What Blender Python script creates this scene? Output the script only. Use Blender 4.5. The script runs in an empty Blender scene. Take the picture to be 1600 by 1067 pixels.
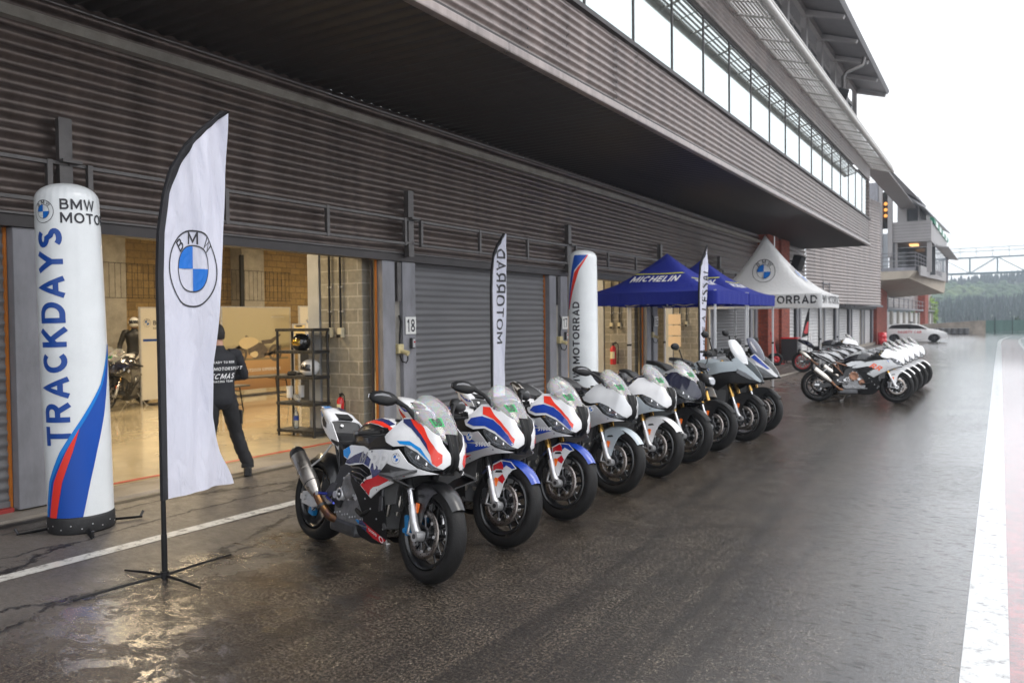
import bpy, bmesh, math, random
from mathutils import Vector, Matrix, Euler
from mathutils.geometry import delaunay_2d_cdt
random.seed(7)
SC = bpy.context.scene
COL = SC.collection
PI = math.pi
R = math.radians
sin, cos = math.sin, math.cos

def srgb(r, g, b):
    f = lambda c: (c/255/12.92) if c/255 <= .04045 else ((c/255+.055)/1.055)**2.4
    return (f(r), f(g), f(b))

# ------------------------------------------------------------------ materials
MATS = {}
def mat(name, col=(.5,.5,.5), rough=.5, metal=0., var=0., vscale=4., bump=0., bscale=60., coat=0., spec=.5,
        emit=None, estr=0., rvar=0., stretch=(1,1,1), col2=None, aniso=0., drops=False):
    if name in MATS: return MATS[name]
    m = bpy.data.materials.new(name); m.use_nodes = True
    nt = m.node_tree; N = nt.nodes; L = nt.links
    b = N['Principled BSDF']
    b.inputs['Base Color'].default_value = (*col, 1)
    b.inputs['Roughness'].default_value = rough
    b.inputs['Metallic'].default_value = metal
    b.inputs['Specular IOR Level'].default_value = spec
    b.inputs['Coat Weight'].default_value = coat
    b.inputs['Coat Roughness'].default_value = .04
    if emit:
        b.inputs['Emission Color'].default_value = (*emit, 1)
        b.inputs['Emission Strength'].default_value = estr
    if var or bump or rvar:
        tc = N.new('ShaderNodeTexCoord'); mp = N.new('ShaderNodeMapping')
        mp.inputs['Scale'].default_value = stretch
        L.new(tc.outputs['Object'], mp.inputs['Vector'])
    if var or rvar:
        n = N.new('ShaderNodeTexNoise'); n.inputs['Scale'].default_value = vscale
        n.inputs['Detail'].default_value = 6; n.inputs['Roughness'].default_value = .65
        L.new(mp.outputs['Vector'], n.inputs['Vector'])
    if var:
        r = N.new('ShaderNodeValToRGB')
        c2 = col2 if col2 else tuple(c*(1-var) for c in col)
        r.color_ramp.elements[0].position = .32; r.color_ramp.elements[0].color = (*c2, 1)
        r.color_ramp.elements[1].position = .68; r.color_ramp.elements[1].color = (*(min(1, c*(1+var*.5)) for c in col), 1)
        L.new(n.outputs['Fac'], r.inputs['Fac']); L.new(r.outputs['Color'], b.inputs['Base Color'])
    if rvar:
        mr = N.new('ShaderNodeMapRange'); mr.inputs['From Min'].default_value = .3; mr.inputs['From Max'].default_value = .7
        mr.inputs['To Min'].default_value = max(.02, rough-rvar); mr.inputs['To Max'].default_value = min(1, rough+rvar)
        L.new(n.outputs['Fac'], mr.inputs['Value']); L.new(mr.outputs['Result'], b.inputs['Roughness'])
    if drops:   # rain beads on the panels
        tc2 = N.new('ShaderNodeTexCoord'); vo = N.new('ShaderNodeTexVoronoi'); vo.inputs['Scale'].default_value = 130
        L.new(tc2.outputs['Object'], vo.inputs['Vector']); sc_ = N.new('ShaderNodeSeparateColor'); L.new(vo.outputs['Color'], sc_.inputs[0])
        m1 = N.new('ShaderNodeMapRange'); m1.interpolation_type = 'SMOOTHSTEP'; m1.inputs['From Min'].default_value = .42; m1.inputs['From Max'].default_value = .12; L.new(vo.outputs['Distance'], m1.inputs[0])
        m2 = N.new('ShaderNodeMath'); m2.operation = 'GREATER_THAN'; m2.inputs[1].default_value = .45; L.new(sc_.outputs[0], m2.inputs[0])
        m3 = N.new('ShaderNodeMath'); m3.operation = 'MULTIPLY'; L.new(m1.outputs[0], m3.inputs[0]); L.new(m2.outputs[0], m3.inputs[1])
        bd = N.new('ShaderNodeBump'); bd.inputs['Strength'].default_value = .55; bd.inputs['Distance'].default_value = .0022
        L.new(m3.outputs[0], bd.inputs['Height']); L.new(bd.outputs['Normal'], b.inputs['Normal']); L.new(bd.outputs['Normal'], b.inputs['Coat Normal'])
    elif bump:
        n2 = N.new('ShaderNodeTexNoise'); n2.inputs['Scale'].default_value = bscale; n2.inputs['Detail'].default_value = 4
        L.new(mp.outputs['Vector'], n2.inputs['Vector'])
        bp = N.new('ShaderNodeBump'); bp.inputs['Strength'].default_value = bump; bp.inputs['Distance'].default_value = .01
        L.new(n2.outputs['Fac'], bp.inputs['Height']); L.new(bp.outputs['Normal'], b.inputs['Normal'])
    MATS[name] = m
    return m

WHITE = mat('gloss_white_paint', (.78,.78,.79), .22, coat=.6, var=.05, vscale=3, drops=True)
SILVER = mat('silver_grey_paint', (.50,.51,.52), .28, metal=.35, coat=.6, var=.05, vscale=3, drops=True)
GREYP = mat('pale_grey_blue_paint', srgb(168,178,184), .28, coat=.5, var=.05, drops=True)
BLUE = mat('racing_blue_paint', srgb(24,62,158), .25, coat=.6, drops=True)
NAVY = mat('navy_paint', srgb(44,52,100), .25, coat=.6, drops=True)
SKYB = mat('light_blue_paint', srgb(30,140,215), .25, coat=.6, drops=True)
RED = mat('racing_red_paint', srgb(205,22,34), .25, coat=.6, drops=True)
SCAR = mat('scarlet_paint', srgb(228,56,38), .28, coat=.5, drops=True)
ORANGE = mat('orange_paint', srgb(238,92,38), .3, coat=.5)
BLKG = mat('gloss_black_paint', (.012,.012,.016), .12, coat=.8, drops=True)
CARBON = mat('carbon_fibre', (.011,.011,.012), .3, coat=.35, var=.4, vscale=140, bump=.05, bscale=300)
PLAST = mat('black_plastic', (.011,.011,.012), .5, spec=.25, var=.3, vscale=8, bump=.15, bscale=350)
SEATM = mat('seat_vinyl', (.018,.018,.019), .5, var=.3, vscale=20, bump=.4, bscale=250, drops=True)
RUBBER = mat('tyre_rubber', (.011,.0105,.0105), .55, spec=.25, var=.45, vscale=9, bump=.35, bscale=90, rvar=.12)
RIM = mat('black_rim', (.012,.012,.013), .28, coat=.3)
REDRIM = mat('red_rim', srgb(190,20,30), .3, coat=.3)
ALU = mat('cast_aluminium', (.62,.62,.63), .36, metal=.7, var=.2, vscale=15, rvar=.1)
DALU = mat('dark_metal', (.10,.10,.105), .38, metal=.8, var=.3, vscale=12)
ENG = mat('engine_casting', (.24,.24,.245), .45, metal=.7, var=.35, vscale=18, bump=.3, bscale=120)
BRONZE = mat('bronze_cover', srgb(150,110,88), .4, metal=.6, var=.25, vscale=15)
TITAN = mat('titanium', (.50,.47,.43), .3, metal=1, var=.25, vscale=9, rvar=.08)
BURNT = mat('heat_tinted_pipe', srgb(150,112,66), .3, metal=1, var=.45, vscale=14, col2=srgb(90,66,80))
GOLD = mat('gold_anodised', srgb(206,164,92), .26, metal=1)
CHROME = mat('bright_steel', (.72,.72,.74), .16, metal=1)
DISC = mat('brake_disc_steel', (.30,.27,.25), .32, metal=1, var=.25, vscale=30)
CALB = mat('blue_caliper', srgb(18,110,165), .3, coat=.3)
RAD = mat('radiator_core', (.09,.09,.09), .55, metal=.5, bump=.6, bscale=400)
FRAMEM = mat('frame_black', (.015,.015,.016), .36, var=.2)
AMBER = mat('amber_reflector', srgb(240,110,10), .15, coat=.5, emit=None)
INK = mat('black_print', (.02,.02,.028), .5)
BLUEINK = mat('blue_print', srgb(10,72,165), .45)
ROUNDB = mat('roundel_blue', srgb(0,102,190), .4)
GREENT = mat('green_sticker', srgb(20,150,80), .5)
WHITEINK = mat('white_print', (.75,.75,.76), .5)
YELLOW = mat('yellow_print', srgb(225,225,40), .5)

def glass_mat(name, tint=(.9,.93,.95), op=.12, rough=.03, hue=0.):
    m = bpy.data.materials.new(name); m.use_nodes = True
    nt = m.node_tree; N = nt.nodes; L = nt.links; N.clear()
    o = N.new('ShaderNodeOutputMaterial'); g = N.new('ShaderNodeBsdfGlossy'); t = N.new('ShaderNodeBsdfTransparent')
    d = N.new('ShaderNodeBsdfDiffuse')
    g.inputs['Roughness'].default_value = rough
    t.inputs['Color'].default_value = (*tint, 1); d.inputs['Color'].default_value = (*tint, 1)
    lw = N.new('ShaderNodeFresnel'); lw.inputs['IOR'].default_value = 1.6
    m1 = N.new('ShaderNodeMixShader'); m2 = N.new('ShaderNodeMixShader'); m1.inputs[0].default_value = op
    L.new(t.outputs[0], m1.inputs[1]); L.new(d.outputs[0], m1.inputs[2])
    L.new(lw.outputs[0], m2.inputs[0]); L.new(m1.outputs[0], m2.inputs[1]); L.new(g.outputs[0], m2.inputs[2])
    L.new(m2.outputs[0], o.inputs[0])
    if hue:   # stress colours of moulded acrylic
        tc = N.new('ShaderNodeTexCoord'); n = N.new('ShaderNodeTexNoise'); n.inputs['Scale'].default_value = 9
        n.inputs['Detail'].default_value = 3; n.inputs['Distortion'].default_value = 2
        L.new(tc.outputs['Object'], n.inputs['Vector'])
        hs = N.new('ShaderNodeCombineColor'); hs.mode = 'HSV'
        mm = N.new('ShaderNodeMath'); mm.operation = 'MULTIPLY'; mm.inputs[1].default_value = 5
        L.new(n.outputs['Fac'], mm.inputs[0]); fr = N.new('ShaderNodeMath'); fr.operation = 'FRACT'
        L.new(mm.outputs[0], fr.inputs[0]); L.new(fr.outputs[0], hs.inputs[0])
        hs.inputs[1].default_value = hue; hs.inputs[2].default_value = .95
        L.new(hs.outputs[0], t.inputs['Color']); L.new(hs.outputs[0], d.inputs['Color'])
    MATS[name] = m
    return m
SCREEN = glass_mat('clear_acrylic', op=.24, hue=.16)
DARKSCR = glass_mat('smoked_acrylic', (.10,.11,.16), op=.5)
LENS = glass_mat('lamp_lens', (.55,.58,.62), op=.12, rough=.02)

# ------------------------------------------------------------------ mesh builder
class MB:
    def __init__(s): s.v = []; s.f = []; s.m = []; s.ms = []; s.sm = []; s.T = None
    def slot(s, m):
        if m not in s.ms: s.ms.append(m)
        return s.ms.index(m)
    def add(s, vs, fs, m, smooth=True):
        o = len(s.v); k = s.slot(m)
        if s.T is not None: vs = [s.T @ Vector(v) for v in vs]
        s.v += [tuple(v) for v in vs]
        for f in fs:
            s.f.append([o+i for i in f]); s.m.append(k); s.sm.append(smooth)
        return s
    def box(s, c, d, m, rot=None, bev=0.):
        hx, hy, hz = d[0]/2, d[1]/2, d[2]/2
        M_ = (Euler(rot).to_matrix() if rot else Matrix.Identity(3))
        if bev <= 0:
            vs = [Vector((x*hx, y*hy, z*hz)) for z in (-1,1) for y in (-1,1) for x in (-1,1)]
            fs = [(0,2,3,1),(4,5,7,6),(0,1,5,4),(2,6,7,3),(0,4,6,2),(1,3,7,5)]
        else:
            b = min(bev, hx*.9, hy*.9, hz*.9); vs = []; fs = []
            bm = bmesh.new(); bmesh.ops.create_cube(bm, size=1)
            for v in bm.verts: v.co = Vector((v.co.x*d[0], v.co.y*d[1], v.co.z*d[2]))
            bmesh.ops.bevel(bm, geom=bm.edges[:], offset=b, segments=2, affect='EDGES', profile=.6)
            bm.verts.index_update()
            vs = [v.co.copy() for v in bm.verts]; fs = [[v.index for v in f.verts] for f in bm.faces]; bm.free()
        c = Vector(c)
        return s.add([c + M_ @ v for v in vs], fs, m, False)
    def hexa(s, pts, m):   # 8 corner points, bottom 4 then top 4 (ccw)
        return s.add(pts, [(3,2,1,0),(4,5,6,7),(0,1,5,4),(1,2,6,5),(2,3,7,6),(3,0,4,7)], m, False)
    def cyl(s, p0, p1, r0, m, r1=None, n=16, caps=True, smooth=True):
        if r1 is None: r1 = r0
        p0 = Vector(p0); p1 = Vector(p1); a = (p1-p0).normalized()
        u = a.orthogonal().normalized(); w = a.cross(u)
        vs = []
        for p, r in ((p0, r0), (p1, r1)):
            vs += [p + u*cos(2*PI*i/n)*r + w*sin(2*PI*i/n)*r for i in range(n)]
        s.add(vs, [(i, (i+1) % n, n+(i+1) % n, n+i) for i in range(n)], m, smooth)
        if caps:
            s.add(vs[:n], [list(range(n))[::-1]], m, False); s.add(vs[n:], [list(range(n))], m, False)
        return s
    def tube(s, pts, r, m, n=10, caps=True, closed=False):
        pts = [Vector(p) for p in pts]; K = len(pts)
        rs = r if isinstance(r, (list, tuple)) else [r]*K
        vs = []; u = None
        for i, p in enumerate(pts):
            if closed: t = pts[(i+1) % K]-pts[i-1]
            else: t = (pts[min(i+1, K-1)]-pts[max(i-1, 0)])
            t.normalize()
            if u is None: u = t.orthogonal().normalized()
            else:
                u = u - t*u.dot(t)
                u = u.normalized() if u.length > 1e-6 else t.orthogonal().normalized()
            w = t.cross(u)
            rr = rs[i]; ra, rb = rr if isinstance(rr, (list, tuple)) else (rr, rr)
            vs += [p + u*cos(2*PI*j/n)*ra + w*sin(2*PI*j/n)*rb for j in range(n)]
        fs = []
        for i in range(K if closed else K-1):
            a = i*n; b = ((i+1) % K)*n
            fs += [(a+j, a+(j+1) % n, b+(j+1) % n, b+j) for j in range(n)]
        s.add(vs, fs, m)
        if caps and not closed:
            s.add(vs[:n], [list(range(n))[::-1]], m, False); s.add(vs[-n:], [list(range(n))], m, False)
        return s
    def lathe(s, prof, c, axis, m, n=48, closed=False, a0=0, a1=2*PI):
        # prof: (axial, radius); axis: 'y','z','x'
        vs = []; full = abs(a1-a0-2*PI) < 1e-6; K = len(prof); nn = n if full else n+1
        for i in range(nn):
            a = a0+(a1-a0)*i/n
            for (h, r) in prof:
                if axis == 'y': v = (r*cos(a), h, r*sin(a))
                elif axis == 'z': v = (r*cos(a), r*sin(a), h)
                else: v = (h, r*cos(a), r*sin(a))
                vs.append(Vector(c)+Vector(v))
        fs = []
        for i in range(n):
            a = i*K; b = ((i+1) % nn)*K
            for j in range(K if closed else K-1):
                k = (j+1) % K
                fs.append((a+j, b+j, b+k, a+k))
        return s.add(vs, fs, m)
    def grid(s, rows, m, closed=False, smooth=True):
        n = len(rows[0]); vs = [v for r_ in rows for v in r_]; fs = []
        for i in range(len(rows)-1):
            for j in range(n if closed else n-1):
                k = (j+1) % n
                fs.append((i*n+j, i*n+k, (i+1)*n+k, (i+1)*n+j))
        return s.add(vs, fs, m, smooth)
    def loft(s, rings, m, caps=True, smooth=True):
        s.grid(rings, m, closed=True, smooth=smooth)
        if caps:
            n = len(rings[0])
            s.add(rings[0], [list(range(n))[::-1]], m, smooth); s.add(rings[-1], [list(range(n))], m, smooth)
        return s
    def prism(s, poly, y0, y1, m, bev=0.):   # polygon in (x,z) extruded along y
        n = len(poly)
        bm = bmesh.new()
        a = [bm.verts.new((x, y0, z)) for x, z in poly]
        f = bm.faces.new(a)
        r_ = bmesh.ops.extrude_face_region(bm, geom=[f])
        for g in r_['geom']:
            if isinstance(g, bmesh.types.BMVert): g.co.y = y1
        bmesh.ops.recalc_face_normals(bm, faces=bm.faces)
        if bev: bmesh.ops.bevel(bm, geom=bm.edges[:], offset=bev, segments=2, affect='EDGES', profile=.6)
        bm.verts.index_update()
        vs = [v.co.copy() for v in bm.verts]; fs = [[v.index for v in f.verts] for f in bm.faces]; bm.free()
        return s.add(vs, fs, m, False)
    def sphere(s, c, r, m, nu=16, nv=10, sq=(1,1,1)):
        rows = []
        for i in range(nv+1):
            t = PI*i/nv
            rows.append([Vector(c)+Vector((r*sq[0]*sin(t)*cos(2*PI*j/nu), r*sq[1]*sin(t)*sin(2*PI*j/nu), r*sq[2]*cos(t))) for j in range(nu)])
        return s.grid(rows, m, closed=True)
    def build(s, name, parent=None, recalc=False, auto=None):
        me = bpy.data.meshes.new(name)
        me.from_pydata(s.v, [], s.f)
        for m in s.ms: me.materials.append(m)
        me.polygons.foreach_set('material_index', s.m)
        me.polygons.foreach_set('use_smooth', s.sm)
        if recalc:
            bm = bmesh.new(); bm.from_mesh(me); bmesh.ops.recalc_face_normals(bm, faces=bm.faces); bm.to_mesh(me); bm.free()
        me.update()
        if auto is not None:
            me.set_sharp_from_angle(angle=R(auto))
        o = bpy.data.objects.new(name, me); COL.objects.link(o)
        if parent: o.parent = parent
        return o

def tag(o, label=None, cat=None, group=None, kind=None):
    if label: o['label'] = label
    if cat: o['category'] = cat
    if group: o['group'] = group
    if kind: o['kind'] = kind
    return o
def empty(name, loc=(0,0,0), rz=0, rx=0, label=None, cat=None, group=None):
    o = bpy.data.objects.new(name, None); COL.objects.link(o)
    o.location = loc; o.rotation_euler = (rx, 0, rz); o.empty_display_size = .2
    return tag(o, label, cat, group)
def copy_tree(o, parent=None):
    c = o.copy(); COL.objects.link(c)
    if parent: c.parent = parent
    for ch in list(o.children): copy_tree(ch, c)
    return c

# ---- flat shapes mapped on surfaces
def inpoly(p, poly):
    x, y = p; c = False; j = len(poly)-1
    for i in range(len(poly)):
        xi, yi = poly[i]; xj, yj = poly[j]
        if (yi > y) != (yj > y) and x < (xj-xi)*(y-yi)/(yj-yi)+xi: c = not c
        j = i
    return c
def edist(p, poly):
    P = Vector(p); d = 1e9
    for i in range(len(poly)):
        a = Vector(poly[i-1]); b = Vector(poly[i]); ab = b-a
        t = max(0, min(1, (P-a).dot(ab)/max(ab.length_squared, 1e-12)))
        d = min(d, (P-a-ab*t).length)
    return d
def tess(poly, h=.03):
    """triangulate polygon with interior points of spacing h -> (verts2d, tris, outline idx)"""
    out = []
    n = len(poly)
    for i in range(n):
        a = Vector(poly[i]); b = Vector(poly[(i+1) % n]); k = max(1, int((b-a).length/h))
        out += [tuple(a.lerp(b, j/k)) for j in range(k)]
    xs = [p[0] for p in poly]; ys = [p[1] for p in poly]
    pts = list(out)
    y = min(ys)+h/2; r_ = 0
    while y < max(ys):
        x = min(xs)+(h/2 if r_ % 2 else 0)
        while x < max(xs):
            if inpoly((x, y), poly) and edist((x, y), poly) > h*.45: pts.append((x, y))
            x += h
        y += h*.87; r_ += 1
    N = len(out)
    rv = delaunay_2d_cdt([Vector(p) for p in pts], [(i, (i+1) % N) for i in range(N)], [], 1, 1e-6)
    return [tuple(v) for v in rv[0]], [tuple(f) for f in rv[2]]
def smooth_poly(poly, k=1):
    for _ in range(k):
        o = []
        for i in range(len(poly)):
            a = poly[i]; b = poly[(i+1) % len(poly)]
            o += [(a[0]*.75+b[0]*.25, a[1]*.75+b[1]*.25), (a[0]*.25+b[0]*.75, a[1]*.25+b[1]*.75)]
        poly = o
    return poly
_TX = {}
def _arc(cx, cy, rx, ry, a0, a1, n=10): return [(cx+rx*cos(R(a0+(a1-a0)*i/n)), cy+ry*sin(R(a0+(a1-a0)*i/n))) for i in range(n+1)]
def _glyph(ch, t):
    h = t/2; T, B_, M_ = 1-h, h, .5; L_ = h
    def w(x): return x-h
    bowl = lambda x, y0, y1, xr: [(x, y1), (xr-(y1-y0)/2, y1)]+_arc(xr-(y1-y0)/2, (y0+y1)/2, (y1-y0)/2, (y1-y0)/2, 90, -90, 8)[1:]+[(x, y0)]
    O = lambda W: _arc(W/2, .5, W/2-h, .5-h, 0, 360, 22)
    G = {
     'A': (.86, [[(L_*.9,0),(.43,T),(.86-L_*.9,0)], [(.2,.30),(.66,.30)]]), 'B': (.76, [[(L_,0),(L_,1)], bowl(L_,.53,T,w(.70)), bowl(L_,B_,.53,w(.76))]),
     'C': (.84, [_arc(.45, .5, .45-h, .5-h, 48, 312, 16)]), 'D': (.82, [[(L_,0),(L_,1)], [(L_,T),(.36,T)]+_arc(.36, .5, w(.82)-.36, .5-h, 90, -90, 12)[1:]+[(L_,B_)]]),
     'E': (.64, [[(L_,0),(L_,1)], [(L_,T),(.62,T)], [(L_,.51),(.58,.51)], [(L_,B_),(.64,B_)]]), 'H': (.80, [[(L_,0),(L_,1)], [(w(.8),0),(w(.8),1)], [(L_,.51),(w(.8),.51)]]),
     'I': (.24, [[(.12,0),(.12,1)]]), 'K': (.78, [[(L_,0),(L_,1)], [(L_,.38),(.68,1)], [(.30,.55),(.72,0)]]), 'L': (.60, [[(L_,0),(L_,1)], [(L_,B_),(.6,B_)]]),
     'M': (1.0, [[(L_,0),(L_,1)], [(w(1.0),0),(w(1.0),1)], [(L_,1-h*.4),(.5,.22),(w(1.0),1-h*.4)]]), 'N': (.84, [[(L_,0),(L_,1)], [(w(.84),0),(w(.84),1)], [(L_,1-h*.5),(w(.84),h*.5)]]),
     'O': (.94, [O(.94)]), 'P': (.74, [[(L_,0),(L_,1)], bowl(L_,.40,T,w(.74))]), 'R': (.78, [[(L_,0),(L_,1)], bowl(L_,.44,T,w(.74)), [(.42,.44),(.70,0)]]),
     'S': (.74, [_arc(.36, .735, .36-h, .265-h, 30, 270, 12)+_arc(.37, .265, .37-h, .265-h, 90, -150, 12)[1:]]), 'T': (.76, [[(0,T),(.76,T)], [(.38,T),(.38,0)]]),
     'U': (.80, [[(L_,1),(L_,.38)]+_arc(.40, .38, .40-h, .38-h, 180, 360, 12)[1:]+[(w(.8),1)]]), 'W': (1.16, [[(L_*.9,1),(.32,h*.8),(.58,.95),(.84,h*.8),(1.16-L_*.9,1)]]),
     'X': (.8, [[(.05,0),(.75,1)], [(.05,1),(.75,0)]]), 'Y': (.8, [[(.05,1),(.40,.42),(.75,1)], [(.40,.42),(.40,0)]]), "'": (.2, [[(.1,.68),(.1,1)]]),
     '0': (.66, [_arc(.33, .5, .33-h, .5-h, 0, 360, 20)]), '1': (.42, [[(.26,0),(.26,1)], [(.26,1-h),(.02,.76)]]), '7': (.62, [[(0,T),(.62-h,T),(.20,0)]]),
     '8': (.68, [_arc(.34, .74, .30-h, .26-h, 0, 360, 16), _arc(.34, .27, .34-h, .27-h, 0, 360, 16)]), '6': (.68, [_arc(.34, .31, .34-h, .31-h, 0, 360, 16), [(L_,.33)]+_arc(.42, .55, .42-h, .45-h, 175, 70, 8)]),
     ' ': (.34, []), 'G': (.88, [_arc(.45, .5, .45-h, .5-h, 48, 330, 16), [(.84,.46),(.5,.46)]])}
    return G.get(ch, G['O'])
def _strip(pl, t):
    """constant width band along a polyline with mitred joins -> list of quads"""
    closed = abs(pl[0][0]-pl[-1][0])+abs(pl[0][1]-pl[-1][1]) < 1e-4
    P = [Vector(p) for p in (pl[:-1] if closed else pl)]; n = len(P); L_, R_ = [], []
    for i in range(n):
        a = P[i-1] if (i > 0 or closed) else None; c = P[(i+1) % n] if (i < n-1 or closed) else None
        d0 = (P[i]-a).normalized() if a is not None else None; d1 = (c-P[i]).normalized() if c is not None else None
        if d0 is None: d0 = d1
        if d1 is None: d1 = d0
        m = Vector((-(d0.y+d1.y), d0.x+d1.x)); m = m.normalized() if m.length > 1e-6 else Vector((-d0.y, d0.x))
        k = max(.45, m.dot(Vector((-d1.y, d1.x)))); L_.append(P[i]+m*(t/2/k)); R_.append(P[i]-m*(t/2/k))
    return [[L_[i], L_[(i+1) % n], R_[(i+1) % n], R_[i]] for i in range(n if closed else n-1)]
def text2d(s, size=1., weight=.02, shear=0., align='CENTER', step=None, space=1.):
    """bold geometric capitals drawn from strokes (x right, y up, centred on the cap height) -> verts2d, faces"""
    key = (s, size, weight, shear, align, step, space)
    if key in _TX: return _TX[key]
    t = .13+weight*2.2; cap = size*.72; x = 0; V_, F_ = [], []; wid = 0
    for ch in s.upper():
        w_, pls = _glyph(ch, t); vs, fs = [], []
        for pl in pls:
            for q in _strip(pl, t):
                fs.append([len(vs)+k for k in range(4)]); vs += [Vector((v.x, v.y)) for v in q]
        if vs:
            rv = delaunay_2d_cdt(vs, [], fs, 0, 1e-5); o = len(V_); qs = [[tuple(vs[k]) for k in f] for f in fs]
            V_ += [(v.x+x, v.y) for v in rv[0]]
            for f in rv[2]:
                c = [sum(rv[0][k][i] for k in f)/len(f) for i in (0, 1)]
                if any(inpoly(c, q) for q in qs): F_.append([o+k for k in f])
        x += w_+.16
    wid = x-.16; ox = {'CENTER': wid/2, 'LEFT': 0}[align]
    V_ = [((a_-ox+shear*(b_-.5))*cap, (b_-.5)*cap) for a_, b_ in V_]
    if step:
        bm = bmesh.new(); bv = [bm.verts.new((a_, b_, 0)) for a_, b_ in V_]
        for f in F_:
            try: bm.faces.new([bv[k] for k in f])
            except ValueError: pass
        for ax in (0, 1):
            lo = min(v.co[ax] for v in bm.verts); hi = max(v.co[ax] for v in bm.verts); q = lo+step*.51
            while q < hi:
                co = Vector((0,0,0)); co[ax] = q; no = Vector((0,0,0)); no[ax] = 1
                bmesh.ops.bisect_plane(bm, geom=bm.verts[:]+bm.edges[:]+bm.faces[:], plane_co=co, plane_no=no); q += step
        bm.verts.index_update(); V_ = [(v.co.x, v.co.y) for v in bm.verts]; F_ = [[v.index for v in f.verts] for f in bm.faces]; bm.free()
    _TX[key] = (V_, F_)
    return _TX[key]
def put2d(mb, shape, fn, m, smooth=False):
    vs, fs = shape
    mb.add([fn(x, y) for x, y in vs], fs, m, smooth)
def ring2d(r0, r1, n=40, a0=0, a1=2*PI, k=2):
    vs = []; fs = []
    for i in range(n+1):
        a = a0+(a1-a0)*i/n
        for j in range(k+1):
            r_ = r0+(r1-r0)*j/k; vs.append((r_*cos(a), r_*sin(a)))
    for i in range(n):
        for j in range(k):
            p = i*(k+1)+j; fs.append((p, p+k+1, p+k+2, p+1))
    return vs, fs
def shift2d(sh, dx=0, dy=0, rot=0, s=1, sy=None):
    c, d = cos(rot), sin(rot); sy = s if sy is None else sy
    return [(x*s*c-y*sy*d+dx, x*s*d+y*sy*c+dy) for x, y in sh[0]], sh[1]
def roundel(mb, fn, r, lift, white=True, blue=None, ink=None, wmat=None):
    """blue and white quartered disc in a lettered ring; fn(u,v,offset)->3D"""
    blue = blue or ROUNDB; ink = ink or INK; wm = wmat or WHITEINK
    if white: put2d(mb, ring2d(0.001, r, 40, k=4), lambda x, y: fn(x, y, lift), wm)
    put2d(mb, ring2d(r*.955, r, 48), lambda x, y: fn(x, y, lift*2), ink)
    put2d(mb, ring2d(r*.58, r*.615, 40), lambda x, y: fn(x, y, lift*2), ink)
    for a in (PI/2, -PI/2):
        put2d(mb, ring2d(.001, r*.58, 10, a, a+PI/2, 3), lambda x, y: fn(x, y, lift*2), blue)
    for ch, a in (('B', 130), ('M', 90), ('W', 50)):
        t = shift2d(text2d(ch, r*.44, .01), 0, 0, R(a-90))
        dx, dy = cos(R(a))*r*.785, sin(R(a))*r*.785
        put2d(mb, ([(x+dx, y+dy) for x, y in t[0]], t[1]), lambda x, y: fn(x, y, lift*2), ink)
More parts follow.
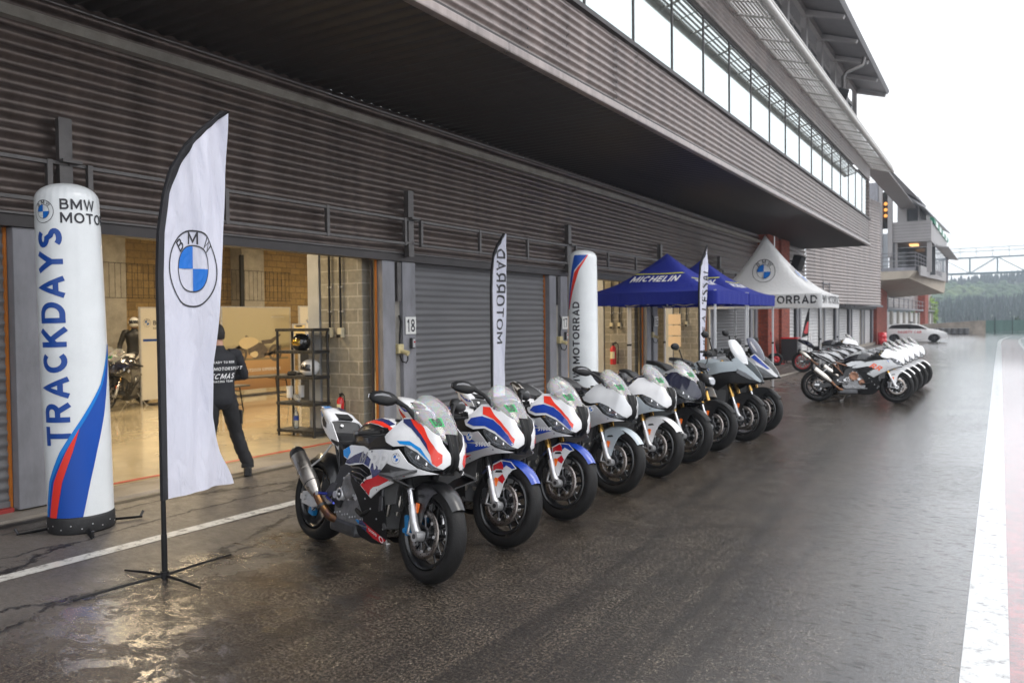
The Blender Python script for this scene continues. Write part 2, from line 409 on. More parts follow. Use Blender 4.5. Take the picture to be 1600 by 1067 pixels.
# ------------------------------------------------------------------ setting materials
def asphalt():
    m = bpy.data.materials.new('wet_asphalt'); m.use_nodes = True
    nt = m.node_tree; N = nt.nodes; L = nt.links; b = N['Principled BSDF']
    tc = N.new('ShaderNodeTexCoord')
    def noise(sc, det=5, rough=.6, dist=0, stretch=None):
        n = N.new('ShaderNodeTexNoise'); n.inputs['Scale'].default_value = sc; n.inputs['Detail'].default_value = det
        n.inputs['Roughness'].default_value = rough; n.inputs['Distortion'].default_value = dist
        if stretch:
            mp = N.new('ShaderNodeMapping'); mp.inputs['Scale'].default_value = stretch
            L.new(tc.outputs['Object'], mp.inputs['Vector']); L.new(mp.outputs['Vector'], n.inputs['Vector'])
        else: L.new(tc.outputs['Object'], n.inputs['Vector'])
        return n.outputs['Fac']
    def rng(src, a, b_, c=0., d=1., smooth=True):
        r = N.new('ShaderNodeMapRange'); r.interpolation_type = 'SMOOTHSTEP' if smooth else 'LINEAR'
        r.inputs['From Min'].default_value = a; r.inputs['From Max'].default_value = b_
        r.inputs['To Min'].default_value = c; r.inputs['To Max'].default_value = d
        L.new(src, r.inputs['Value']); return r.outputs['Result']
    def math_(op, a, b_=None, c=None):
        n = N.new('ShaderNodeMath'); n.operation = op
        for i, v in enumerate((a, b_, c)):
            if v is None: continue
            if isinstance(v, (int, float)): n.inputs[i].default_value = v
            else: L.new(v, n.inputs[i])
        return n.outputs[0]
    def mixc(f, a, b_):
        n = N.new('ShaderNodeMix'); n.data_type = 'RGBA'; L.new(f, n.inputs[0])
        for i, v in ((6, a), (7, b_)):
            if isinstance(v, tuple): n.inputs[i].default_value = (*v, 1)
            else: L.new(v, n.inputs[i])
        return n.outputs[2]
    grit = noise(48, 5, .8); grit2 = noise(105, 2, .5); patch = noise(.55, 6, .62, .4); blot = noise(2.3, 6, .7, .3)
    base = mixc(rng(grit, .40, .66), (.009,.0075,.006), (.135,.108,.082))
    vs_ = N.new('ShaderNodeTexVoronoi'); vs_.inputs['Scale'].default_value = 62; L.new(tc.outputs['Object'], vs_.inputs['Vector'])
    vsep = N.new('ShaderNodeSeparateColor'); L.new(vs_.outputs['Color'], vsep.inputs[0])
    stone = math_('MULTIPLY', rng(vsep.outputs[0], .80, .92), rng(vs_.outputs['Distance'], .42, .25))
    base = mixc(math_('MULTIPLY', stone, .85), base, mixc(vsep.outputs[1], (.30,.26,.21), (.16,.125,.085)))
    base = mixc(rng(grit2, .64, .72), base, (.42,.37,.30))
    base = mixc(rng(blot, .35, .7, 0, .55), base, (.022,.018,.016))
    streak = noise(1.0, 7, .7, .2, (2.6,.16,1)); base = mixc(rng(streak, .46, .62, 0, .6), base, (.016,.0135,.012))
    # rough strip beside the garages: drier, greyer
    sep = N.new('ShaderNodeSeparateXYZ'); L.new(tc.outputs['Object'], sep.inputs[0])
    edge = noise(1.3, 5, .6)
    xx = math_('ADD', sep.outputs['X'], math_('MULTIPLY', math_('SUBTRACT', edge, .5), 2.6))
    dry = rng(xx, -4.3, -5.5)
    base = mixc(math_('MULTIPLY', dry, .75), base, mixc(rng(grit, .38, .64), (.085,.074,.066), (.17,.150,.132)))
    # cracks
    vo = N.new('ShaderNodeTexVoronoi'); vo.feature = 'DISTANCE_TO_EDGE'; vo.inputs['Scale'].default_value = 1.0
    wob = N.new('ShaderNodeTexNoise'); wob.inputs['Scale'].default_value = 2.5; wob.inputs['Detail'].default_value = 7
    wob.inputs['Roughness'].default_value = .7
    L.new(tc.outputs['Object'], wob.inputs['Vector'])
    va = N.new('ShaderNodeVectorMath'); va.operation = 'MULTIPLY_ADD'; va.inputs[1].default_value = (.5,.5,0)
    L.new(wob.outputs['Color'], va.inputs[0]); mp = N.new('ShaderNodeMapping'); mp.inputs['Scale'].default_value = (1.25,.30,.0)
    L.new(tc.outputs['Object'], mp.inputs['Vector']); L.new(mp.outputs['Vector'], va.inputs[2]); L.new(va.outputs[0], vo.inputs['Vector'])
    crk = rng(vo.outputs['Distance'], .030, .010)
    crk = math_('MULTIPLY', crk, math_('MULTIPLY', rng(xx, -3.9, -5.0), rng(blot, .36, .46)))
    base = mixc(crk, base, (.006,.005,.005))
    L.new(base, b.inputs['Base Color'])
    # standing water
    pud = rng(patch, .50, .60)
    near = rng(sep.outputs['X'], -5.6, -4.6)          # wet part of the lane
    spat = noise(2.4, 8, .8, .5, (1,1.7,1))
    p2 = math_('MULTIPLY', rng(spat, .505, .55), rng(sep.outputs['Y'], 6.2, 4.2))
    p2 = math_('MULTIPLY', p2, rng(sep.outputs['X'], -5.7, -5.0))
    p2 = math_('MULTIPLY', p2, rng(sep.outputs['X'], -2.6, -3.6))
    grain = rng(grit, .35, .62)
    sp2 = noise(1.5, 9, .8, .4, (.8,1.5,1))
    film = math_('MULTIPLY', near, math_('MULTIPLY', rng(sp2, .50, .57), math_('ADD', math_('MULTIPLY', pud, .7), .25)))
    far_ = rng(sep.outputs['X'], -2.6, -.7)
    film = math_('MAXIMUM', math_('MAXIMUM', film, p2), math_('MULTIPLY', far_, rng(patch, .34, .54, .25, 1.)))
    rg = noise(5, 6, .7)
    rough = math_('ADD', rng(rg, .3, .7, .10, .26), math_('MULTIPLY', dry, .28))
    rough = math_('SUBTRACT', rough, math_('MULTIPLY', pud, math_('MULTIPLY', near, .08)))
    rough = math_('MULTIPLY', rough, math_('SUBTRACT', 1., math_('MULTIPLY', p2, .9)))
    rough = math_('MULTIPLY', rough, math_('SUBTRACT', 1., math_('MULTIPLY', far_, .5)))
    L.new(rough, b.inputs['Roughness'])
    brk = noise(13, 6, .75, .3, (.7,1.6,1)); brk2 = math_('MAXIMUM', math_('MULTIPLY', rng(grit, .60, .42), rng(brk, .40, .54)), math_('MULTIPLY', p2, .8))
    far2 = math_('MULTIPLY', rng(sep.outputs['X'], -2.3, -.8), math_('MULTIPLY', rng(brk, .36, .50), rng(grit, .68, .50, .45, 1.)))
    L.new(math_('MAXIMUM', math_('MULTIPLY', film, brk2), far2), b.inputs['Coat Weight'])
    L.new(rng(math_('ADD', math_('MULTIPLY', brk, .6), math_('MULTIPLY', grit, .4)), .40, .58, 1., .4), b.inputs['Specular IOR Level']); b.inputs['Coat Roughness'].default_value = .07
    b.inputs['Coat IOR'].default_value = 1.75
    # bump: stones, damped where water lies
    hgt = math_('ADD', math_('MULTIPLY', grit, 1.), math_('MULTIPLY', grit2, .35))
    hgt = math_('SUBTRACT', hgt, math_('MULTIPLY', crk, 2.5))
    bp = N.new('ShaderNodeBump'); bp.inputs['Distance'].default_value = .0058
    L.new(math_('SUBTRACT', .85, math_('MAXIMUM', math_('MULTIPLY', p2, .70), math_('MULTIPLY', film, .45))), bp.inputs['Strength'])
    L.new(hgt, bp.inputs['Height']); L.new(bp.outputs['Normal'], b.inputs['Normal'])
    b2 = N.new('ShaderNodeBump'); b2.inputs['Distance'].default_value = .004; b2.inputs['Strength'].default_value = .75
    L.new(grit, b2.inputs['Height']); L.new(b2.outputs['Normal'], b.inputs['Coat Normal'])
    b.inputs['Specular IOR Level'].default_value = .7
    MATS['wet_asphalt'] = m
    return m
ASPH = asphalt()

def paint_line(name, col, under=(.05,.045,.04), wear=(.40,.50), rough=.3, vs=7, cut=True):
    """road paint worn through to the asphalt"""
    m = bpy.data.materials.new(name); m.use_nodes = True
    nt = m.node_tree; N = nt.nodes; L = nt.links; b = N['Principled BSDF']
    tc = N.new('ShaderNodeTexCoord')
    n = N.new('ShaderNodeTexNoise'); n.inputs['Scale'].default_value = vs; n.inputs['Detail'].default_value = 9; n.inputs['Roughness'].default_value = .78
    L.new(tc.outputs['Object'], n.inputs['Vector'])
    r = N.new('ShaderNodeValToRGB'); e = r.color_ramp.elements
    e[0].position = wear[0]; e[0].color = (*under, 1); e[1].position = wear[1]; e[1].color = (*col, 1)
    L.new(n.outputs['Fac'], r.inputs['Fac']); L.new(r.outputs['Color'], b.inputs['Base Color'])
    n2 = N.new('ShaderNodeTexNoise'); n2.inputs['Scale'].default_value = 190
    L.new(tc.outputs['Object'], n2.inputs['Vector'])
    bp = N.new('ShaderNodeBump'); bp.inputs['Distance'].default_value = .003; bp.inputs['Strength'].default_value = .5
    L.new(n2.outputs['Fac'], bp.inputs['Height']); L.new(bp.outputs['Normal'], b.inputs['Normal'])
    b.inputs['Roughness'].default_value = rough; b.inputs['Coat Weight'].default_value = .9 if rough < .4 else .2
    b.inputs['Coat Roughness'].default_value = .1
    return m
LINEW = paint_line('white_line_paint', (.60,.58,.53), wear=(.36,.50), rough=.5, vs=11)
TRACKW = paint_line('track_edge_white', (.50,.50,.49), (.10,.095,.09), wear=(.36,.47), rough=.3, vs=9)
TRACKR = paint_line('track_edge_red', (.36,.12,.12), (.12,.09,.085), wear=(.38,.60), rough=.25, vs=6)

def metal_clad(name, col, rough=.38, metal=.55, streak=True, zdir=(1,2.6,.22)):
    return mat(name, col, rough, metal, var=.42, vscale=1.4, rvar=.08, stretch=zdir, bump=.03, bscale=30)
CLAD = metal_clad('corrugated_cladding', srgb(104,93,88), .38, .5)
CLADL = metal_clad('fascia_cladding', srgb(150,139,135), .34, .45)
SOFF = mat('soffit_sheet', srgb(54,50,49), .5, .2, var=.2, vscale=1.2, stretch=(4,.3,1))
SHUT = mat('shutter_metal', srgb(112,112,114), .6, .1, var=.14, vscale=2.2, stretch=(1,.3,3), rvar=.08)
SHUTL = mat('pale_shutter_metal', srgb(188,187,187), .48, .1, var=.1, vscale=2.2)
STEEL = mat('grey_steel_jamb', srgb(136,136,142), .5, .1, var=.16, vscale=3, col2=srgb(112,112,116), stretch=(1,1,.4))
DSTEEL = mat('dark_steel_rail', srgb(92,89,88), .45, .4, var=.25, vscale=6)
CONC = mat('concrete', srgb(150,146,138), .82, var=.28, vscale=3.5, bump=.5, bscale=45)
CONCW = mat('damp_concrete_apron', srgb(138,130,120), .45, var=.35, vscale=2.5, bump=.3, bscale=60, rvar=.15)
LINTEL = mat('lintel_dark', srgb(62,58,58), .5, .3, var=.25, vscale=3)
PALE = mat('pale_grey_cladding', srgb(150,147,147), .5, .1, var=.08, vscale=2)
WPANEL = mat('white_panel', srgb(196,202,208), .35)
ORNG = mat('orange_seal', srgb(190,112,36), .5, var=.2)
def blocks(name, c1, c2, mort, axis, bw=.4, bh=.2, rough=.85, ms=.012):
    m = bpy.data.materials.new(name); m.use_nodes = True
    nt = m.node_tree; N = nt.nodes; L = nt.links; b = N['Principled BSDF']
    tc = N.new('ShaderNodeTexCoord'); sp = N.new('ShaderNodeSeparateXYZ'); cb = N.new('ShaderNodeCombineXYZ')
    L.new(tc.outputs['Object'], sp.inputs[0]); L.new(sp.outputs[axis], cb.inputs[0]); L.new(sp.outputs['Z'], cb.inputs[1])
    br = N.new('ShaderNodeTexBrick'); br.inputs['Scale'].default_value = 1; br.inputs['Brick Width'].default_value = bw
    br.inputs['Row Height'].default_value = bh; br.inputs['Mortar Size'].default_value = ms; br.inputs['Mortar Smooth'].default_value = .3
    br.inputs['Color1'].default_value = (*c1, 1); br.inputs['Color2'].default_value = (*c2, 1); br.inputs['Mortar'].default_value = (*mort, 1)
    L.new(cb.outputs[0], br.inputs['Vector'])
    n = N.new('ShaderNodeTexNoise'); n.inputs['Scale'].default_value = 14; n.inputs['Detail'].default_value = 7
    L.new(tc.outputs['Object'], n.inputs['Vector'])
    mx = N.new('ShaderNodeMix'); mx.data_type = 'RGBA'; mx.blend_type = 'MULTIPLY'; mx.inputs[0].default_value = .55
    L.new(br.outputs['Color'], mx.inputs[6]); L.new(n.outputs['Fac'], mx.inputs[7])
    gm = N.new('ShaderNodeMix'); gm.data_type = 'RGBA'; gm.blend_type = 'MULTIPLY'; gm.inputs[0].default_value = 1
    gm.inputs[7].default_value = (1.35,1.35,1.35,1); L.new(mx.outputs[2], gm.inputs[6]); L.new(gm.outputs[2], b.inputs['Base Color'])
    bp = N.new('ShaderNodeBump'); bp.inputs['Distance'].default_value = .012; bp.inputs['Strength'].default_value = .6
    ad = N.new('ShaderNodeMath'); ad.operation = 'MULTIPLY_ADD'; ad.inputs[1].default_value = -1.2; L.new(br.outputs['Fac'], ad.inputs[0]); L.new(n.outputs['Fac'], ad.inputs[2])
    L.new(ad.outputs[0], bp.inputs['Height']); L.new(bp.outputs['Normal'], b.inputs['Normal'])
    b.inputs['Roughness'].default_value = rough
    return m
BLKX = blocks('concrete_blocks_side', srgb(150,146,134), srgb(132,127,114), srgb(172,167,156), 'X')
BLKY = blocks('concrete_blocks_back', srgb(150,126,82), srgb(128,106,68), srgb(104,88,60), 'Y')
BRKY = blocks('red_bricks', srgb(158,66,42), srgb(122,48,31), srgb(104,78,66), 'Y', .22, .075, .75, .008)
BRKX = blocks('red_bricks_side', srgb(158,66,42), srgb(122,48,31), srgb(104,78,66), 'X', .22, .075, .75, .008)

# ------------------------------------------------------------------ ground
def gz(y):
    if y < 36: return 0.
    if y < 60: return -.22*(y-36)/24
    if y < 125: return -.22-.12*(y-60)/65
    return -.34-(y-125)*.02
def ground_sheet(name, x0, x1, ys, m, dz=0., xf=None):
    mb = MB(); rows = []
    for y in ys:
        a, b = (xf(y) if xf else (x0, x1))
        rows.append([(a+(b-a)*k/4, y, gz(y)+dz) for k in range(5)])
    mb.grid(rows, m); o = mb.build(name); return tag(o, kind='structure')
YS = [-30,-10,0,10,20,30,36,42,48,54,60,70,80,90,100,110,125,140,160,200,300,500,900,1500]
ground_sheet('ground', -500, 500, YS, ASPH)
ground_sheet('lane_line', 0, 0, [-10,0,5,10,15,20,25,30,36], LINEW, .004, lambda y: (-6.14+.012*(y-3)-.0, -5.99+.012*(y-3)))
def edge(y): return 0. if y < 72 else (y-72)**2*.0022
ground_sheet('track_edge_line', 0, 0, [-10,0,5,10,15,20,25,30,36,42,48,54,60,70,80,90,100], TRACKW, .004, lambda y: (-.165+edge(y), .05+edge(y)))
ground_sheet('track_edge_red', 0, 0, [-10,0,5,10,15,20,25,30,36,42,48,54,60,70,80], TRACKR, .005, lambda y: (.05+edge(y), 1.16+edge(y)))
ground_sheet('track_kerb_line', 0, 0, [-10,0,5,10,15,20,25,30,36,42,48,54,60,70,80,90], TRACKW, .006, lambda y: (1.16+edge(y)*1.1, 1.34+edge(y)*1.1))
# concrete apron along the garages and the garage floor
mb = MB()
mb.grid([[(-7.72,y,.001),(-7.76,y,.022),(-8.30,y,.03)] for y in (-14,0,10,20,30,36)], CONCW, smooth=False)
mb.grid([[(-8.3,y,.03),(-8.3,y,.004)] for y in (-14,36)], CONCW, smooth=False)
tag(mb.build('concrete_apron'), kind='structure')
mb = MB(); x = -7.60
for k in range(2):
    mb.grid([[(x-.11*k-.05,y,.0045),(x-.11*k+.05,y,.0045)] for y in (-14,36)], mat('drain_grate', (.02,.018,.017), .6, bump=1., bscale=35) if k == 0 else LINTEL, smooth=False)
    break
tag(mb.build('drain_channel'), kind='structure')
FLOOR = mat('cream_epoxy_floor', srgb(206,192,162), .16, var=.16, vscale=1.1, coat=.5, rvar=.07)
mb = MB(); mb.grid([[(-22,y,.034),(-8.29,y,.034)] for y in (-14,36)], FLOOR, smooth=False)
tag(mb.build('garage_floor'), kind='structure')
mb = MB(); mb.grid([[(-8.44,y,.0385),(-8.36,y,.0385)] for y in (-14,36)], mat('red_floor_line', srgb(186,58,38), .4, var=.25, vscale=6), smooth=False)
tag(mb.build('floor_line'), kind='structure')

# ------------------------------------------------------------------ pit building
BLD = empty('pit_building', (-8,-12,0), label='long grey pit building of corrugated metal with shuttered garages and an overhanging glazed storey', cat='building')
BOFF = Vector((8,12,0))
class BB(MB):   # builder in world coordinates, child of the building empty
    def build(s, name, parent=None, **k):
        if parent is None: parent = BLD
        s.v = [tuple(Vector(v)+BOFF) for v in s.v]
        return MB.build(s, name, parent, **k)
def prof(n, period, depth, L_, sharp=.55, ph=0., k=10):
    out = []; N_ = max(2, int(round(L_/period*k)))
    for i in range(N_+1):
        t = L_*i/N_; a = 2*PI*t/period+ph; s_ = sin(a)
        d = math.copysign(abs(s_)**sharp, s_)
        out.append((t, depth/2*(d+1)))
    return out
def corr(mb, P0, U, V, Nn, lu, lv, period, depth, m, seams=None, k=10, sharp=.55):
    """corrugated sheet: ribs run along U, profile varies along V, bulges along Nn"""
    P0, U, V, Nn = map(Vector, (P0, U, V, Nn))
    pr_ = prof(0, period, depth, lv, sharp, k=k)
    cuts = [0]+[s for s in (seams or []) if 0 < s < lu]+[lu]
    for i in range(len(cuts)-1):
        a, b = cuts[i], cuts[i+1]; o = .008*(i % 2)
        e = .03 if i < len(cuts)-2 else 0
        rows = [[P0+U*(a+(b+e-a)*q)+V*t+Nn*(d+o) for t, d in pr_] for q in (0,1)]
        mb.grid(rows, m)
    return mb
X, Y, Z = Vector((1,0,0)), Vector((0,1,0)), Vector((0,0,1))
Y0B, Y1B = -12., 40.2
seams = [4.3+5.33*k for k in range(10)]
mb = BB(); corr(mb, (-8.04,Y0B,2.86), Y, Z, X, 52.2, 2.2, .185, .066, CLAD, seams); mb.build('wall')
# small screws on the cladding seams
mb = BB()
for s_ in seams:
    for k in range(12): mb.box((-7.975, Y0B+s_+.03, 2.95+.185*k), (.012,.014,.014), DALU)
mb.build('screws')
# dark lintel and gutter under the cladding
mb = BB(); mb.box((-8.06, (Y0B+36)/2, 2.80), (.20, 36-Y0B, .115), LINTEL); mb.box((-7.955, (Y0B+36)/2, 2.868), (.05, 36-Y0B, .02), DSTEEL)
mb.build('lintel')
# guard rails fixed in front of the cladding, one frame per bay with the tall posts
posts = [-6.4,-.95,4.47,9.86,15.25,20.65,26.0,30.9]
for p in posts:
    mb = BB(); mb.box((-7.90,p,3.32), (.09,.075,1.02), DSTEEL); mb.box((-7.84,p,3.32), (.012,.13,1.02), DSTEEL); mb.box((-7.82,p+.02,3.40), (.14,.19,.03), DSTEEL)
    mb.build('post')
for a, b in zip(posts[:-1], posts[1:]):
    mb = BB(); a += .22; b -= .18; n = 3
    for z in (3.0, 3.37): mb.box((-7.82,(a+b)/2,z), (.045,b-a,.035), DSTEEL)
    for i in range(n+1): mb.box((-7.815,a+(b-a)*i/n,3.185), (.05,.05,.42), DSTEEL)
    for y, s_ in ((a,-1),(b,1)): mb.box((-7.84,y+s_*.1,3.02), (.03,.22,.03), DSTEEL); mb.box((-7.84,y+s_*.1,3.38), (.03,.22,.03), DSTEEL)
    mb.build('guard_rail')
# soffit under the overhang
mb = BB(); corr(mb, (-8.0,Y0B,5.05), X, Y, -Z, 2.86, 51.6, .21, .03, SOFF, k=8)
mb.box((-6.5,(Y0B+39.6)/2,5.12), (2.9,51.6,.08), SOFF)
mb.build('soffit')
# fascia with bottom flashing
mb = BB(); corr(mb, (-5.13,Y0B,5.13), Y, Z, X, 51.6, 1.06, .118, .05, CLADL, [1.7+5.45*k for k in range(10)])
mb.box((-5.09,(Y0B+39.6)/2,5.075), (.11,51.6,.11), CLADL, bev=.02); mb.box((-5.09,(Y0B+39.6)/2,6.22), (.12,51.6,.07), LINTEL)
corr(mb, (-8,39.6,5.13), X, Z, Y, 2.9, 3.4, .15, .036, CLADL)
mb.build('fascia')
mb = BB()
for k in range(20):
    for j in range(4): mb.box((-5.088, Y0B+1.72+2.725*k, 5.2+.236*j+.03), (.014,.016,.016), DALU)
mb.build('screws')
# ribbon windows
def winglass():
    m = bpy.data.materials.new('window_glass'); m.use_nodes = True
    b = m.node_tree.nodes['Principled BSDF']; b.inputs['Base Color'].default_value = (.32,.37,.35,1)
    b.inputs['Roughness'].default_value = .04; b.inputs['Metallic'].default_value = 1.
    b.inputs['Base Color'].default_value = (.56,.63,.61,1)
    return m
GLASS = winglass()
wy_ = [39.75-1.822*k for k in range(29)]
for a, b in zip(wy_[1:], wy_[:-1]):
    if a < -11: break
    mb = BB(); mb.box((-5.178,b,7.11), (.035,.028,1.72), DSTEEL)
    mb.box((-5.185,(a+b)/2,6.29), (.05,b-a-.05,.05), LINTEL); mb.box((-5.185,(a+b)/2,7.95), (.05,b-a-.05,.05), LINTEL)
    w = mb.build('window')
    mb = BB(); mb.box((-5.19,(a+b)/2,7.12), (.02,b-a-.055,1.6), GLASS); mb.build('pane', w)
mb = BB(); corr(mb, (-5.13,Y0B,8.0), Y, Z, X, 51.9, .72, .12, .04, CLADL); mb.box((-5.3,(Y0B+39.9)/2,8.76), (.5,51.9,.08), CLADL)
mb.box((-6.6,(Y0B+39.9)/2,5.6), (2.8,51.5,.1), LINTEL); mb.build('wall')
# sunshade of slats on brackets
LOUV = mat('sunshade_metal', srgb(205,203,200), .45, .2, var=.1)
mb = BB()
for k in range(9):
    t = k/8.; mb.box((-5.0+.72*t, (Y0B+40)/2, 8.62-.25*t), (.045,52,.022), LOUV, rot=(0,.34,0))
mb.tube([(-4.17,Y0B,8.36),(-4.17,40,8.36)], .075, LOUV, n=12); mb.tube([(-4.17,Y0B,8.52),(-4.17,40,8.52)], .03, LOUV, n=8)
mb.tube([(-5.03,Y0B,8.60),(-5.03,40,8.60)], .035, LOUV, n=8)
mb.build('sunshade_slats')
for k in range(29):
    y = 39.9-1.822*k
    mb = BB(); mb.tube([(-5.1,y,8.58),(-4.2,y,8.30)], .028, LOUV, n=8); mb.build('sunshade_bracket')
    mb = BB(); mb.tube([(-5.1,y-.9,8.60),(-4.2,y-.9,8.34)], .014, LOUV, n=6); mb.build('sunshade_rod')
# terrace, upper storey and roof
mb = BB(); mb.box((-6.7,(Y0B+39.9)/2,8.86), (3.4,51.9,.1), PALE)
mb.box((-4.98,(Y0B+39.9)/2,8.98), (.08,51.9,.34), PALE); mb.build('terrace')
mb = BB()
for z in (9.25, 9.5, 9.75): mb.tube([(-4.95,Y0B,z),(-4.95,39.8,z)], .018 if z < 9.7 else .028, LOUV, n=6)
for k in range(27): mb.tube([(-4.95,39.7-1.9*k,9.1),(-4.95,39.7-1.9*k,9.76)], .02, LOUV, n=6)
mb.build('railing')
UPG = mat('upper_glazing', srgb(108,112,116), .1, .3, var=.3, vscale=.8)
for k in range(19):
    y = 38.9-2.7*k
    mb = BB(); mb.box((-5.62,y,10.5), (.2,.24,3.2), PALE, bev=.02); mb.build('column')
    mb = BB(); mb.box((-5.75,y-1.35,10.1), (.05,2.44,2.3), UPG); mb.box((-5.72,y-1.35,9.1), (.08,2.46,.2), PALE); mb.box((-5.72,y-1.35,11.3), (.06,2.46,.14), PALE)
    mb.box((-5.72,y-1.35,10.4), (.07,.06,2.1), PALE); mb.build('window')
mb = BB()
ROOFP = [(-9.5,12.25),(-5.5,11.95),(-4.25,11.5),(-4.17,11.62),(-4.2,11.74),(-5.4,12.2),(-9.5,12.6)]
mb.prism(ROOFP, Y0B, 38.7, mat('roof_metal', srgb(128,126,128), .45, .3, var=.1))
for k in range(19):
    y = 38.6-2.7*k; mb.prism([(-5.6,11.75),(-4.35,11.38),(-4.3,11.48),(-5.6,11.95)], y-.1, y+.1, PALE)
mb.box((-5.55,(Y0B+38.7)/2,11.85), (.14,50.7,.25), PALE)
mb.build('roof')
# loudspeaker and bent pipe by the terrace
sp = empty('loudspeaker', (-4.6,29.0,9.25), label='black box loudspeaker hanging on the terrace railing under the roof edge', cat='loudspeaker')
mb = MB(); mb.box((0,0,0), (.34,.36,.46), PLAST, rot=(.2,.3,.4), bev=.04); mb.build('cabinet', sp)
mb = MB(); mb.tube([(-.1,0,0),(-.35,0,-.2)], .025, PLAST); mb.build('bracket', sp)
mb = BB(); mb.tube([(-4.95,31.6,9.2),(-4.95,31.6,10.6),(-4.85,31.65,10.75),(-4.4,32.3,11.1),(-4.35,32.4,11.4)], .07, DSTEEL, n=10); mb.build('drain_pipe')

# pillars, doors, signs
def pillar(y0, y1, sign=None):
    mb = BB(); w = y1-y0
    mb.box((-8.075,y0+.15,1.39), (.15,.30-.01,2.70), STEEL, bev=.008)
    mb.box((-8.16,y0+.03+.24+ (w-.6)/2,1.39), (.2,w-.5,2.71), CONC)
    mb.box((-8.07,y1-.16,1.39), (.16,.32,2.70), STEEL, bev=.008)
    mb.box((-8.03,y0+.38,2.42), (.1,.09,.6), DSTEEL)
    mb.box((-8.118,y0-.014,1.39), (.03,.024,2.70), ORNG); mb.box((-8.17,y0-.05,1.39), (.02,.05,2.70), LINTEL)
    mb.build('pillar')
PIL = [(-6.75,-5.95),(-1.35,-.5),(4.03,4.86),(9.35,10.14),(14.62,15.42),(19.98,20.75),(25.35,26.0),(30.35,31.35)]
for a, b in PIL: pillar(a, b)
def shutter(y0, y1, z1=2.75, z0=.05, x=-8.14, m=None, per=.105):
    mb = BB(); corr(mb, (x,y0,z0+.07), Y, Z, X, y1-y0, z1-z0-.07, per, .022, m or SHUT, k=8, sharp=.8)
    mb.box((x+.01,(y0+y1)/2,z0+.035), (.05,y1-y0,.07), m or SHUT)
    mb.build('roller_door')
shutter(-.5, 4.03); shutter(-5.95, -1.35); shutter(-12, -6.75)
shutter(10.14, 14.62); shutter(26.0, 30.35)
mb = BB(); mb.box((-8.10,1.9,.045), (.14,4.2,.04), mat('red_sill', srgb(150,50,46), .6, var=.3)); mb.build('door_sill')
# brick pier and plain brick reveals
def brick_pier(y0, y1, z0=0, z1=5.04, x0=-8.6, x1=-7.64):
    mb = BB(); yc = (y0+y1)/2
    mb.box(((x0+x1)/2,yc,(z0+z1)/2), (x1-x0,y1-y0,z1-z0), BRKY); mb.box((x1-.2,y0-.002,(z0+z1)/2), (.394,.01,z1-z0-.01), BRKX)
    mb.build('brick_pier')
brick_pier(31.5, 33.2); brick_pier(33.75, 35.2)
mb = BB(); mb.box((-8.2,33.47,2.5), (.3,.55,5.0), LINTEL); mb.build('service_duct')
# farther garages
FAR = [(35.35,38.3),(39.2,44.1),(45.3,48.5),(49.6,53.3),(54.5,58.6),(60.0,63.6)]
for i, (a, b) in enumerate(FAR):
    z = gz((a+b)/2)
    shutter(a, b, 2.4, z+.02, m=SHUTL, per=.16)
    mb = BB(); nb = FAR[i+1][0] if i+1 < len(FAR) else 64.2
    for y in (b+.14, nb-.14): mb.box((-8.05,y,1.05), (.16,.28,2.75), STEEL)
    mb.box((-8.12,(b+nb)/2,1.05), (.16,nb-b,2.74), CONC); mb.build('pillar')
mb = BB(); mb.box((-8.0,50,2.46), (.4,29,.12), STEEL); mb.box((-8.05,50,2.35), (.2,29,.1), LINTEL)
mb.box((-8.1,50,-.2), (.5,29,.3), CONCW); mb.build('lintel')
mb = BB()
P = [(-8.0,40.2),(-6.25,53.4)]
U = (Vector((P[1][0]-P[0][0],P[1][1]-P[0][1],0))).normalized(); Nn = Vector((U.y,-U.x,0))
corr(mb, (P[0][0],P[0][1],2.5), U, Z, Nn, 13.3, 6.2, .17, .05, CLADL, [4.4,8.8])
corr(mb, (-6.25,53.4,2.5), X*-1, Z, Y*-1, 1.8, 6.2, .17, .04, CLADL)
mb.build('angled_wall')
mb = BB()
for i in range(2):
    z = 3.5-.45*i; mb.tube([(-7.55,42,z),(-7.5,52,z)], .03, STEEL, n=6)
for i in range(7): mb.box((-7.5,42+1.65*i,3.0), (.05,.06,1.2), STEEL)
mb.prism([(-8.1,2.5),(-7.3,2.5),(-7.3,2.62),(-8.1,2.62)], 41, 64, STEEL)
mb.build('walkway_rail')
brick_pier(64.3, 70.5, -.4, 4.4, -8.7, -7.75)
mb = BB(); corr(mb, (-8.4,70.5,2.5), Y, Z, X, 58, 2.6, .2, .05, CLADL); mb.box((-8.1,100,2.5), (.7,58,.15), STEEL)
for i in range(2): mb.tube([(-7.75,70.6,3.0+.45*i),(-7.75,128,3.0+.45*i)], .03, STEEL, n=6)
for i in range(14): mb.box((-7.75,71+4.2*i,3.05), (.06,.06,1.0), STEEL)
mb.build('far_wall')
y = 71.6
while y < 127:
    if not 104 < y < 112: shutter(y, y+4.1, 2.2, -.25, m=SHUTL, per=.2)
    mb = BB(); mb.box((-8.05,y+4.7,1.0), (.2,1.0,2.6), CONC); mb.build('pillar'); y += 5.4
brick_pier(106.5, 111.5, -.5, 4.6, -8.7, -7.6)
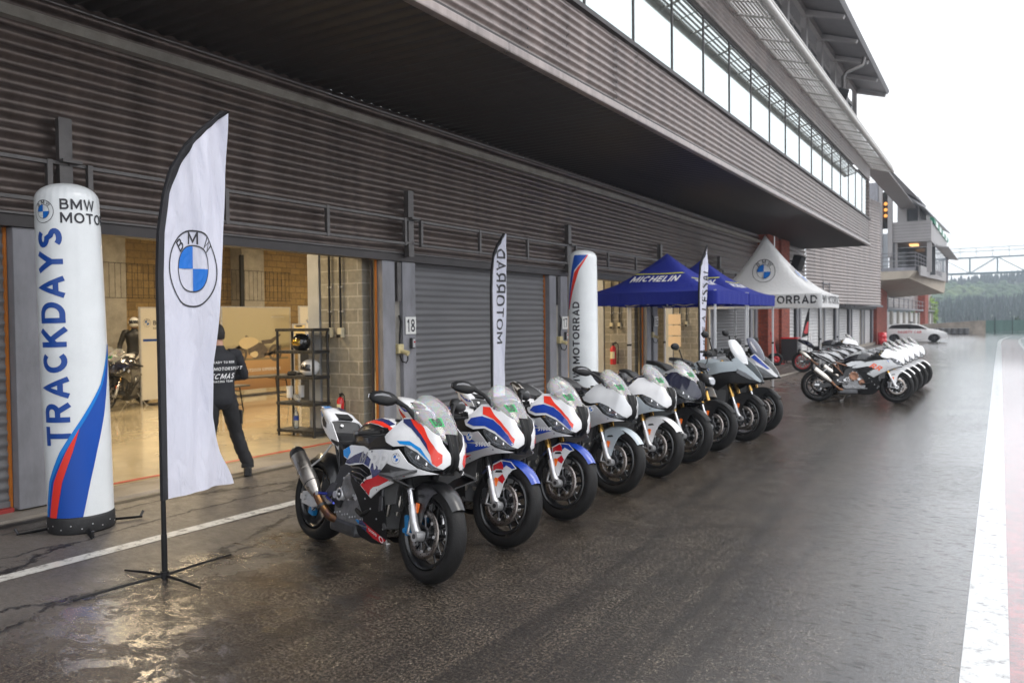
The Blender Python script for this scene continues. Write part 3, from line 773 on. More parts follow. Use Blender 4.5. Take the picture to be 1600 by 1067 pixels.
# hospitality block behind: grey box over a balcony slab, slanted roofs
mb = BB()
mb.box((-5.39,64.5,7.68), (2.66,5.0,1.42), PALE)
for i in range(6): mb.box((-5.39,61.995,7.1+.21*i), (2.64,.02,.012), LINTEL)
mb.box((-4.2,62.3,5.9), (.28,.3,2.1), PALE); mb.box((-6.45,62.3,5.9), (.5,.3,2.1), PALE)
mb.box((-5.4,66.9,5.9), (2.6,.1,2.1), UPG); mb.box((-6.4,64.5,5.9), (.1,4.8,2.1), UPG)
mb.build('hospitality_room')
mb = BB(); mb.box((-5.3,64.2,6.9), (.55,1.1,.07), mat('lamp_glow', (1,.6,.25), .4, emit=(1,.5,.18), estr=1.2)); mb.build('ceiling_lamp')
CONB = mat('warm_concrete', srgb(168,158,144), .8, var=.2, vscale=1.5)
mb = BB()
mb.hexa([(-8.1,61.5,4.3),(-5.4,61.5,4.45),(-4.0,76,3.7),(-8.1,76,3.4),(-8.1,61.5,4.95),(-5.0,61.5,4.95),(-3.9,76,4.8),(-8.1,76,4.8)], CONB)
mb.box((-6.6,61.6,5.08), (3.2,.1,.24), STEEL); mb.box((-4.35,69,5.0), (.12,13,.7), PALE, rot=(0,0,-.07)); mb.build('balcony_slab')
mb = BB()
for z in (5.35,5.65,5.95,6.2): mb.tube([(-7.9,61.6,z),(-5.0,61.6,z),(-4.1,75.5,z-.1)], .025, STEEL, n=6)
for i in range(12):
    t = i/11.; mb.tube([(-5.0+.9*t,61.6+13.9*t,4.9),(-5.0+.9*t,61.6+13.9*t,6.2-.1*t)], .02, STEEL, n=6)
mb.build('balcony_railing')
mb = BB(); mb.box((-7.05,62.2,6.2), (.58,.06,2.9), WPANEL); mb.build('white_panel')
mb = BB(); mb.box((-6.3,61.9,5.03), (1.6,.14,.16), mat('box_hedge_green', (.03,.1,.03), .8, var=.4, vscale=20)); mb.build('planter')
mb = BB()
mb.box((-7.25,62,8.0), (.28,.4,6.4), PALE); mb.box((-6.62,62,8.6), (.3,.4,5.2), PALE)
mb.box((-7.8,61.9,7.0), (.9,.2,8.5), STEEL)
mb.box((-6.95,62.3,9.3), (.4,.1,2.6), mat('dark_interior', (.02,.018,.015), .6)); mb.build('corner_frame')
for i in range(3):
    mb = BB(); mb.sphere((-6.93,62.1,8.9+.42*i), .12, mat('orange_lamp', (1,.45,.1), .5, emit=(1,.4,.08), estr=.6)); mb.build('hanging_lamp')
mb = BB(); mb.box((-5.6,66,9.3), (1.3,6,1.7), UPG); mb.box((-5.9,62.4,9.3), (.6,.3,1.8), PALE)
for i in range(5): mb.box((-4.9,62.8+1.5*i,9.3), (.08,.1,1.7), PALE)
mb.build('upper_room')
RF2 = mat('pale_roof_sheet', srgb(176,176,178), .4, .2)
mb = BB(); corr(mb, (-5.05,41.5,9.42), Vector((.02,1,.012)).normalized(), Vector((-1,0,.55)).normalized(), Vector((.55,0,1)).normalized(), 24, 1.4, .22, .05, RF2)
mb.box((-5.5,53.4,9.36), (1.0,24,.05), PALE)
mb.hexa([(-5.6,60,10.0),(-4.3,60,9.0),(-3.9,84,9.3),(-5.6,84,10.3),(-5.6,60,10.1),(-4.3,60,9.1),(-3.9,84,9.4),(-5.6,84,10.4)], RF2)
mb.build('roof')
mb = BB(); GW = mat('green_awning', srgb(24,110,84), .6); WW = mat('white_awning', srgb(215,225,220), .6)
for i in range(9): mb.hexa([(-4.2,63+2*i,8.45),(-3.95,63+2*i,8.25),(-3.95,65+2*i,8.25),(-4.2,65+2*i,8.45),(-4.2,63+2*i,8.75),(-3.95,63+2*i,8.62),(-3.95,65+2*i,8.62),(-4.2,65+2*i,8.75)], GW if i % 2 == 0 else WW)
mb.box((-4.1,72,7.7), (.1,17,1.1), PALE); mb.build('awning')
mb = BB(); mb.hexa([(-4.1,66,6.9),(-3.2,66,6.75),(-3.2,82,6.75),(-4.1,82,6.9),(-4.1,66,7.0),(-3.2,66,6.84),(-3.2,82,6.84),(-4.1,82,7.0)], RF2)
mb.box((-4.0,79.5,5.8), (.2,.5,2.2), STEEL); mb.build('canopy')
mb = BB()
for i in range(14): mb.tube([(-4.02,66.5+1.05*i,4.9),(-4.02,66.5+1.05*i,6.9)], .018, STEEL, n=5)
mb.build('balcony_screen')

# interior shell of the garages
mb = BB(); mb.box((-20.05,11,2.4), (.1,50,4.8), BLKY); mb.build('back_wall')
mb = BB(); mb.box((-14,11,4.75), (12.2,50,.1), CONC); mb.build('ceiling')
for y in (-13.9, 35.9):
    mb = BB(); mb.box((-14,y,2.4), (12.2,.1,4.8), BLKX); mb.build('side_wall')
for a, b in PIL[:7]:
    mb = BB(); mb.box((-8.74,a+.02,1.6), (.86,.26,3.13), BLKX); mb.build('block_pier')
    mb = BB(); mb.box((-9.32,a+.02,1.6), (.24,.30,3.13), mat('grey_column_paint', srgb(172,174,176), .5, var=.12)); mb.build('column')
mb = BB(); mb.box((-8.6,11,3.9), (.9,50,1.6), CONC); mb.build('inner_lintel')
for y in (5.0,9.0,12.2,16.8,22.8,28.5,-1.5):
    mb = BB(); mb.box((-19.75,y,2.4), (.5,.85,4.7), CONC); mb.build('rear_column')
# mesh cages on the back wall
mb = BB()
for i in range(90): mb.tube([(-19.5,4+.16*i,2.5),(-19.5,4+.16*i,3.4)], .006, PLAST, n=4, caps=False)
for z in (2.5,3.4): mb.tube([(-19.5,4,z),(-19.5,18.3,z)], .01, PLAST, n=4)
mb.build('wire_mesh')
for y in (6.4,8.3,11.2,14.2,16.3):
    mb = BB(); mb.box((-19.42,y,3.0), (.08,.12,1.7), PLAST); mb.build('cable_tray')
# conduits and sockets on the block pier
def conduit(y, x, zb=1.72):
    mb = BB(); mb.tube([(x,y,2.95),(x,y,zb)], .018, PLAST, n=8)
    for z in (zb+.25, 2.35): mb.box((x,y+.01,z), (.07,.03,.025), ALU)
    mb.build('conduit')
    mb = BB(); mb.box((x,y,zb-.08), (.085,.08,.15), mat('cream_socket', srgb(205,196,168), .5), bev=.012); mb.box((x,y-.045,zb-.13), (.06,.05,.05), PLAST)
    mb.build('socket')
for (a, b) in PIL[3:7]:
    conduit(a-.15, -8.72); conduit(a-.15, -8.95)

# wall mounted bits on pillars
def socket_box(y, label):
    t = empty('socket_box', (-8.02,y,1.38), label=label, cat='socket box', group='socket boxes on the garage pillars')
    mb = MB(); c = mat('yellowed_socket', srgb(200,186,140), .5, var=.2, vscale=20); mb.box((0,0,0), (.11,.13,.15), c, bev=.015); mb.build('housing', t)
    mb = MB(); mb.cyl((.04,0,-.03), (.13,.02,-.06), .035, c); mb.cyl((.13,.02,-.06), (.17,.03,-.075), .04, c); mb.build('plug', t)
    mb = MB(); mb.tube([(.02,0,.07),(.02,.005,.2),(.03,.03,.42),(.0,.02,.52)], .016, PLAST, n=8)
    mb.tube([(.15,.03,-.08),(.14,.05,-.17),(.10,.06,-.22),(.04,.03,-.2),(.02,.0,-.1)], .01, PLAST, n=8); mb.build('cable', t)
    return t
socket_box(4.60, 'yellowed socket box with looped cable on concrete pillar behind the tall inflatable column')
socket_box(9.74, 'yellowed socket box with looped cable beside the number 18 plate')
socket_box(15.08, 'small socket box with cable left of the number 17 plate')
socket_box(20.4, 'socket box on grey pillar seen under the blue tent')
def number(y, n, lab):
    t = empty('number_sign', (-7.975,y,1.74), label=lab, cat='sign', group='garage number plates')
    mb = MB(); mb.box((0,0,0), (.012,.255,.27), mat('sign_white', (.72,.72,.70), .45, var=.1, vscale=12), bev=.004); mb.build('plate', t)
    mb = MB(); put2d(mb, shift2d(text2d(n, .26, .012), s=.82, sy=1.08), lambda u, v: Vector((.0085,u,v)), INK); mb.build('digits', t)
number(9.99, '18', 'white plate with black number 18 on grey pillar')
number(15.26, '17', 'white plate with black number 17 on grey pillar')
number(20.6, '16', 'white plate with black number 16 behind the blue tent pole')
for y, l in ((9.99,'grey key switch box under the number 18 plate'),(15.26,'grey key switch box under the number 17 plate')):
    t = empty('switch_box', (-7.965,y+.02,1.46), label=l, cat='switch box', group='key switches on the pillars')
    mb = MB(); mb.box((0,0,0), (.06,.075,.17), DALU, bev=.008); mb.build('housing', t)
    mb = MB(); mb.box((.035,.0,0), (.012,.05,.13), ALU, bev=.004); mb.cyl((.04,0,.02), (.055,0,.02), .012, RED); mb.build('key_plate', t)

# ceiling lamps in the garages
LAMP = mat('tube_lamp_glow', (1,.86,.62), .4, emit=(1,.80,.52), estr=12)
for i, (x, y) in enumerate([(-11,-2),(-16,-2),(-11,3),(-16,3),(-11,7.2),(-16,7.2),(-11,12.5),(-16,12.5),(-11,17.6),(-16,17.6),(-11,23),(-16,23),(-11.5,29)]):
    t = empty('tube_lamp', (x,y,4.2), label='lit warm tube lamp hanging under the garage ceiling', cat='lamp', group='tube lamps under the garage ceiling')
    mb = MB(); mb.box((0,0,.06), (.16,1.6,.05), WHITEINK); mb.build('housing', t)
    mb = MB(); mb.box((0,0,0), (.12,1.55,.05), LAMP); mb.build('tube', t)
    ld = bpy.data.lights.new('tube_light', 'AREA'); ld.shape = 'RECTANGLE'; ld.size = .3; ld.size_y = 1.6
    ld.energy = 74; ld.color = (1,.80,.52)
    lo = bpy.data.objects.new('tube_light', ld); COL.objects.link(lo); lo.parent = t; lo.location = (0,0,-.06)

# ------------------------------------------------------------------ light, sky, camera
w = bpy.data.worlds.new('World'); SC.world = w; w.use_nodes = True
N = w.node_tree.nodes; L = w.node_tree.links
bg = N['Background']; sk = N.new('ShaderNodeTexSky'); sk.sky_type = 'NISHITA'; sk.sun_disc = False
SUN_E, SUN_R = R(52), R(70)
sk.sun_elevation = SUN_E; sk.sun_rotation = SUN_R; sk.air_density = 1; sk.dust_density = 4
mx = N.new('ShaderNodeMix'); mx.data_type = 'RGBA'; mx.inputs[0].default_value = .82
mx.inputs[7].default_value = (9.3,9.45,9.7,1)
L.new(sk.outputs[0], mx.inputs[6]); L.new(mx.outputs[2], bg.inputs['Color']); bg.inputs['Strength'].default_value = .125
sl = bpy.data.lights.new('sun', 'SUN'); sl.energy = .7; sl.angle = R(30); sl.color = (1,.97,.93)
so = bpy.data.objects.new('sun', sl); COL.objects.link(so)
sd = Vector((sin(SUN_R)*cos(SUN_E), cos(SUN_R)*cos(SUN_E), sin(SUN_E)))
so.rotation_euler = (-sd).to_track_quat('-Z', 'Y').to_euler(); so.location = (5,0,20)
cd = bpy.data.cameras.new('camera'); cam = bpy.data.objects.new('camera', cd); COL.objects.link(cam); SC.camera = cam
yaw, pit, rol = R(31.4), .025994, .010472
F = Vector((-sin(yaw)*cos(pit), cos(yaw)*cos(pit), -sin(pit))); Rt = Vector((cos(yaw), sin(yaw), 0)); Up = Rt.cross(F)
R2 = Rt*cos(rol)-Up*sin(rol); U2 = Rt*sin(rol)+Up*cos(rol)
mw = Matrix((R2, U2, -F)).transposed().to_4x4(); mw.translation = (0,0,1.8); cam.matrix_world = mw
cd.sensor_width = 36; cd.lens = 1250/1600*36; cd.clip_end = 4000; cd.clip_start = .05
cd.dof.use_dof = True; cd.dof.focus_distance = 6.0; cd.dof.aperture_fstop = 2.4
SC.view_settings.view_transform = 'Standard'; SC.view_settings.look = 'None'; SC.view_settings.gamma = 1
SC.view_settings.exposure = .93
SC.cycles.max_bounces = 8; SC.cycles.transparent_max_bounces = 24; SC.cycles.use_denoising = True
SC.cycles.sample_clamp_indirect = 6
# ------------------------------------------------------------------ motorcycles
def table(xs, zs, T):
    def cr(p0, p1, p2, p3, t):
        return .5*((2*p1)+(-p0+p2)*t+(2*p0-5*p1+4*p2-p3)*t*t+(-p0+3*p1-3*p2+p3)*t**3)
    def loc(a, v):
        v = max(a[0], min(a[-1]-1e-9, v)); i = max(k for k in range(len(a)-1) if a[k] <= v)
        return i, (v-a[i])/(a[i+1]-a[i])
    def f(x, z):
        i, t = loc(xs, x); j, s = loc(zs, z); c = lambda k, n: max(0, min(n-1, k))
        r_ = []
        for di in (-1,0,1,2):
            row = T[c(i+di, len(xs))]
            r_.append(cr(*[row[c(j+dj, len(zs))] for dj in (-1,0,1,2)], s))
        return cr(*r_, t)
    return f
WF = table([.5,.7,.9,1.1,1.25,1.4,1.5,1.56,1.597], [.15,.3,.45,.6,.75,.9,1.05],
  [[.10,.15,.19,.20,.19,.17,.15],[.10,.17,.215,.225,.21,.18,.15],[.10,.17,.215,.24,.235,.20,.17],[.09,.15,.20,.24,.25,.235,.19],
   [.08,.13,.17,.215,.245,.23,.165],[.06,.10,.13,.165,.20,.175,.12],[.05,.07,.09,.125,.152,.135,.09],[.04,.05,.06,.085,.108,.10,.06],[.015,.02,.02,.022,.028,.03,.02]])
_XF = [(.70,1.545),(.715,1.552),(.74,1.576),(.775,1.600),(.82,1.602),(.86,1.590),(.90,1.572),(.94,1.550),(.965,1.535),(1.05,1.46),(1.1,1.40)]
def xfr(z):
    z = max(.70, min(1.099, z)); i = max(k for k in range(len(_XF)-1) if _XF[k][0] <= z)
    a, b = _XF[i], _XF[i+1]; return a[1]+(b[1]-a[1])*(z-a[0])/(b[0]-a[0])
def WN(x, z):
    d = max(0., xfr(z)-x); q = .026+.66*math.sqrt(d)+.12*max(0, z-.86); w = WF(x, z)
    return -math.log(math.exp(-w*60)+math.exp(-q*60))/60+.004
WT = table([-.2,-.1,0,.15,.35,.6], [.7,.8,.9,1.05],
  [[.02,.02,.03,.025],[.04,.05,.06,.045],[.07,.09,.10,.075],[.09,.115,.13,.10],[.11,.13,.135,.12],[.14,.15,.14,.12]])
def panel(mb, poly, wf, m, side, off=0., th=.005, h=.04, rnd=0):
    if rnd: poly = smooth_poly(poly, rnd)
    vs, fs = tess(poly, h)
    n = len(vs)
    A = [(x, side*(wf(x, z)+off), z) for x, z in vs]
    mb.add(A, fs, m)
    if th:
        B = [(x, side*(wf(x, z)+off-th), z) for x, z in vs]
        mb.add(B, fs, m)
        cnt = {}
        for f in fs:
            for k in range(len(f)):
                e = (f[k], f[(k+1) % len(f)]); cnt[tuple(sorted(e))] = cnt.get(tuple(sorted(e)), 0)+1
        o = []
        for (a, b), c in cnt.items():
            if c == 1: o.append((a, b))
        mb.add(A+B, [(a, b, b+n, a+n) for a, b in o], m, False)
def dec(mb, poly, wf, m, side, off=.0022, h=.03): panel(mb, poly, wf, m, side, off, 0, h)
def tdec(mb, s, size, x, z, wf, m, side, off=.003, rot=0., weight=.03, shear=0., sx=1., clip=None):
    sh = shift2d(text2d(s, size, weight, shear, step=.03), 0, 0, 0, sx, 1.)
    c, d = cos(rot), sin(rot); g = -side
    put2d(mb, sh, lambda u, v: Vector((x+g*(u*c-v*d*1.), side*(wf(x+g*(u*c-v*d), z+u*d+v*c)+off), z+(u*d+v*c))), m)
def rdec(mb, r, x, z, wf, side, off=.003):
    g = -side
    roundel(mb, lambda u, v, l: Vector((x+g*u, side*(wf(x+g*u, z+v)+off+l), z+v)), r, .0008, True)

def tyre(mb, w_, ro, c, m, n=56):
    prof = []; rc = ro-.052; 
    for i in range(17):
        t = R(-128+16*i); prof.append((w_/2*sin(t)*(1.0 if abs(sin(t)) < .99 else 1), rc+.052*cos(t)))
    mb.lathe(prof, c, 'y', m, n)
    # tread grooves
    def P(a, t, l):
        rr = rc+(.052+l)*cos(t); return Vector(c)+Vector((rr*cos(a), (w_/2+l)*sin(t), rr*sin(a)))
    for k in range(18):
        for s in (-1, 1):
            a = 2*PI*(k+(.5 if s > 0 else 0))/18; rows = []
            for j in range(6):
                t = R(12+9*j)*s; aa = a+.05*j+.008*j*j*.6
                rows.append([P(aa-.010, t, .0012), P(aa+.010, t, .0012)])
            mb.grid(rows, MATS['tread_groove'])
mat('tread_groove', (.006,.006,.006), .6)
def wheel(root, T, c, w_, ro, rimm, front=True):
    mb = MB(); mb.T = T; tyre(mb, w_, ro, c, RUBBER); tw = mb
    wh = MB(); wh.T = T; hw = w_*.41; rr = .218
    wh.lathe([(-hw,rr+.006),(-hw-.004,rr),(-hw+.004,rr-.012),(-hw*.6,rr-.022),(0,rr-.026),(hw*.6,rr-.022),(hw-.004,rr-.012),(hw+.004,rr),(hw,rr+.006),
              (hw-.008,rr-.002),(hw*.5,rr-.010),(0,rr-.014),(-hw*.5,rr-.010),(-hw+.008,rr-.002)], c, 'y', rimm, 56, closed=True)
    cx, cy, cz = c
    for k in range(5):
        for d in (-1, 1):
            a = 2*PI*k/5+.3; a1 = a+d*.20; a0 = a+d*.55
            p0 = Vector((cx+.035*cos(a0), cy, cz+.035*sin(a0))); p1 = Vector((cx+(rr-.02)*cos(a1), cy, cz+(rr-.02)*sin(a1))); pm = p0.lerp(p1, .5)
            wh.tube([p0, pm, p1], [(.017,.020),(.009,.014),(.008,.018)], rimm, n=8)
    wh.cyl((cx,cy-.06,cz), (cx,cy+.06,cz), .036, rimm, n=20); wh.cyl((cx,cy-.10,cz), (cx,cy+.10,cz), .014, ALU, n=12)
    w = wh.build('wheel', root, auto=40); tw.build('tyre', w)
    # discs
    for s in ((-1, 1) if front else (-1,)):
        mb = MB(); mb.T = T; r1, r0 = (.16, .118) if front else (.11, .075); y = cy+s*(.066 if front else .075)
        mb.lathe([(y-.0025-cy,r0),(y-.0025-cy,r1),(y+.0025-cy,r1),(y+.0025-cy,r0)], c, 'y', DISC, 40, closed=True)
        for k in range(40 if front else 24):
            a = 2*PI*k/(40 if front else 24); rq = r0+(r1-r0)*(.25+.25*(k % 3))
            mb.cyl((cx+rq*cos(a), y-.0034, cz+rq*sin(a)), (cx+rq*cos(a), y+.0034, cz+rq*sin(a)), .0042, MATS['tread_groove'], n=6)
        mb.lathe([(y-.003-cy,.038),(y-.003-cy,.056),(y+.003-cy,.056),(y+.003-cy,.038)], c, 'y', DALU, 30, closed=True)
        for k in range(8):
            a = 2*PI*k/8; mb.tube([(cx+.05*cos(a-.3), y, cz+.05*sin(a-.3)), (cx+(r0-.006)*cos(a), y, cz+(r0-.006)*sin(a))], [.007,.006], DALU, n=6)
        for k in range(8):
            a = 2*PI*k/8; mb.cyl((cx+(r0-.006)*cos(a), y-.006, cz+(r0-.006)*sin(a)), (cx+(r0-.006)*cos(a), y+.006, cz+(r0-.006)*sin(a)), .011, ALU, n=10)
        mb.build('brake_disc', w)
    return w

def windscreen(mb, C, S, m, n=8, nu=10, th=0):
    def ip(L_, t):
        q = t*(len(L_)-1); i = min(len(L_)-2, int(q)); f = q-i
        g = lambda k: Vector(L_[max(0, min(len(L_)-1, k))])
        a, b, c, d = g(i-1), g(i), g(i+1), g(i+2)
        return .5*((2*b)+(c-a)*f+(2*a-5*b+4*c-d)*f*f+(-a+3*b-3*c+d)*f**3)
    rows = []
    for i in range(nu+1):
        t = i/nu; c = ip(C, t); s_ = ip(S, t); row = []
        for j in range(-n, n+1):
            v = j/n*PI/2; k = 1-cos(v); row.append(Vector((c.x+(s_.x-c.x)*k, s_.y*sin(v), c.z+(s_.z-c.z)*k)))
        rows.append(row)
    mb.grid(rows, m)
    return rows

def loft_x(mb, st, m, n=20, e=2.6, a0=0, a1=2*PI, caps=True):
    """sections along x: (x, zc, hw, hup, hdn)"""
    rings = []
    for (x, zc, hw, hu, hd) in st:
        r_ = []
        for k in range(n if a1-a0 > 6.28 else n+1):
            a = a0+(a1-a0)*k/n; c, s = cos(a), sin(a)
            h = hu if s >= 0 else hd
            r_.append((x, hw*math.copysign(abs(c)**(2/e), c), zc+h*math.copysign(abs(s)**(2/e), s)))
        rings.append(r_)
    if a1-a0 > 6.28: mb.loft(rings, m, caps)
    else: mb.grid(rings, m)

def reflector(mb, x, y, z, s):
    mb.box((x,y,z), (.034,.012,.062), AMBER, rot=(0,.15,0), bev=.005)

def front_end(root, st, L_):
    """fork, wheel, mudguard, bars turned about the steering axis"""
    A = Vector((1.132,0,.95)); ax = Vector((1.415-1.132,0,.30-.95)).normalized()
    T0 = Matrix.Translation((-.72,0,0))
    T = T0 @ Matrix.Translation(A) @ Matrix.Rotation(st, 4, -ax) @ Matrix.Translation(-A)
    gap = L_.get('lift', 0)
    wheel(root, T, (1.44,0,.315), .128, .315, L_.get('rim', RIM), True)
    up = L_['fork']
    for s in (-1, 1):
        mb = MB(); mb.T = T; y = s*.106
        f = lambda z: (1.415-(z-.30)*.4348, y, z)
        zt = L_.get('forktop', .97)
        mb.cyl(f(.585), f(zt), .0275, up, n=20); mb.cyl(f(.575), f(.60), .0295, up, n=20)
        mb.cyl(f(.40), f(.585), .0205, CHROME, n=18)
        mb.cyl(f(.33), f(.47), .027, ALU, n=16); mb.cyl(f(.47), f(.485), .024, ALU, n=16)
        mb.tube([(1.435,y,.30),(1.40,y,.345),f(.40)], [.034,.027,.024], ALU, n=12)
        mb.cyl((1.438,y-.032,.30), (1.438,y+.032,.30), .034, ALU, n=18); mb.cyl((1.438,y-.036,.30), (1.438,y+.036,.30), .016, DALU, n=12)
        # caliper mounts
        mb.tube([f(.44),(1.335,y*.98,.37),(1.325,y*.98,.30),(1.41,y,.29)], [.010,.011,.011,.010], ALU, n=8)
        mb.build('fork_leg', root)
        mb = MB(); mb.T = T; cal = L_['cal']
        for (x, z, l) in ((1.298,.345,.11),):
            mb.box((x,s*.068,z), (.052,.075,.135), cal, rot=(0,-.25,0), bev=.014)
            for dz in (-.035,.03): mb.cyl((x+.01*dz/.03,s*.100,z+dz), (x+.01*dz/.03,s*.112,z+dz), .017, cal if cal is CALB else DALU, n=14)
        mb.build('brake_caliper', root)
        mb = MB(); mb.T = T; mb.tube([(1.30,s*.10,.41),(1.25,s*.13,.52),(1.24,s*.12,.65),(1.2,s*.09,.78)], .0045, PLAST, n=6); mb.build('brake_hose', root)
    # mudguard
    mb = MB(); mb.T = T; fm = L_['fender']; rows = []
    for i in range(15):
        a = R(38+i*7.6); row = []; wd = .070*(1 if i > 2 else .75+.08*i); ro = .346+.010*sin(PI*i/14)
        for j in range(9):
            t = (j-4)/4.; row.append((1.437+(ro-.030*abs(t)**2.6)*cos(a), wd*t, .30+(ro-.030*abs(t)**2.6)*sin(a)))
        rows.append(row)
    mb.grid(rows, fm)
    sg = [(-.135,.29),(-.06,.335),(.035,.335),(.10,.29),(.065,.275),(.035,.24),(.005,.17),(-.015,.06),(-.05,.055),(-.075,.14),(-.115,.22)]
    for s in (-1, 1):
        wf = lambda x, z: .074+.012*(1-min(1, max(0, (z-.36)/.26)))
        P = [(1.44+a, .30+b) for a, b in sg]
        panel(mb, P, wf, L_['fender2'], s, 0, .005, .05)
        dec(mb, [(1.44+a,.30+b) for a, b in ((-.095,.235),(-.02,.245),(-.035,.262),(-.088,.252))], wf, MATS['tread_groove'], s)
        if L_.get('fred'):
            dec(mb, [(1.44+a,.30+b) for a, b in ((-.115,.245),(-.125,.285),(-.055,.325),(-.03,.30),(-.02,.268),(-.09,.262))], wf, RED, s, .0018)
            dec(mb, [(1.44+a,.30+b) for a, b in ((-.07,.19),(-.02,.235),(.015,.20),(-.005,.165))], wf, RED, s, .0018)
            dec(mb, [(1.44+a,.30+b) for a, b in ((-.045,.328),(.035,.33),(.092,.292),(.06,.283),(0,.302),(-.02,.278))], wf, BLUE, s, .0018)
    mb.build('mudguard', root)
    for s in (-1, 1):
        mb = MB(); mb.T = T; reflector(mb, 1.375, s*.091, .47, s); mb.build('reflector', root)
    # bars
    T2 = T; hz = L_.get('barz', .925); bx = L_.get('barx', 1.10)
    mb = MB(); mb.T = T2
    mb.box((1.125,0,.965), (.10,.27,.035), FRAMEM, rot=(0,.4,0), bev=.012); mb.box((1.20,0,.80), (.10,.27,.04), FRAMEM, rot=(0,.4,0), bev=.012)
    mb.cyl((1.17,0,.79), (1.12,0,.98), .03, FRAMEM); mb.cyl((1.118,0,.975), (1.111,0,.992), .022, CHROME)
    mb.build('triple_clamp', root)
    for s in (-1, 1):
        hb = MB(); hb.T = T2; end = L_.get('barend', (.985,.36,.895))
        a = Vector((bx,s*L_.get('bary',.11),hz)); b = Vector((end[0],s*end[1],end[2]))
        hb.tube([a, a.lerp(b,.4), b], .012, FRAMEM, n=10); h = hb.build('handlebar', root)
        mb = MB(); mb.T = T2; p = a.lerp(b,.48)
        mb.tube([p, p.lerp(b,.1), b.lerp(p,.05), b], [.019,.017,.017,.019], RUBBER, n=12); mb.cyl(b, b+(b-a).normalized()*.025, .017, DALU); mb.build('grip', h)
        mb = MB(); mb.T = T2; q = a.lerp(b,.38); mb.box(q+Vector((0,0,.006)), (.045,.06,.045), PLAST, bev=.01); mb.box(q+Vector((.01,0,.03)), (.03,.035,.02), PLAST, bev=.005)
        mb.build('switch_unit', h)
        mb = MB(); mb.T = T2; q = a.lerp(b,.33)+Vector((.05,0,-.005))
        mb.tube([q, q+Vector((.02,s*.04,0)), b+Vector((.075,-s*.02,-.01)), b+Vector((.06,s*.0,-.012))], [.009,.008,.006,.006], L_.get('lever', PLAST), n=8)
        mb.cyl(q+Vector((0,-s*.02,.0)), q+Vector((-.002,-s*.02,.03)), .02, PLAST, n=14); mb.build('lever', h)
    mb = MB(); mb.T = T2; mb.cyl((1.17,-.165,.955), (1.165,-.165,1.0), .019, mat('fluid_pot', (.30,.28,.2), .3)); mb.cyl((1.165,-.165,1.0), (1.163,-.165,1.012), .021, PLAST); mb.build('brake_reservoir', root)
    return T

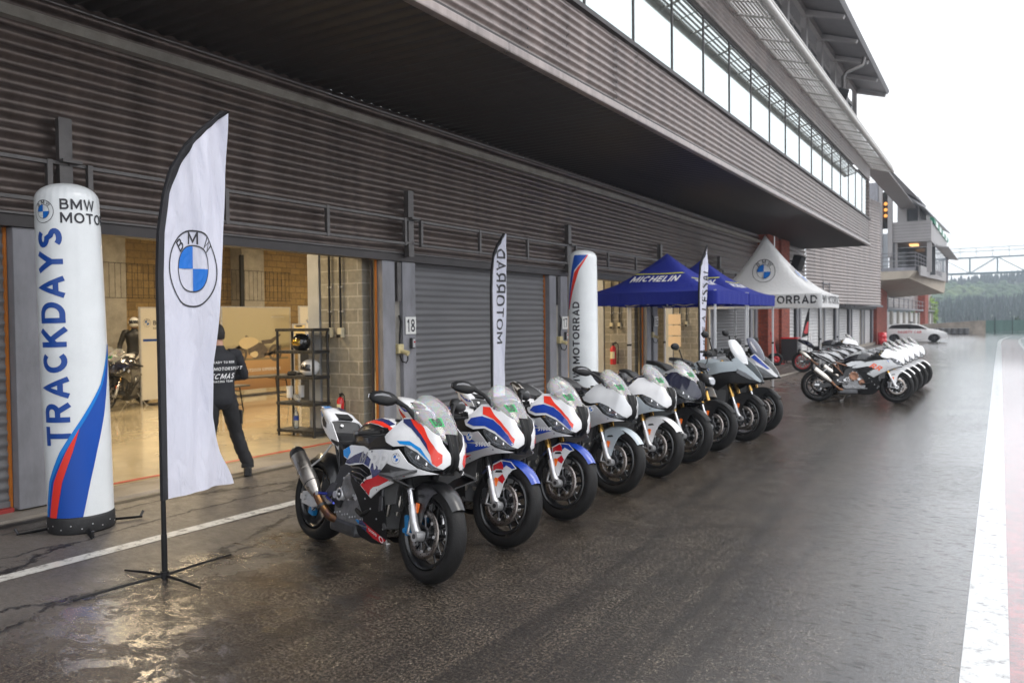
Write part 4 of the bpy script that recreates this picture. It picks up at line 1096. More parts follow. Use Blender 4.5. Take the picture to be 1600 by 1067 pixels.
def chassis(root, L_):
    T = Matrix.Translation((-.72,0,0))
    def B(): m = MB(); m.T = T; return m
    wheel(root, T, (0,0,.325), .188, .325, L_.get('rim', RIM), False)
    # swingarm
    mb = B(); sm = L_.get('swing', FRAMEM)
    for s in (-1, 1):
        mb.prism([(.50,.47),(.46,.36),(.12,.265),(-.05,.275),(-.065,.325),(-.05,.365),(.02,.375),(.10,.345),(.25,.40),(.36,.47)], s*.118, s*.155, sm, bev=.006)
        mb.cyl((0,s*.15,.325), (0,s*.172,.325), .022, ALU, n=16); mb.box((-.035,s*.158,.325), (.06,.012,.04), ALU, bev=.004)
    mb.prism([(.50,.48),(.46,.36),(.36,.34),(.38,.47)], -.12, .12, sm, bev=.01); mb.build('swingarm', root)
    mb = B(); mb.box((.02,-.085,.225), (.075,.045,.06), L_['cal'], rot=(0,.2,0), bev=.01); mb.box((.05,-.10,.26), (.03,.02,.06), ALU, bev=.006)
    mb.tube([(.05,-.11,.23),(.18,-.135,.30),(.38,-.15,.38)], .0045, PLAST, n=6); mb.build('rear_caliper', root)
    # hugger
    mb = B(); rows = []
    for i in range(12):
        a = R(14+i*8.4); ro = .348; row = []
        for j in range(9):
            t = (j-4)/4.; q = ro-.05*abs(t)**2.4; row.append((q*cos(a), .105*t*(1-.3*(i/11)**3), .325+q*sin(a)))
        rows.append(row)
    mb.grid(rows, L_.get('hugger', CARBON)); mb.build('hugger', root)
    # chain side
    mb = B(); mb.lathe([(.083,.088),(.083,.106),(.089,.106),(.089,.088)], (0,0,.325), 'y', DALU, 44, closed=True)
    for k in range(5):
        a = 2*PI*k/5; mb.tube([(.03*cos(a),.086,.325+.03*sin(a)),(.092*cos(a),.086,.325+.092*sin(a))], .009, DALU, n=6)
    mb.tube([(0,.086,.433),(.44,.086,.475),(.48,.086,.44),(.44,.086,.405),(0,.086,.217),(-.075,.086,.25),(-.108,.086,.325),(-.075,.086,.40)], (.007), mat('chain_steel', (.10,.09,.07), .45, metal=.8, bump=1, bscale=220), n=6, closed=True)
    mb.build('chain', root)
    # engine
    mb = B()
    mb.prism([(.44,.30),(.50,.25),(.90,.25),(.95,.36),(.90,.46),(1.00,.66),(.92,.74),(.70,.66),(.60,.58),(.46,.54)], -.15, .15, ENG, bev=.012)
    mb.prism([(.84,.46),(.92,.44),(1.04,.66),(1.0,.78),(.86,.76),(.74,.62)], -.19, .19, ENG, bev=.015)
    for i in range(6):
        mb.box((.83+.028*i,0,.50+.035*i), (.20,.37,.008), DALU, rot=(0,.75,0))
    e = mb.build('engine', root)
    for s in (-1, 1):
        mb = B(); cm = L_.get('cover', ENG)
        mb.lathe([(s*.150,.098),(s*.176,.094),(s*.186,.080),(s*.190,.058),(s*.186,.054),(s*.188,.0)], (.655,0,.50), 'y', cm, 36)
        for k in range(8):
            a = 2*PI*k/8+.2; mb.cyl((.655+.090*cos(a),s*.15,.50+.090*sin(a)), (.655+.090*cos(a),s*.184,.50+.090*sin(a)), .008, ALU, n=8)
        mb.lathe([(s*.150,.062),(s*.172,.058),(s*.178,.045),(s*.174,.02),(s*.180,.0)], (.80,0,.385), 'y', cm, 28)
        mb.lathe([(s*.150,.05),(s*.180,.046),(s*.184,.034),(s*.176,.030),(s*.176,.012),(s*.188,.01),(s*.188,0)], (.535,0,.43), 'y', ALU, 26)
        mb.box((.75,s*.163,.44), (.10,.02,.05), ALU, rot=(0,.4,0), bev=.008)
        mb.build('engine_cover', e)
    mb = B()
    for k in range(12): mb.cyl((.47+.035*k,-.156,.29+.008*(k % 3)), (.47+.035*k,-.162,.29+.008*(k % 3)), .007, ALU, n=6)
    mb.tube([(.78,-.17,.36),(.88,-.19,.34),(.98,-.17,.40),(1.05,-.14,.48)], .016, RUBBER, n=10)
    mb.tube([(.90,.17,.60),(1.0,.18,.66),(1.07,.15,.66)], .016, RUBBER, n=10)
    mb.tube([(.62,-.17,.62),(.74,-.18,.58),(.80,-.18,.52),(.86,-.17,.42)], .006, PLAST, n=6)
    mb.build('engine_hoses', e)
    # frame spars
    for s in (-1, 1):
        mb = B(); mb.prism([(1.14,.88),(1.02,.87),(.72,.74),(.50,.62),(.42,.44),(.44,.36),(.54,.33),(.58,.44),(.66,.58),(.90,.70),(1.14,.77)], s*.150, s*.178, L_.get('frame', FRAMEM), bev=.008)
        mb.cyl((.49,s*.17,.42), (.49,s*.19,.42), .026, ALU, n=16); mb.build('frame_spar', root)
    mb = B(); mb.box((1.12,0,.83), (.12,.12,.18), FRAMEM, rot=(0,.4,0), bev=.02); mb.box((.9,0,.78), (.42,.28,.14), PLAST, bev=.03)
    mb.box((.62,0,.66), (.30,.26,.20), PLAST, bev=.03); mb.box((.40,0,.66), (.22,.16,.2), PLAST, bev=.03); mb.build('airbox', root)
    # subframe
    mb = B(); sb = L_.get('subframe', FRAMEM)
    for s in (-1, 1):
        mb.tube([(.55,s*.13,.70),(.36,s*.12,.77),(.15,s*.09,.86),(0,s*.06,.93)], .012, sb, n=8)
        mb.tube([(.48,s*.13,.52),(.40,s*.125,.62),(.24,s*.10,.80)], .011, sb, n=8)
        mb.tube([(.36,s*.12,.77),(.40,s*.125,.62)], .008, sb, n=8)
    mb.build('subframe', root)
    mb = B(); mb.tube([(.40,0,.42),(.47,0,.70)], .022, DALU)
    pts = []
    for k in range(60):
        t = k/59.; a = t*2*PI*6; p = Vector((.41,0,.46)).lerp(Vector((.46,0,.64)), t); pts.append(p+Vector((cos(a)*.036, sin(a)*.036, 0)))
    mb.tube(pts, .006, L_.get('spring', mat('spring_black', (.03,.03,.03), .3)), n=6); mb.build('shock_absorber', root)
    # footpegs
    for s in (-1, 1):
        mb = B(); mb.prism([(.42,.50),(.36,.44),(.34,.38),(.38,.36),(.45,.42),(.50,.50)], s*.165, s*.180, L_.get('peg', DALU), bev=.004)
        mb.tube([(.36,s*.18,.405),(.355,s*.26,.41)], .012, L_.get('pegbar', ALU), n=10); mb.cyl((.355,s*.255,.41), (.355,s*.262,.41), .016, ALU, n=10)
        mb.tube([(.38,s*.185,.385),(.50,s*.195,.36),(.535,s*.215,.365)], [.009,.008,.008], L_.get('pegbar', ALU), n=8)
        mb.prism([(.30,.40),(.26,.46),(.31,.52),(.38,.46)], s*.168, s*.172, PLAST)
        mb.build('footrest', root)
    # headers, collector, silencer
    mb = B()
    for k in range(4):
        y = -.13+.087*k
        mb.tube([(1.00,y,.66),(1.09,y,.60),(1.11,y,.46),(1.06,y*.9,.30),(.95,y*.6-.01,.215),(.80,y*.4-.02,.20),(.68,y*.3-.03,.20)], .019, BURNT if L_.get('hotpipe') else TITAN, n=10)
    mb.build('exhaust_headers', root)
    mb = B(); mb.box((.55,-.03,.205), (.36,.22,.115), L_.get('collector', DALU), bev=.035)
    mb.tube([(.46,-.10,.225),(.38,-.145,.25),(.30,-.175,.315),(.22,-.195,.40)], [.036,.034,.031,.031], BURNT, n=16)
    mb.cyl((.315,-.17,.30), (.30,-.175,.315), .038, DALU, n=16); mb.build('exhaust_pipe', root)
    p0 = Vector((.235,-.19,.385)); p1 = Vector((-.10,-.225,.655)); d = (p1-p0)
    mb = B(); rr = [(.034,.034),(.050,.044),(.060,.050),(.062,.052),(.062,.052),(.058,.048)]
    ts = [0,.12,.26,.4,.9,.92]
    mb.tube([p0+d*t for t in ts], rr, L_.get('silencer', TITAN), n=24)
    mb.tube([p0+d*.245, p0+d*.255], [(.0625,.0525),(.0625,.0525)], DALU, n=24); mb.tube([p0+d*.55, p0+d*.565], [(.0645,.0545),(.0645,.0545)], L_.get('band', TITAN), n=24)
    sl_ = mb.build('silencer', root)
    mb = B(); mb.tube([p0+d*.905, p0+d*.97, p0+d*1.03, p0+d*1.06], [(.063,.053),(.061,.051),(.052,.044),(.040,.034)], CARBON, n=24)
    mb.cyl(p0+d*1.061, p0+d*1.066, .03, MATS['tread_groove'], n=16); mb.build('end_cap', sl_)
    mb = B(); mb.tube([(.07,-.185,.56),(.16,-.15,.64),(.22,-.11,.75)], .008, ALU, n=8); mb.build('silencer_bracket', root)
    # side stand
    if L_.get('stand', True):
        mb = B(); mb.tube([(.60,.13,.30),(.56,.20,.20),(.50,.29,.075),(.475,.31,.05)], [.014,.012,.010,.014], ALU, n=8); mb.box((.47,.315,.048), (.07,.04,.012), ALU, bev=.004); mb.build('side_stand', root)
    # radiator
    mb = B(); rows = []
    for i in range(9):
        t = (i-4)/4.; rows.append([(1.150-.04*t*t-(.0 if z > .5 else .03), .19*t, z) for z in (.40,.50,.60,.74)])
    mb.grid(rows, RAD)
    for s in (-1, 1): mb.box((1.105,s*.197,.58), (.035,.02,.34), DALU, rot=(0,-.1,0), bev=.006)
    mb.box((1.09,0,.34), (.035,.30,.12), RAD, rot=(0,-.35,0), bev=.006)
    mb.build('radiator', root)
    for s in (-1, 1):
        mb = B(); mb.hexa([(1.10,s*.19,.44),(1.215,s*.15,.47),(1.215,s*.14,.47),(1.10,s*.18,.44),(1.10,s*.205,.68),(1.24,s*.165,.67),(1.24,s*.155,.67),(1.10,s*.195,.68)], mat('shroud_grey', (.06,.06,.06), .55, bump=.2, bscale=300)); mb.build('radiator_shroud', root)

def sport_body(root, L_):
    T = Matrix.Translation((-.72,0,0))
    def B(): m = MB(); m.T = T; return m
    c1, c2, c3 = L_['nose'], L_['side'], L_.get('tankm', BLKG)
    liv = L_['liv']
    NOSE = [(1.532,.95),(1.55,.925),(1.570,.888),(1.588,.85),(1.597,.815),(1.597,.78),(1.572,.742),(1.50,.79),(1.43,.832),(1.34,.862),(1.25,.845),(1.165,.865),(1.13,.90),(1.185,.965),(1.235,1.035),(1.30,1.045),(1.40,1.01),(1.47,.975)]
    for s in (-1, 1):
        mb = B(); panel(mb, NOSE, WN, c1, s, 0, .005, .02)
        if liv == 'M':
            dec(mb, [(1.545,.80),(1.49,.86),(1.42,.92),(1.33,.975),(1.25,1.005),(1.235,1.028),(1.30,1.035),(1.38,.99),(1.44,.955),(1.49,.90),(1.545,.835)], WN, NAVY, s, .003, .018)
            dec(mb, [(1.574,.835),(1.576,.785),(1.562,.757),(1.540,.775),(1.522,.825),(1.48,.895),(1.42,.945),(1.34,.995),(1.29,1.036),(1.35,1.03),(1.42,.99),(1.475,.935),(1.53,.885)], WN, SCAR, s, .005, .018)
            dec(mb, [(1.550,.755),(1.515,.80),(1.45,.86),(1.36,.895),(1.27,.885),(1.30,.868),(1.38,.868),(1.44,.842),(1.50,.80)], WN, SKYB, s, .005, .018)
        elif liv == 'WBR':
            dec(mb, [(1.566,.77),(1.53,.83),(1.46,.89),(1.39,.93),(1.29,.95),(1.20,.925),(1.175,.885),(1.25,.868),(1.34,.878),(1.43,.848),(1.50,.805),(1.555,.757)], WN, BLUE, s, .003, .018)
            dec(mb, [(1.566,.775),(1.53,.835),(1.46,.895),(1.39,.937),(1.29,.965),(1.26,1.02),(1.32,1.022),(1.38,.97),(1.46,.92),(1.53,.86),(1.568,.81)], WN, SCAR, s, .005, .018)
        else:
            pass
        tdec(mb, 'DB', .045, 1.36, 1.003 if liv != 'M' else 1.0, WN, INK, s, .0045) if liv == 'Z' else None
        mb.build('nose_fairing', root)
        # headlight
        mb = B(); HL = [(1.325,.860),(1.38,.850),(1.43,.830),(1.50,.788),(1.560,.738),(1.52,.728),(1.46,.738),(1.40,.768),(1.35,.815)]
        panel(mb, HL, WN, BLKG, s, -.022, .004, .04); h = mb.build('headlight', root)
        mb = B()
        for (x, z, r_) in ((1.43,.795,.024),(1.49,.762,.02),(1.38,.825,.014)): mb.sphere((x, s*(WN(x, z)-.012), z), r_, CHROME, 12, 8, (1,.5,1))
        mb.tube([(1.36,s*(WN(1.36,.82)-.008),.82),(1.42,s*(WN(1.42,.775)-.008),.772),(1.52,s*(WN(1.52,.742)-.006),.742)], .0035, ALU, n=6)
        mb.build('lamp_reflector', h)
        mb = B(); panel(mb, HL, WN, LENS, s, -.001, 0, .03); mb.build('lens', h)
        # side fairing
        mb = B(); o = lambda x, z: WF(x, z)+.012*max(0, min(1, (x-1.0)/.3))
        UP = [(1.57,.712),(1.51,.722),(1.45,.732),(1.385,.762),(1.335,.808),(1.30,.835),(1.26,.822),(1.14,.815),(1.02,.80),(.88,.775),(.74,.73),(.64,.685),(.62,.655),(.70,.655),(.80,.672),(.90,.69),(1.00,.672),(1.035,.635),(.95,.60),(.885,.545),(1.01,.475),(1.13,.55),(1.25,.605),(1.34,.65),(1.46,.69)]
        panel(mb, UP, o, c2, s, 0, .006, .038)
        if liv == 'M':
            dec(mb, [(.63,.665),(.65,.688),(.75,.733),(.86,.768),(.97,.745),(1.10,.70),(1.20,.66),(1.10,.63),(1.05,.60),(1.04,.637),(1.005,.678),(.90,.697),(.78,.68),(.70,.662)], o, NAVY, s)
            dec(mb, [(.895,.548),(1.01,.482),(1.13,.556),(1.25,.612),(1.37,.668),(1.33,.705),(1.20,.675),(1.10,.635),(1.045,.612),(.97,.592)], o, RED, s, .003)
            dec(mb, [(1.0,.49),(1.012,.480),(1.13,.552),(1.33,.65),(1.40,.672),(1.31,.660),(1.13,.575),(1.06,.555),(1.02,.53)], o, WHITE, s, .0042)
            tdec(mb, 'RR', .15, 1.12, .735, o, WHITEINK, s, .0045, -.08*s if s < 0 else .08, .03, .3, 1.2)
            tdec(mb, 'M', .11, .90, .735, o, mat('grey_print', (.25,.25,.27), .4), s, .0045, 0, .03, .3)
            rdec(mb, .034, 1.30, .775, o, s)
        elif liv == 'WBR':
            dec(mb, [(.70,.715),(.88,.76),(1.10,.79),(1.20,.79),(1.30,.755),(1.18,.735),(1.05,.735),(.90,.72),(.80,.69)], o, BLUE, s)
            dec(mb, [(1.10,.735),(1.30,.74),(1.42,.735),(1.33,.70),(1.22,.665),(1.12,.645),(1.16,.69)], o, BLUE, s)
            dec(mb, [(.98,.70),(1.10,.715),(1.16,.69),(1.10,.65),(1.15,.63),(1.26,.655),(1.20,.62),(1.08,.57),(1.04,.62)], o, RED, s, .003)
            tdec(mb, 'RR', .12, 1.13, .695, o, WHITEINK, s, .0045, 0, .03, .3, 1.15)
            tdec(mb, 'S1000', .045, 1.36, .745, o, WHITEINK, s, .0048, -.12 if s > 0 else .12, .03, .3)
            rdec(mb, .034, 1.235, .79, o, s)
        elif liv == 'G':
            tdec(mb, 'RR', .135, 1.06, .675, o, ORANGE, s, .004, .42 if s > 0 else -.42, .05, .4, 1.2)
            rdec(mb, .034, 1.27, .79, o, s)
        elif liv in ('W', 'K'):
            rdec(mb, .034, 1.27, .79, o, s)
        for bx_, bz_ in ((1.44,.715),(1.24,.625),(1.10,.545),(.96,.515),(.68,.672),(.86,.755),(1.0,.785)): mb.cyl((bx_,s*(o(bx_,bz_)-.002),bz_), (bx_,s*(o(bx_,bz_)+.005),bz_), .0055, DALU, n=8)
        mb.build('side_fairing', root)
        # vents behind the side panel and the lower fairing
        mb = B(); wi = lambda x, z: WF(x, z)-.02
        panel(mb, [(.66,.68),(.92,.70),(1.05,.66),(1.02,.56),(.88,.52),(.72,.60)], wi, PLAST, s, -.012, .004, .06)
        for k in range(3):
            mb.tube([(.72+.02*k,s*(WF(.72,.64)-.006),.645-.03*k),(.88+.01*k,s*(WF(.88,.64)+.0),.655-.035*k),(.99-.02*k,s*(WF(.98,.62)-.004),.625-.03*k)], [(.004,.012)]*3, BLKG, n=8)
        mb.build('vent_grille', root)
        mb = B(); LO = [(.72,.60),(.80,.56),(.885,.545),(1.01,.475),(1.10,.53),(1.14,.50),(1.135,.40),(1.12,.30),(1.09,.215),(1.02,.165),(.90,.150),(.76,.165),(.70,.20),(.78,.24),(.86,.28),(.87,.36),(.82,.46),(.74,.55)]
        panel(mb, LO, WF, L_.get('belly', PLAST), s, -.008, .005, .045)
        if liv == 'M':
            dec(mb, [(.78,.285),(.86,.30),(1.08,.205),(1.03,.172),(.93,.19)], WF, RED, s, -.0055)
            dec(mb, [(.765,.29),(.86,.30),(.90,.275),(.87,.22),(.80,.255)], WF, NAVY, s, -.0045)
            dec(mb, [(.765,.29),(.82,.297),(.80,.262)], WF, SKYB, s, -.0035)
            tdec(mb, 'S1000', .03, .95, .235, WF, WHITEINK, s, -.003, -.36 if s < 0 else .36, .03)
            put2d(mb, shift2d(ring2d(.016,.024,20), 1.03, .20), lambda x, z: Vector((x, s*(WF(x, z)-.0035), z)), WHITEINK)
        for k in range(4): mb.cyl((.93+.05*k,s*(WF(.93+.05*k,.46-.06*k)-.01),.46-.06*k), (.93+.05*k,s*(WF(.93+.05*k,.46-.06*k)-.005),.46-.06*k), .006, ALU, n=8)
        mb.build('lower_fairing', root)
        mb = B(); panel(mb, [(.54,.70),(.52,.745),(.62,.79),(.78,.80),(.86,.785),(.80,.745),(.68,.715),(.60,.685)], lambda x, z: .182-.04*(z-.7), L_.get('cover2', c2), s, 0, .008, .05)
        if liv == 'M': dec(mb, [(.54,.705),(.525,.743),(.60,.78),(.63,.74),(.60,.69)], lambda x, z: .182-.04*(z-.7), SKYB, s)
        mb.build('side_cover', root)
        # inner black infill from nose to head stock
        mb = B(); panel(mb, [(.86,.80),(1.02,.82),(1.20,.84),(1.32,.85),(1.20,.90),(1.14,.90),(1.04,.90),(.92,.86)], lambda x, z: WF(x, z)*.92, PLAST, s, -.006, .004, .06)
        mb.build('inner_panel', root)
        # mirror
        if L_.get('nomirror'): continue
        mb = B(); ml = Vector((1.335,s*.135,1.03)); mt = Vector((1.20,s*.245,1.145))
        mb.tube([ml+Vector((.03,0,-.015)), ml, ml.lerp(mt,.5)+Vector((0,0,.02)), mt], [(.022,.012),(.022,.012),(.014,.011),(.02,.016)], PLAST, n=12)
        mi = mb.build('mirror', root)
        mb = B(); e_ = mt+Vector((-.075,s*.145,.010)); dd = e_-mt
        mb.tube([mt+dd*t for t in (-.12,.03,.25,.55,.85,1.0)], [(.018,.016),(.028,.040),(.034,.056),(.034,.056),(.028,.044),(.012,.020)], PLAST, n=18); mb.build('mirror_housing', mi)
        mb = B(); q = Vector((.034,0,-.004))
        mb.grid([[mt+dd*t+q+Vector((-.003,0,.032*w_)), mt+dd*t+q*1.05+Vector((0.002,0,0)), mt+dd*t+q+Vector((-.003,0,-.034*w_))] for t, w_ in ((.15,.3),(.35,1),(.6,1.1),(.85,.7),(.95,.3))], mat('indicator_lens', (.17,.17,.18), .15, coat=.4)); mb.build('indicator', mi)
        mb = B(); mb.grid([[mt+dd*t-Vector((.032,0,0))+Vector((0,0,.030*w_)), mt+dd*t-Vector((.033,0,0)), mt+dd*t-Vector((.032,0,0))+Vector((0,0,-.030*w_))] for t, w_ in ((.1,.6),(.3,1),(.6,1.1),(.85,.8),(.95,.4))], CHROME); mb.build('mirror_glass', mi)
        if L_.get('wing'):
            mb = B(); a0 = (1.46,s*.15,.725); a1 = (1.20,s*.235,.74); b0 = (1.43,s*.345,.665); b1 = (1.27,s*.345,.665)
            up_ = Vector((0,0,.008))
            A_ = [Vector(p) for p in (a0,b0,b1,a1)]
            mb.hexa([p-up_ for p in A_]+[p+up_ for p in A_], CARBON)
            c0 = Vector((1.42,s*.16,.60)); c1_ = Vector((1.30,s*.17,.60)); A_ = [c0, Vector(b0), Vector(b1), c1_]
            mb.hexa([p-up_*.6 for p in A_]+[p+up_*.6 for p in A_], CARBON)
            mb.build('winglet', root)
    # black centre between the headlights
    mb = B(); zz = [(z_, xfr(z_)+.004) for z_ in (.715,.74,.775,.82,.86,.90,.94,.965)]; rows = []
    for z, x in zz:
        hw = .034+.12*max(0, z-.86); rows.append([(x-.016,-hw,z),(x+.004,-hw*.8,z),(x-.002,-hw*.5,z),(x-.028,-hw*.35,z),(x-.012,0,z),(x-.028,hw*.35,z),(x-.002,hw*.5,z),(x+.004,hw*.8,z),(x-.016,hw,z)])
    mb.grid(rows, PLAST); mb.box((1.50,0,.715), (.10,.10,.03), PLAST, bev=.01)
    loft_x(mb, [(1.15,.83,.19,.03,.10),(1.30,.80,.17,.03,.09),(1.42,.78,.12,.03,.07),(1.50,.77,.06,.03,.05)], PLAST, 16)
    mb.build('air_intake', root)
    # screen
    mb = B(); SM = L_.get('screen', SCREEN)
    rows = windscreen(mb, [(1.555,0,.895),(1.48,0,.995),(1.395,0,1.09),(1.31,0,1.165),(1.245,0,1.20)], [(1.545,.03,.898),(1.44,.118,.965),(1.33,.160,1.035),(1.25,.148,1.11),(1.215,.07,1.18)], SM, 8, 14)
    sc = mb.build('windscreen', root)
    if liv != 'K2':
        def onscr(u, v):   # u across, v up
            i = 2.2+v*60; j = 8+u/.02
            i0 = max(0, min(13, int(i))); j0 = max(0, min(15, int(j))); fi, fj = i-i0, j-j0
            P = rows[i0][j0].lerp(rows[i0][j0+1], fj).lerp(rows[i0+1][j0].lerp(rows[i0+1][j0+1], fj), fi)
            return P
        mb = B(); g = -1
        qx = lambda u, v, l: onscr(u*1.0-.045, v+.045)+Vector((.7,-.1,.7)).normalized()*l
        put2d(mb, ([(-.034,-.016),(.034,-.016),(.034,.016),(-.034,.016)], [(0,1,2,3)]), lambda u, v: qx(u, v, .004), GREENT)
        put2d(mb, text2d('DB', .036, .02), lambda u, v: qx(u, v, .0055), INK); mb.build('sticker', sc)
    # dash
    mb = B(); mb.box((1.255,0,.985), (.02,.19,.11), PLAST, rot=(0,-.6,0), bev=.008); mb.box((1.246,0,.992), (.004,.15,.08), BLKG, rot=(0,-.6,0)); mb.build('dashboard', root)
    # tank
    mb = B(); TK = [(.495,.80,.075,.05,.05),(.52,.81,.10,.075,.06),(.58,.83,.125,.10,.08),(.68,.85,.155,.13,.10),(.80,.86,.18,.145,.11),(.90,.86,.18,.14,.11),(.98,.86,.165,.115,.10),(1.05,.86,.14,.08,.09),(1.09,.86,.11,.05,.08)]
    loft_x(mb, TK, c3, 28, 2.5); tk = mb.build('fuel_tank', root)
    mb = B(); st = [(x, zc, hw+.004, hu+.004, hd) for x, zc, hw, hu, hd in TK if x < 1.06]
    loft_x(mb, st[1:] if liv in ('M', 'WBR') else st[1:5], L_.get('tankcover', c2), 24, 2.5, R(38 if liv in ('M','WBR') else 30), R(142 if liv in ('M','WBR') else 150))
    if liv == 'M':
        loft_x(mb, [(x, zc, hw+.006, hu+.006, hd) for x, zc, hw, hu, hd in TK[2:7]], NAVY, 8, 2.5, R(52), R(72)); loft_x(mb, [(x, zc, hw+.006, hu+.006, hd) for x, zc, hw, hu, hd in TK[2:7]], NAVY, 8, 2.5, R(108), R(128))
        loft_x(mb, [(x, zc, hw+.007, hu+.007, hd) for x, zc, hw, hu, hd in TK[1:8]], SCAR, 6, 2.5, R(40), R(54)); loft_x(mb, [(x, zc, hw+.007, hu+.007, hd) for x, zc, hw, hu, hd in TK[1:8]], SCAR, 6, 2.5, R(126), R(140))
    if liv == 'WBR':
        for a_ in (42, 112): loft_x(mb, [(x, zc, hw+.006, hu+.006, hd) for x, zc, hw, hu, hd in TK[2:6]], BLUE, 8, 2.5, R(a_), R(a_+26))
    mb.build('tank_cover', tk)
    mb = B(); mb.cyl((.93,0,.995), (.932,0,1.006), .035, DALU, n=24); mb.build('filler_cap', tk)
    # seat and tail
    mb = B(); loft_x(mb, [(.16,.82,.10,.02,.04),(.22,.795,.12,.02,.04),(.32,.775,.13,.022,.04),(.42,.78,.115,.022,.04),(.50,.80,.085,.02,.04),(.53,.81,.07,.01,.03)], SEATM, 20, 3); mb.build('seat', root)
    TS = [(-.14,1.005),(-.06,1.015),(.06,.985),(.16,.945),(.24,.905),(.30,.84),(.36,.765),(.33,.725),(.25,.755),(.16,.81),(.06,.87),(-.05,.94)]
    for s in (-1, 1):
        mb = B(); panel(mb, TS, WT, L_.get('tail', c2), s, 0, .006, .04)
        if liv == 'M':
            dec(mb, [(-.13,1.0),(-.06,1.01),(.02,.992),(0,.95),(-.05,.945)], WT, SKYB, s); dec(mb, [(-.02,1.003),(.06,.98),(.13,.955),(.10,.94),(.03,.965)], WT, NAVY, s, .003)
            dec(mb, [(.02,.955),(.14,.91),(.15,.87),(.08,.88),(.03,.92)], WT, SEATM, s)
        if liv == 'WBR':
            dec(mb, [(-.08,1.0),(.05,.98),(.16,.94),(.24,.90),(.16,.90),(.02,.945)], WT, BLUE, s); dec(mb, [(.02,.925),(.16,.875),(.28,.80),(.31,.75),(.25,.775),(.14,.84)], WT, RED, s)
        if liv in ('G', 'W'):
            dec(mb, [(-.04,.955),(.10,.90),(.22,.84),(.31,.76),(.28,.755),(.18,.81),(.06,.88)], WT, BLKG, s)
        mb.build('tail_fairing', root)
    mb = B()
    if liv in ('M', 'WBR'):
        loft_x(mb, [(-.155,.995,.035,.012,.02),(-.10,1.0,.055,.022,.03),(0,.985,.095,.035,.05),(.10,.955,.125,.04,.06),(.19,.915,.135,.035,.06)], L_.get('tail', c2), 20, 2.8)
        loft_x(mb, [(.185,.91,.132,.03,.06),(.22,.88,.13,.02,.07),(.27,.84,.125,.01,.05)], SEATM, 20, 2.6)
        mb.prism([(.19,.935),(.10,.975),(.12,.985),(.21,.955)], -.06, .06, SEATM, bev=.006); mb.cyl((.235,-.05,.895), (.242,-.052,.902), .012, ALU, n=12)
        if liv == 'M': loft_x(mb, [(-.12,1.0,.058,.028,.01),(-.04,.996,.08,.036,.01),(.02,.985,.10,.040,.01)], SKYB, 10, 2.8, R(100), R(150)); loft_x(mb, [(-.02,.991,.096,.040,.01),(.08,.965,.12,.046,.01)], NAVY, 10, 2.8, R(40), R(85))
        mb.build('seat_hump', root)
    else:
        loft_x(mb, [(-.14,.995,.04,.012,.03),(-.08,.995,.06,.022,.04),(.02,.975,.10,.03,.05),(.12,.94,.12,.03,.06),(.20,.90,.12,.025,.06),(.24,.87,.11,.01,.06)], SEATM, 20, 3)
        mb.build('pillion_seat', root)
    mb = B(); loft_x(mb, [(-.13,.985,.035,.01,.02),(.0,.93,.075,.02,.05),(.2,.84,.095,.03,.05),(.36,.76,.10,.03,.06)], PLAST, 16); mb.build('undertray', root)
    mb = B(); mb.box((-.150,0,.985), (.012,.07,.014), mat('tail_lamp_red', (.35,.01,.01), .2, coat=.5), bev=.004); mb.build('tail_lamp', root)

SCL = 1.07
def fc(x, y, deg, s=None):
    s = s or SCL
    return (x-.72*s*cos(R(deg)), y-.72*s*sin(R(deg)), 0)
def sport(loc, rz, st, L_, lean=R(-9), **k):
    t = empty('motorcycle', loc, rz, lean, **k); t.scale = (SCL,)*3
    front_end(t, st, L_); chassis(t, L_); sport_body(t, L_)
    return t
LM = dict(liv='M', nose=WHITE, side=WHITE, tail=WHITE, tankm=CARBON, tankcover=WHITE, fork=FRAMEM, fender=CARBON, fender2=CARBON, cal=CALB, wing=True, swing=ALU, cover=ENG, pegbar=mat('violet_anodised', srgb(70,80,170), .3, metal=.8), cover2=WHITE)
LW = dict(liv='WBR', nose=WHITE, side=SILVER, tail=WHITE, tankm=PLAST, tankcover=WHITE, fork=FRAMEM, fender=BLUE, fender2=WHITE, fred=True, cal=DALU, cover2=SILVER)
LW2 = dict(LW, fork=GOLD, nomirror=True)
LG = dict(liv='G', nose=mat('light_silver_paint', (.62,.63,.64), .26, metal=.15, coat=.6, var=.04), side=SILVER, tail=WHITE, tankm=BLKG, tankcover=SILVER, fork=GOLD, fender=GREYP, fender2=GREYP, cal=DALU, cover=BRONZE, subframe=BRONZE)
LP = dict(LG, liv='W', nomirror=True, nose=WHITE, side=GREYP, fender=WHITE, fender2=WHITE)
NIGHT = mat('midnight_paint', (.012,.014,.035), .14, coat=.8)
LK = dict(LG, liv='K', nomirror=True, nose=NIGHT, side=BLKG, tail=NIGHT, tankcover=NIGHT, fender=PLAST, fender2=PLAST, cover=ENG, subframe=FRAMEM)

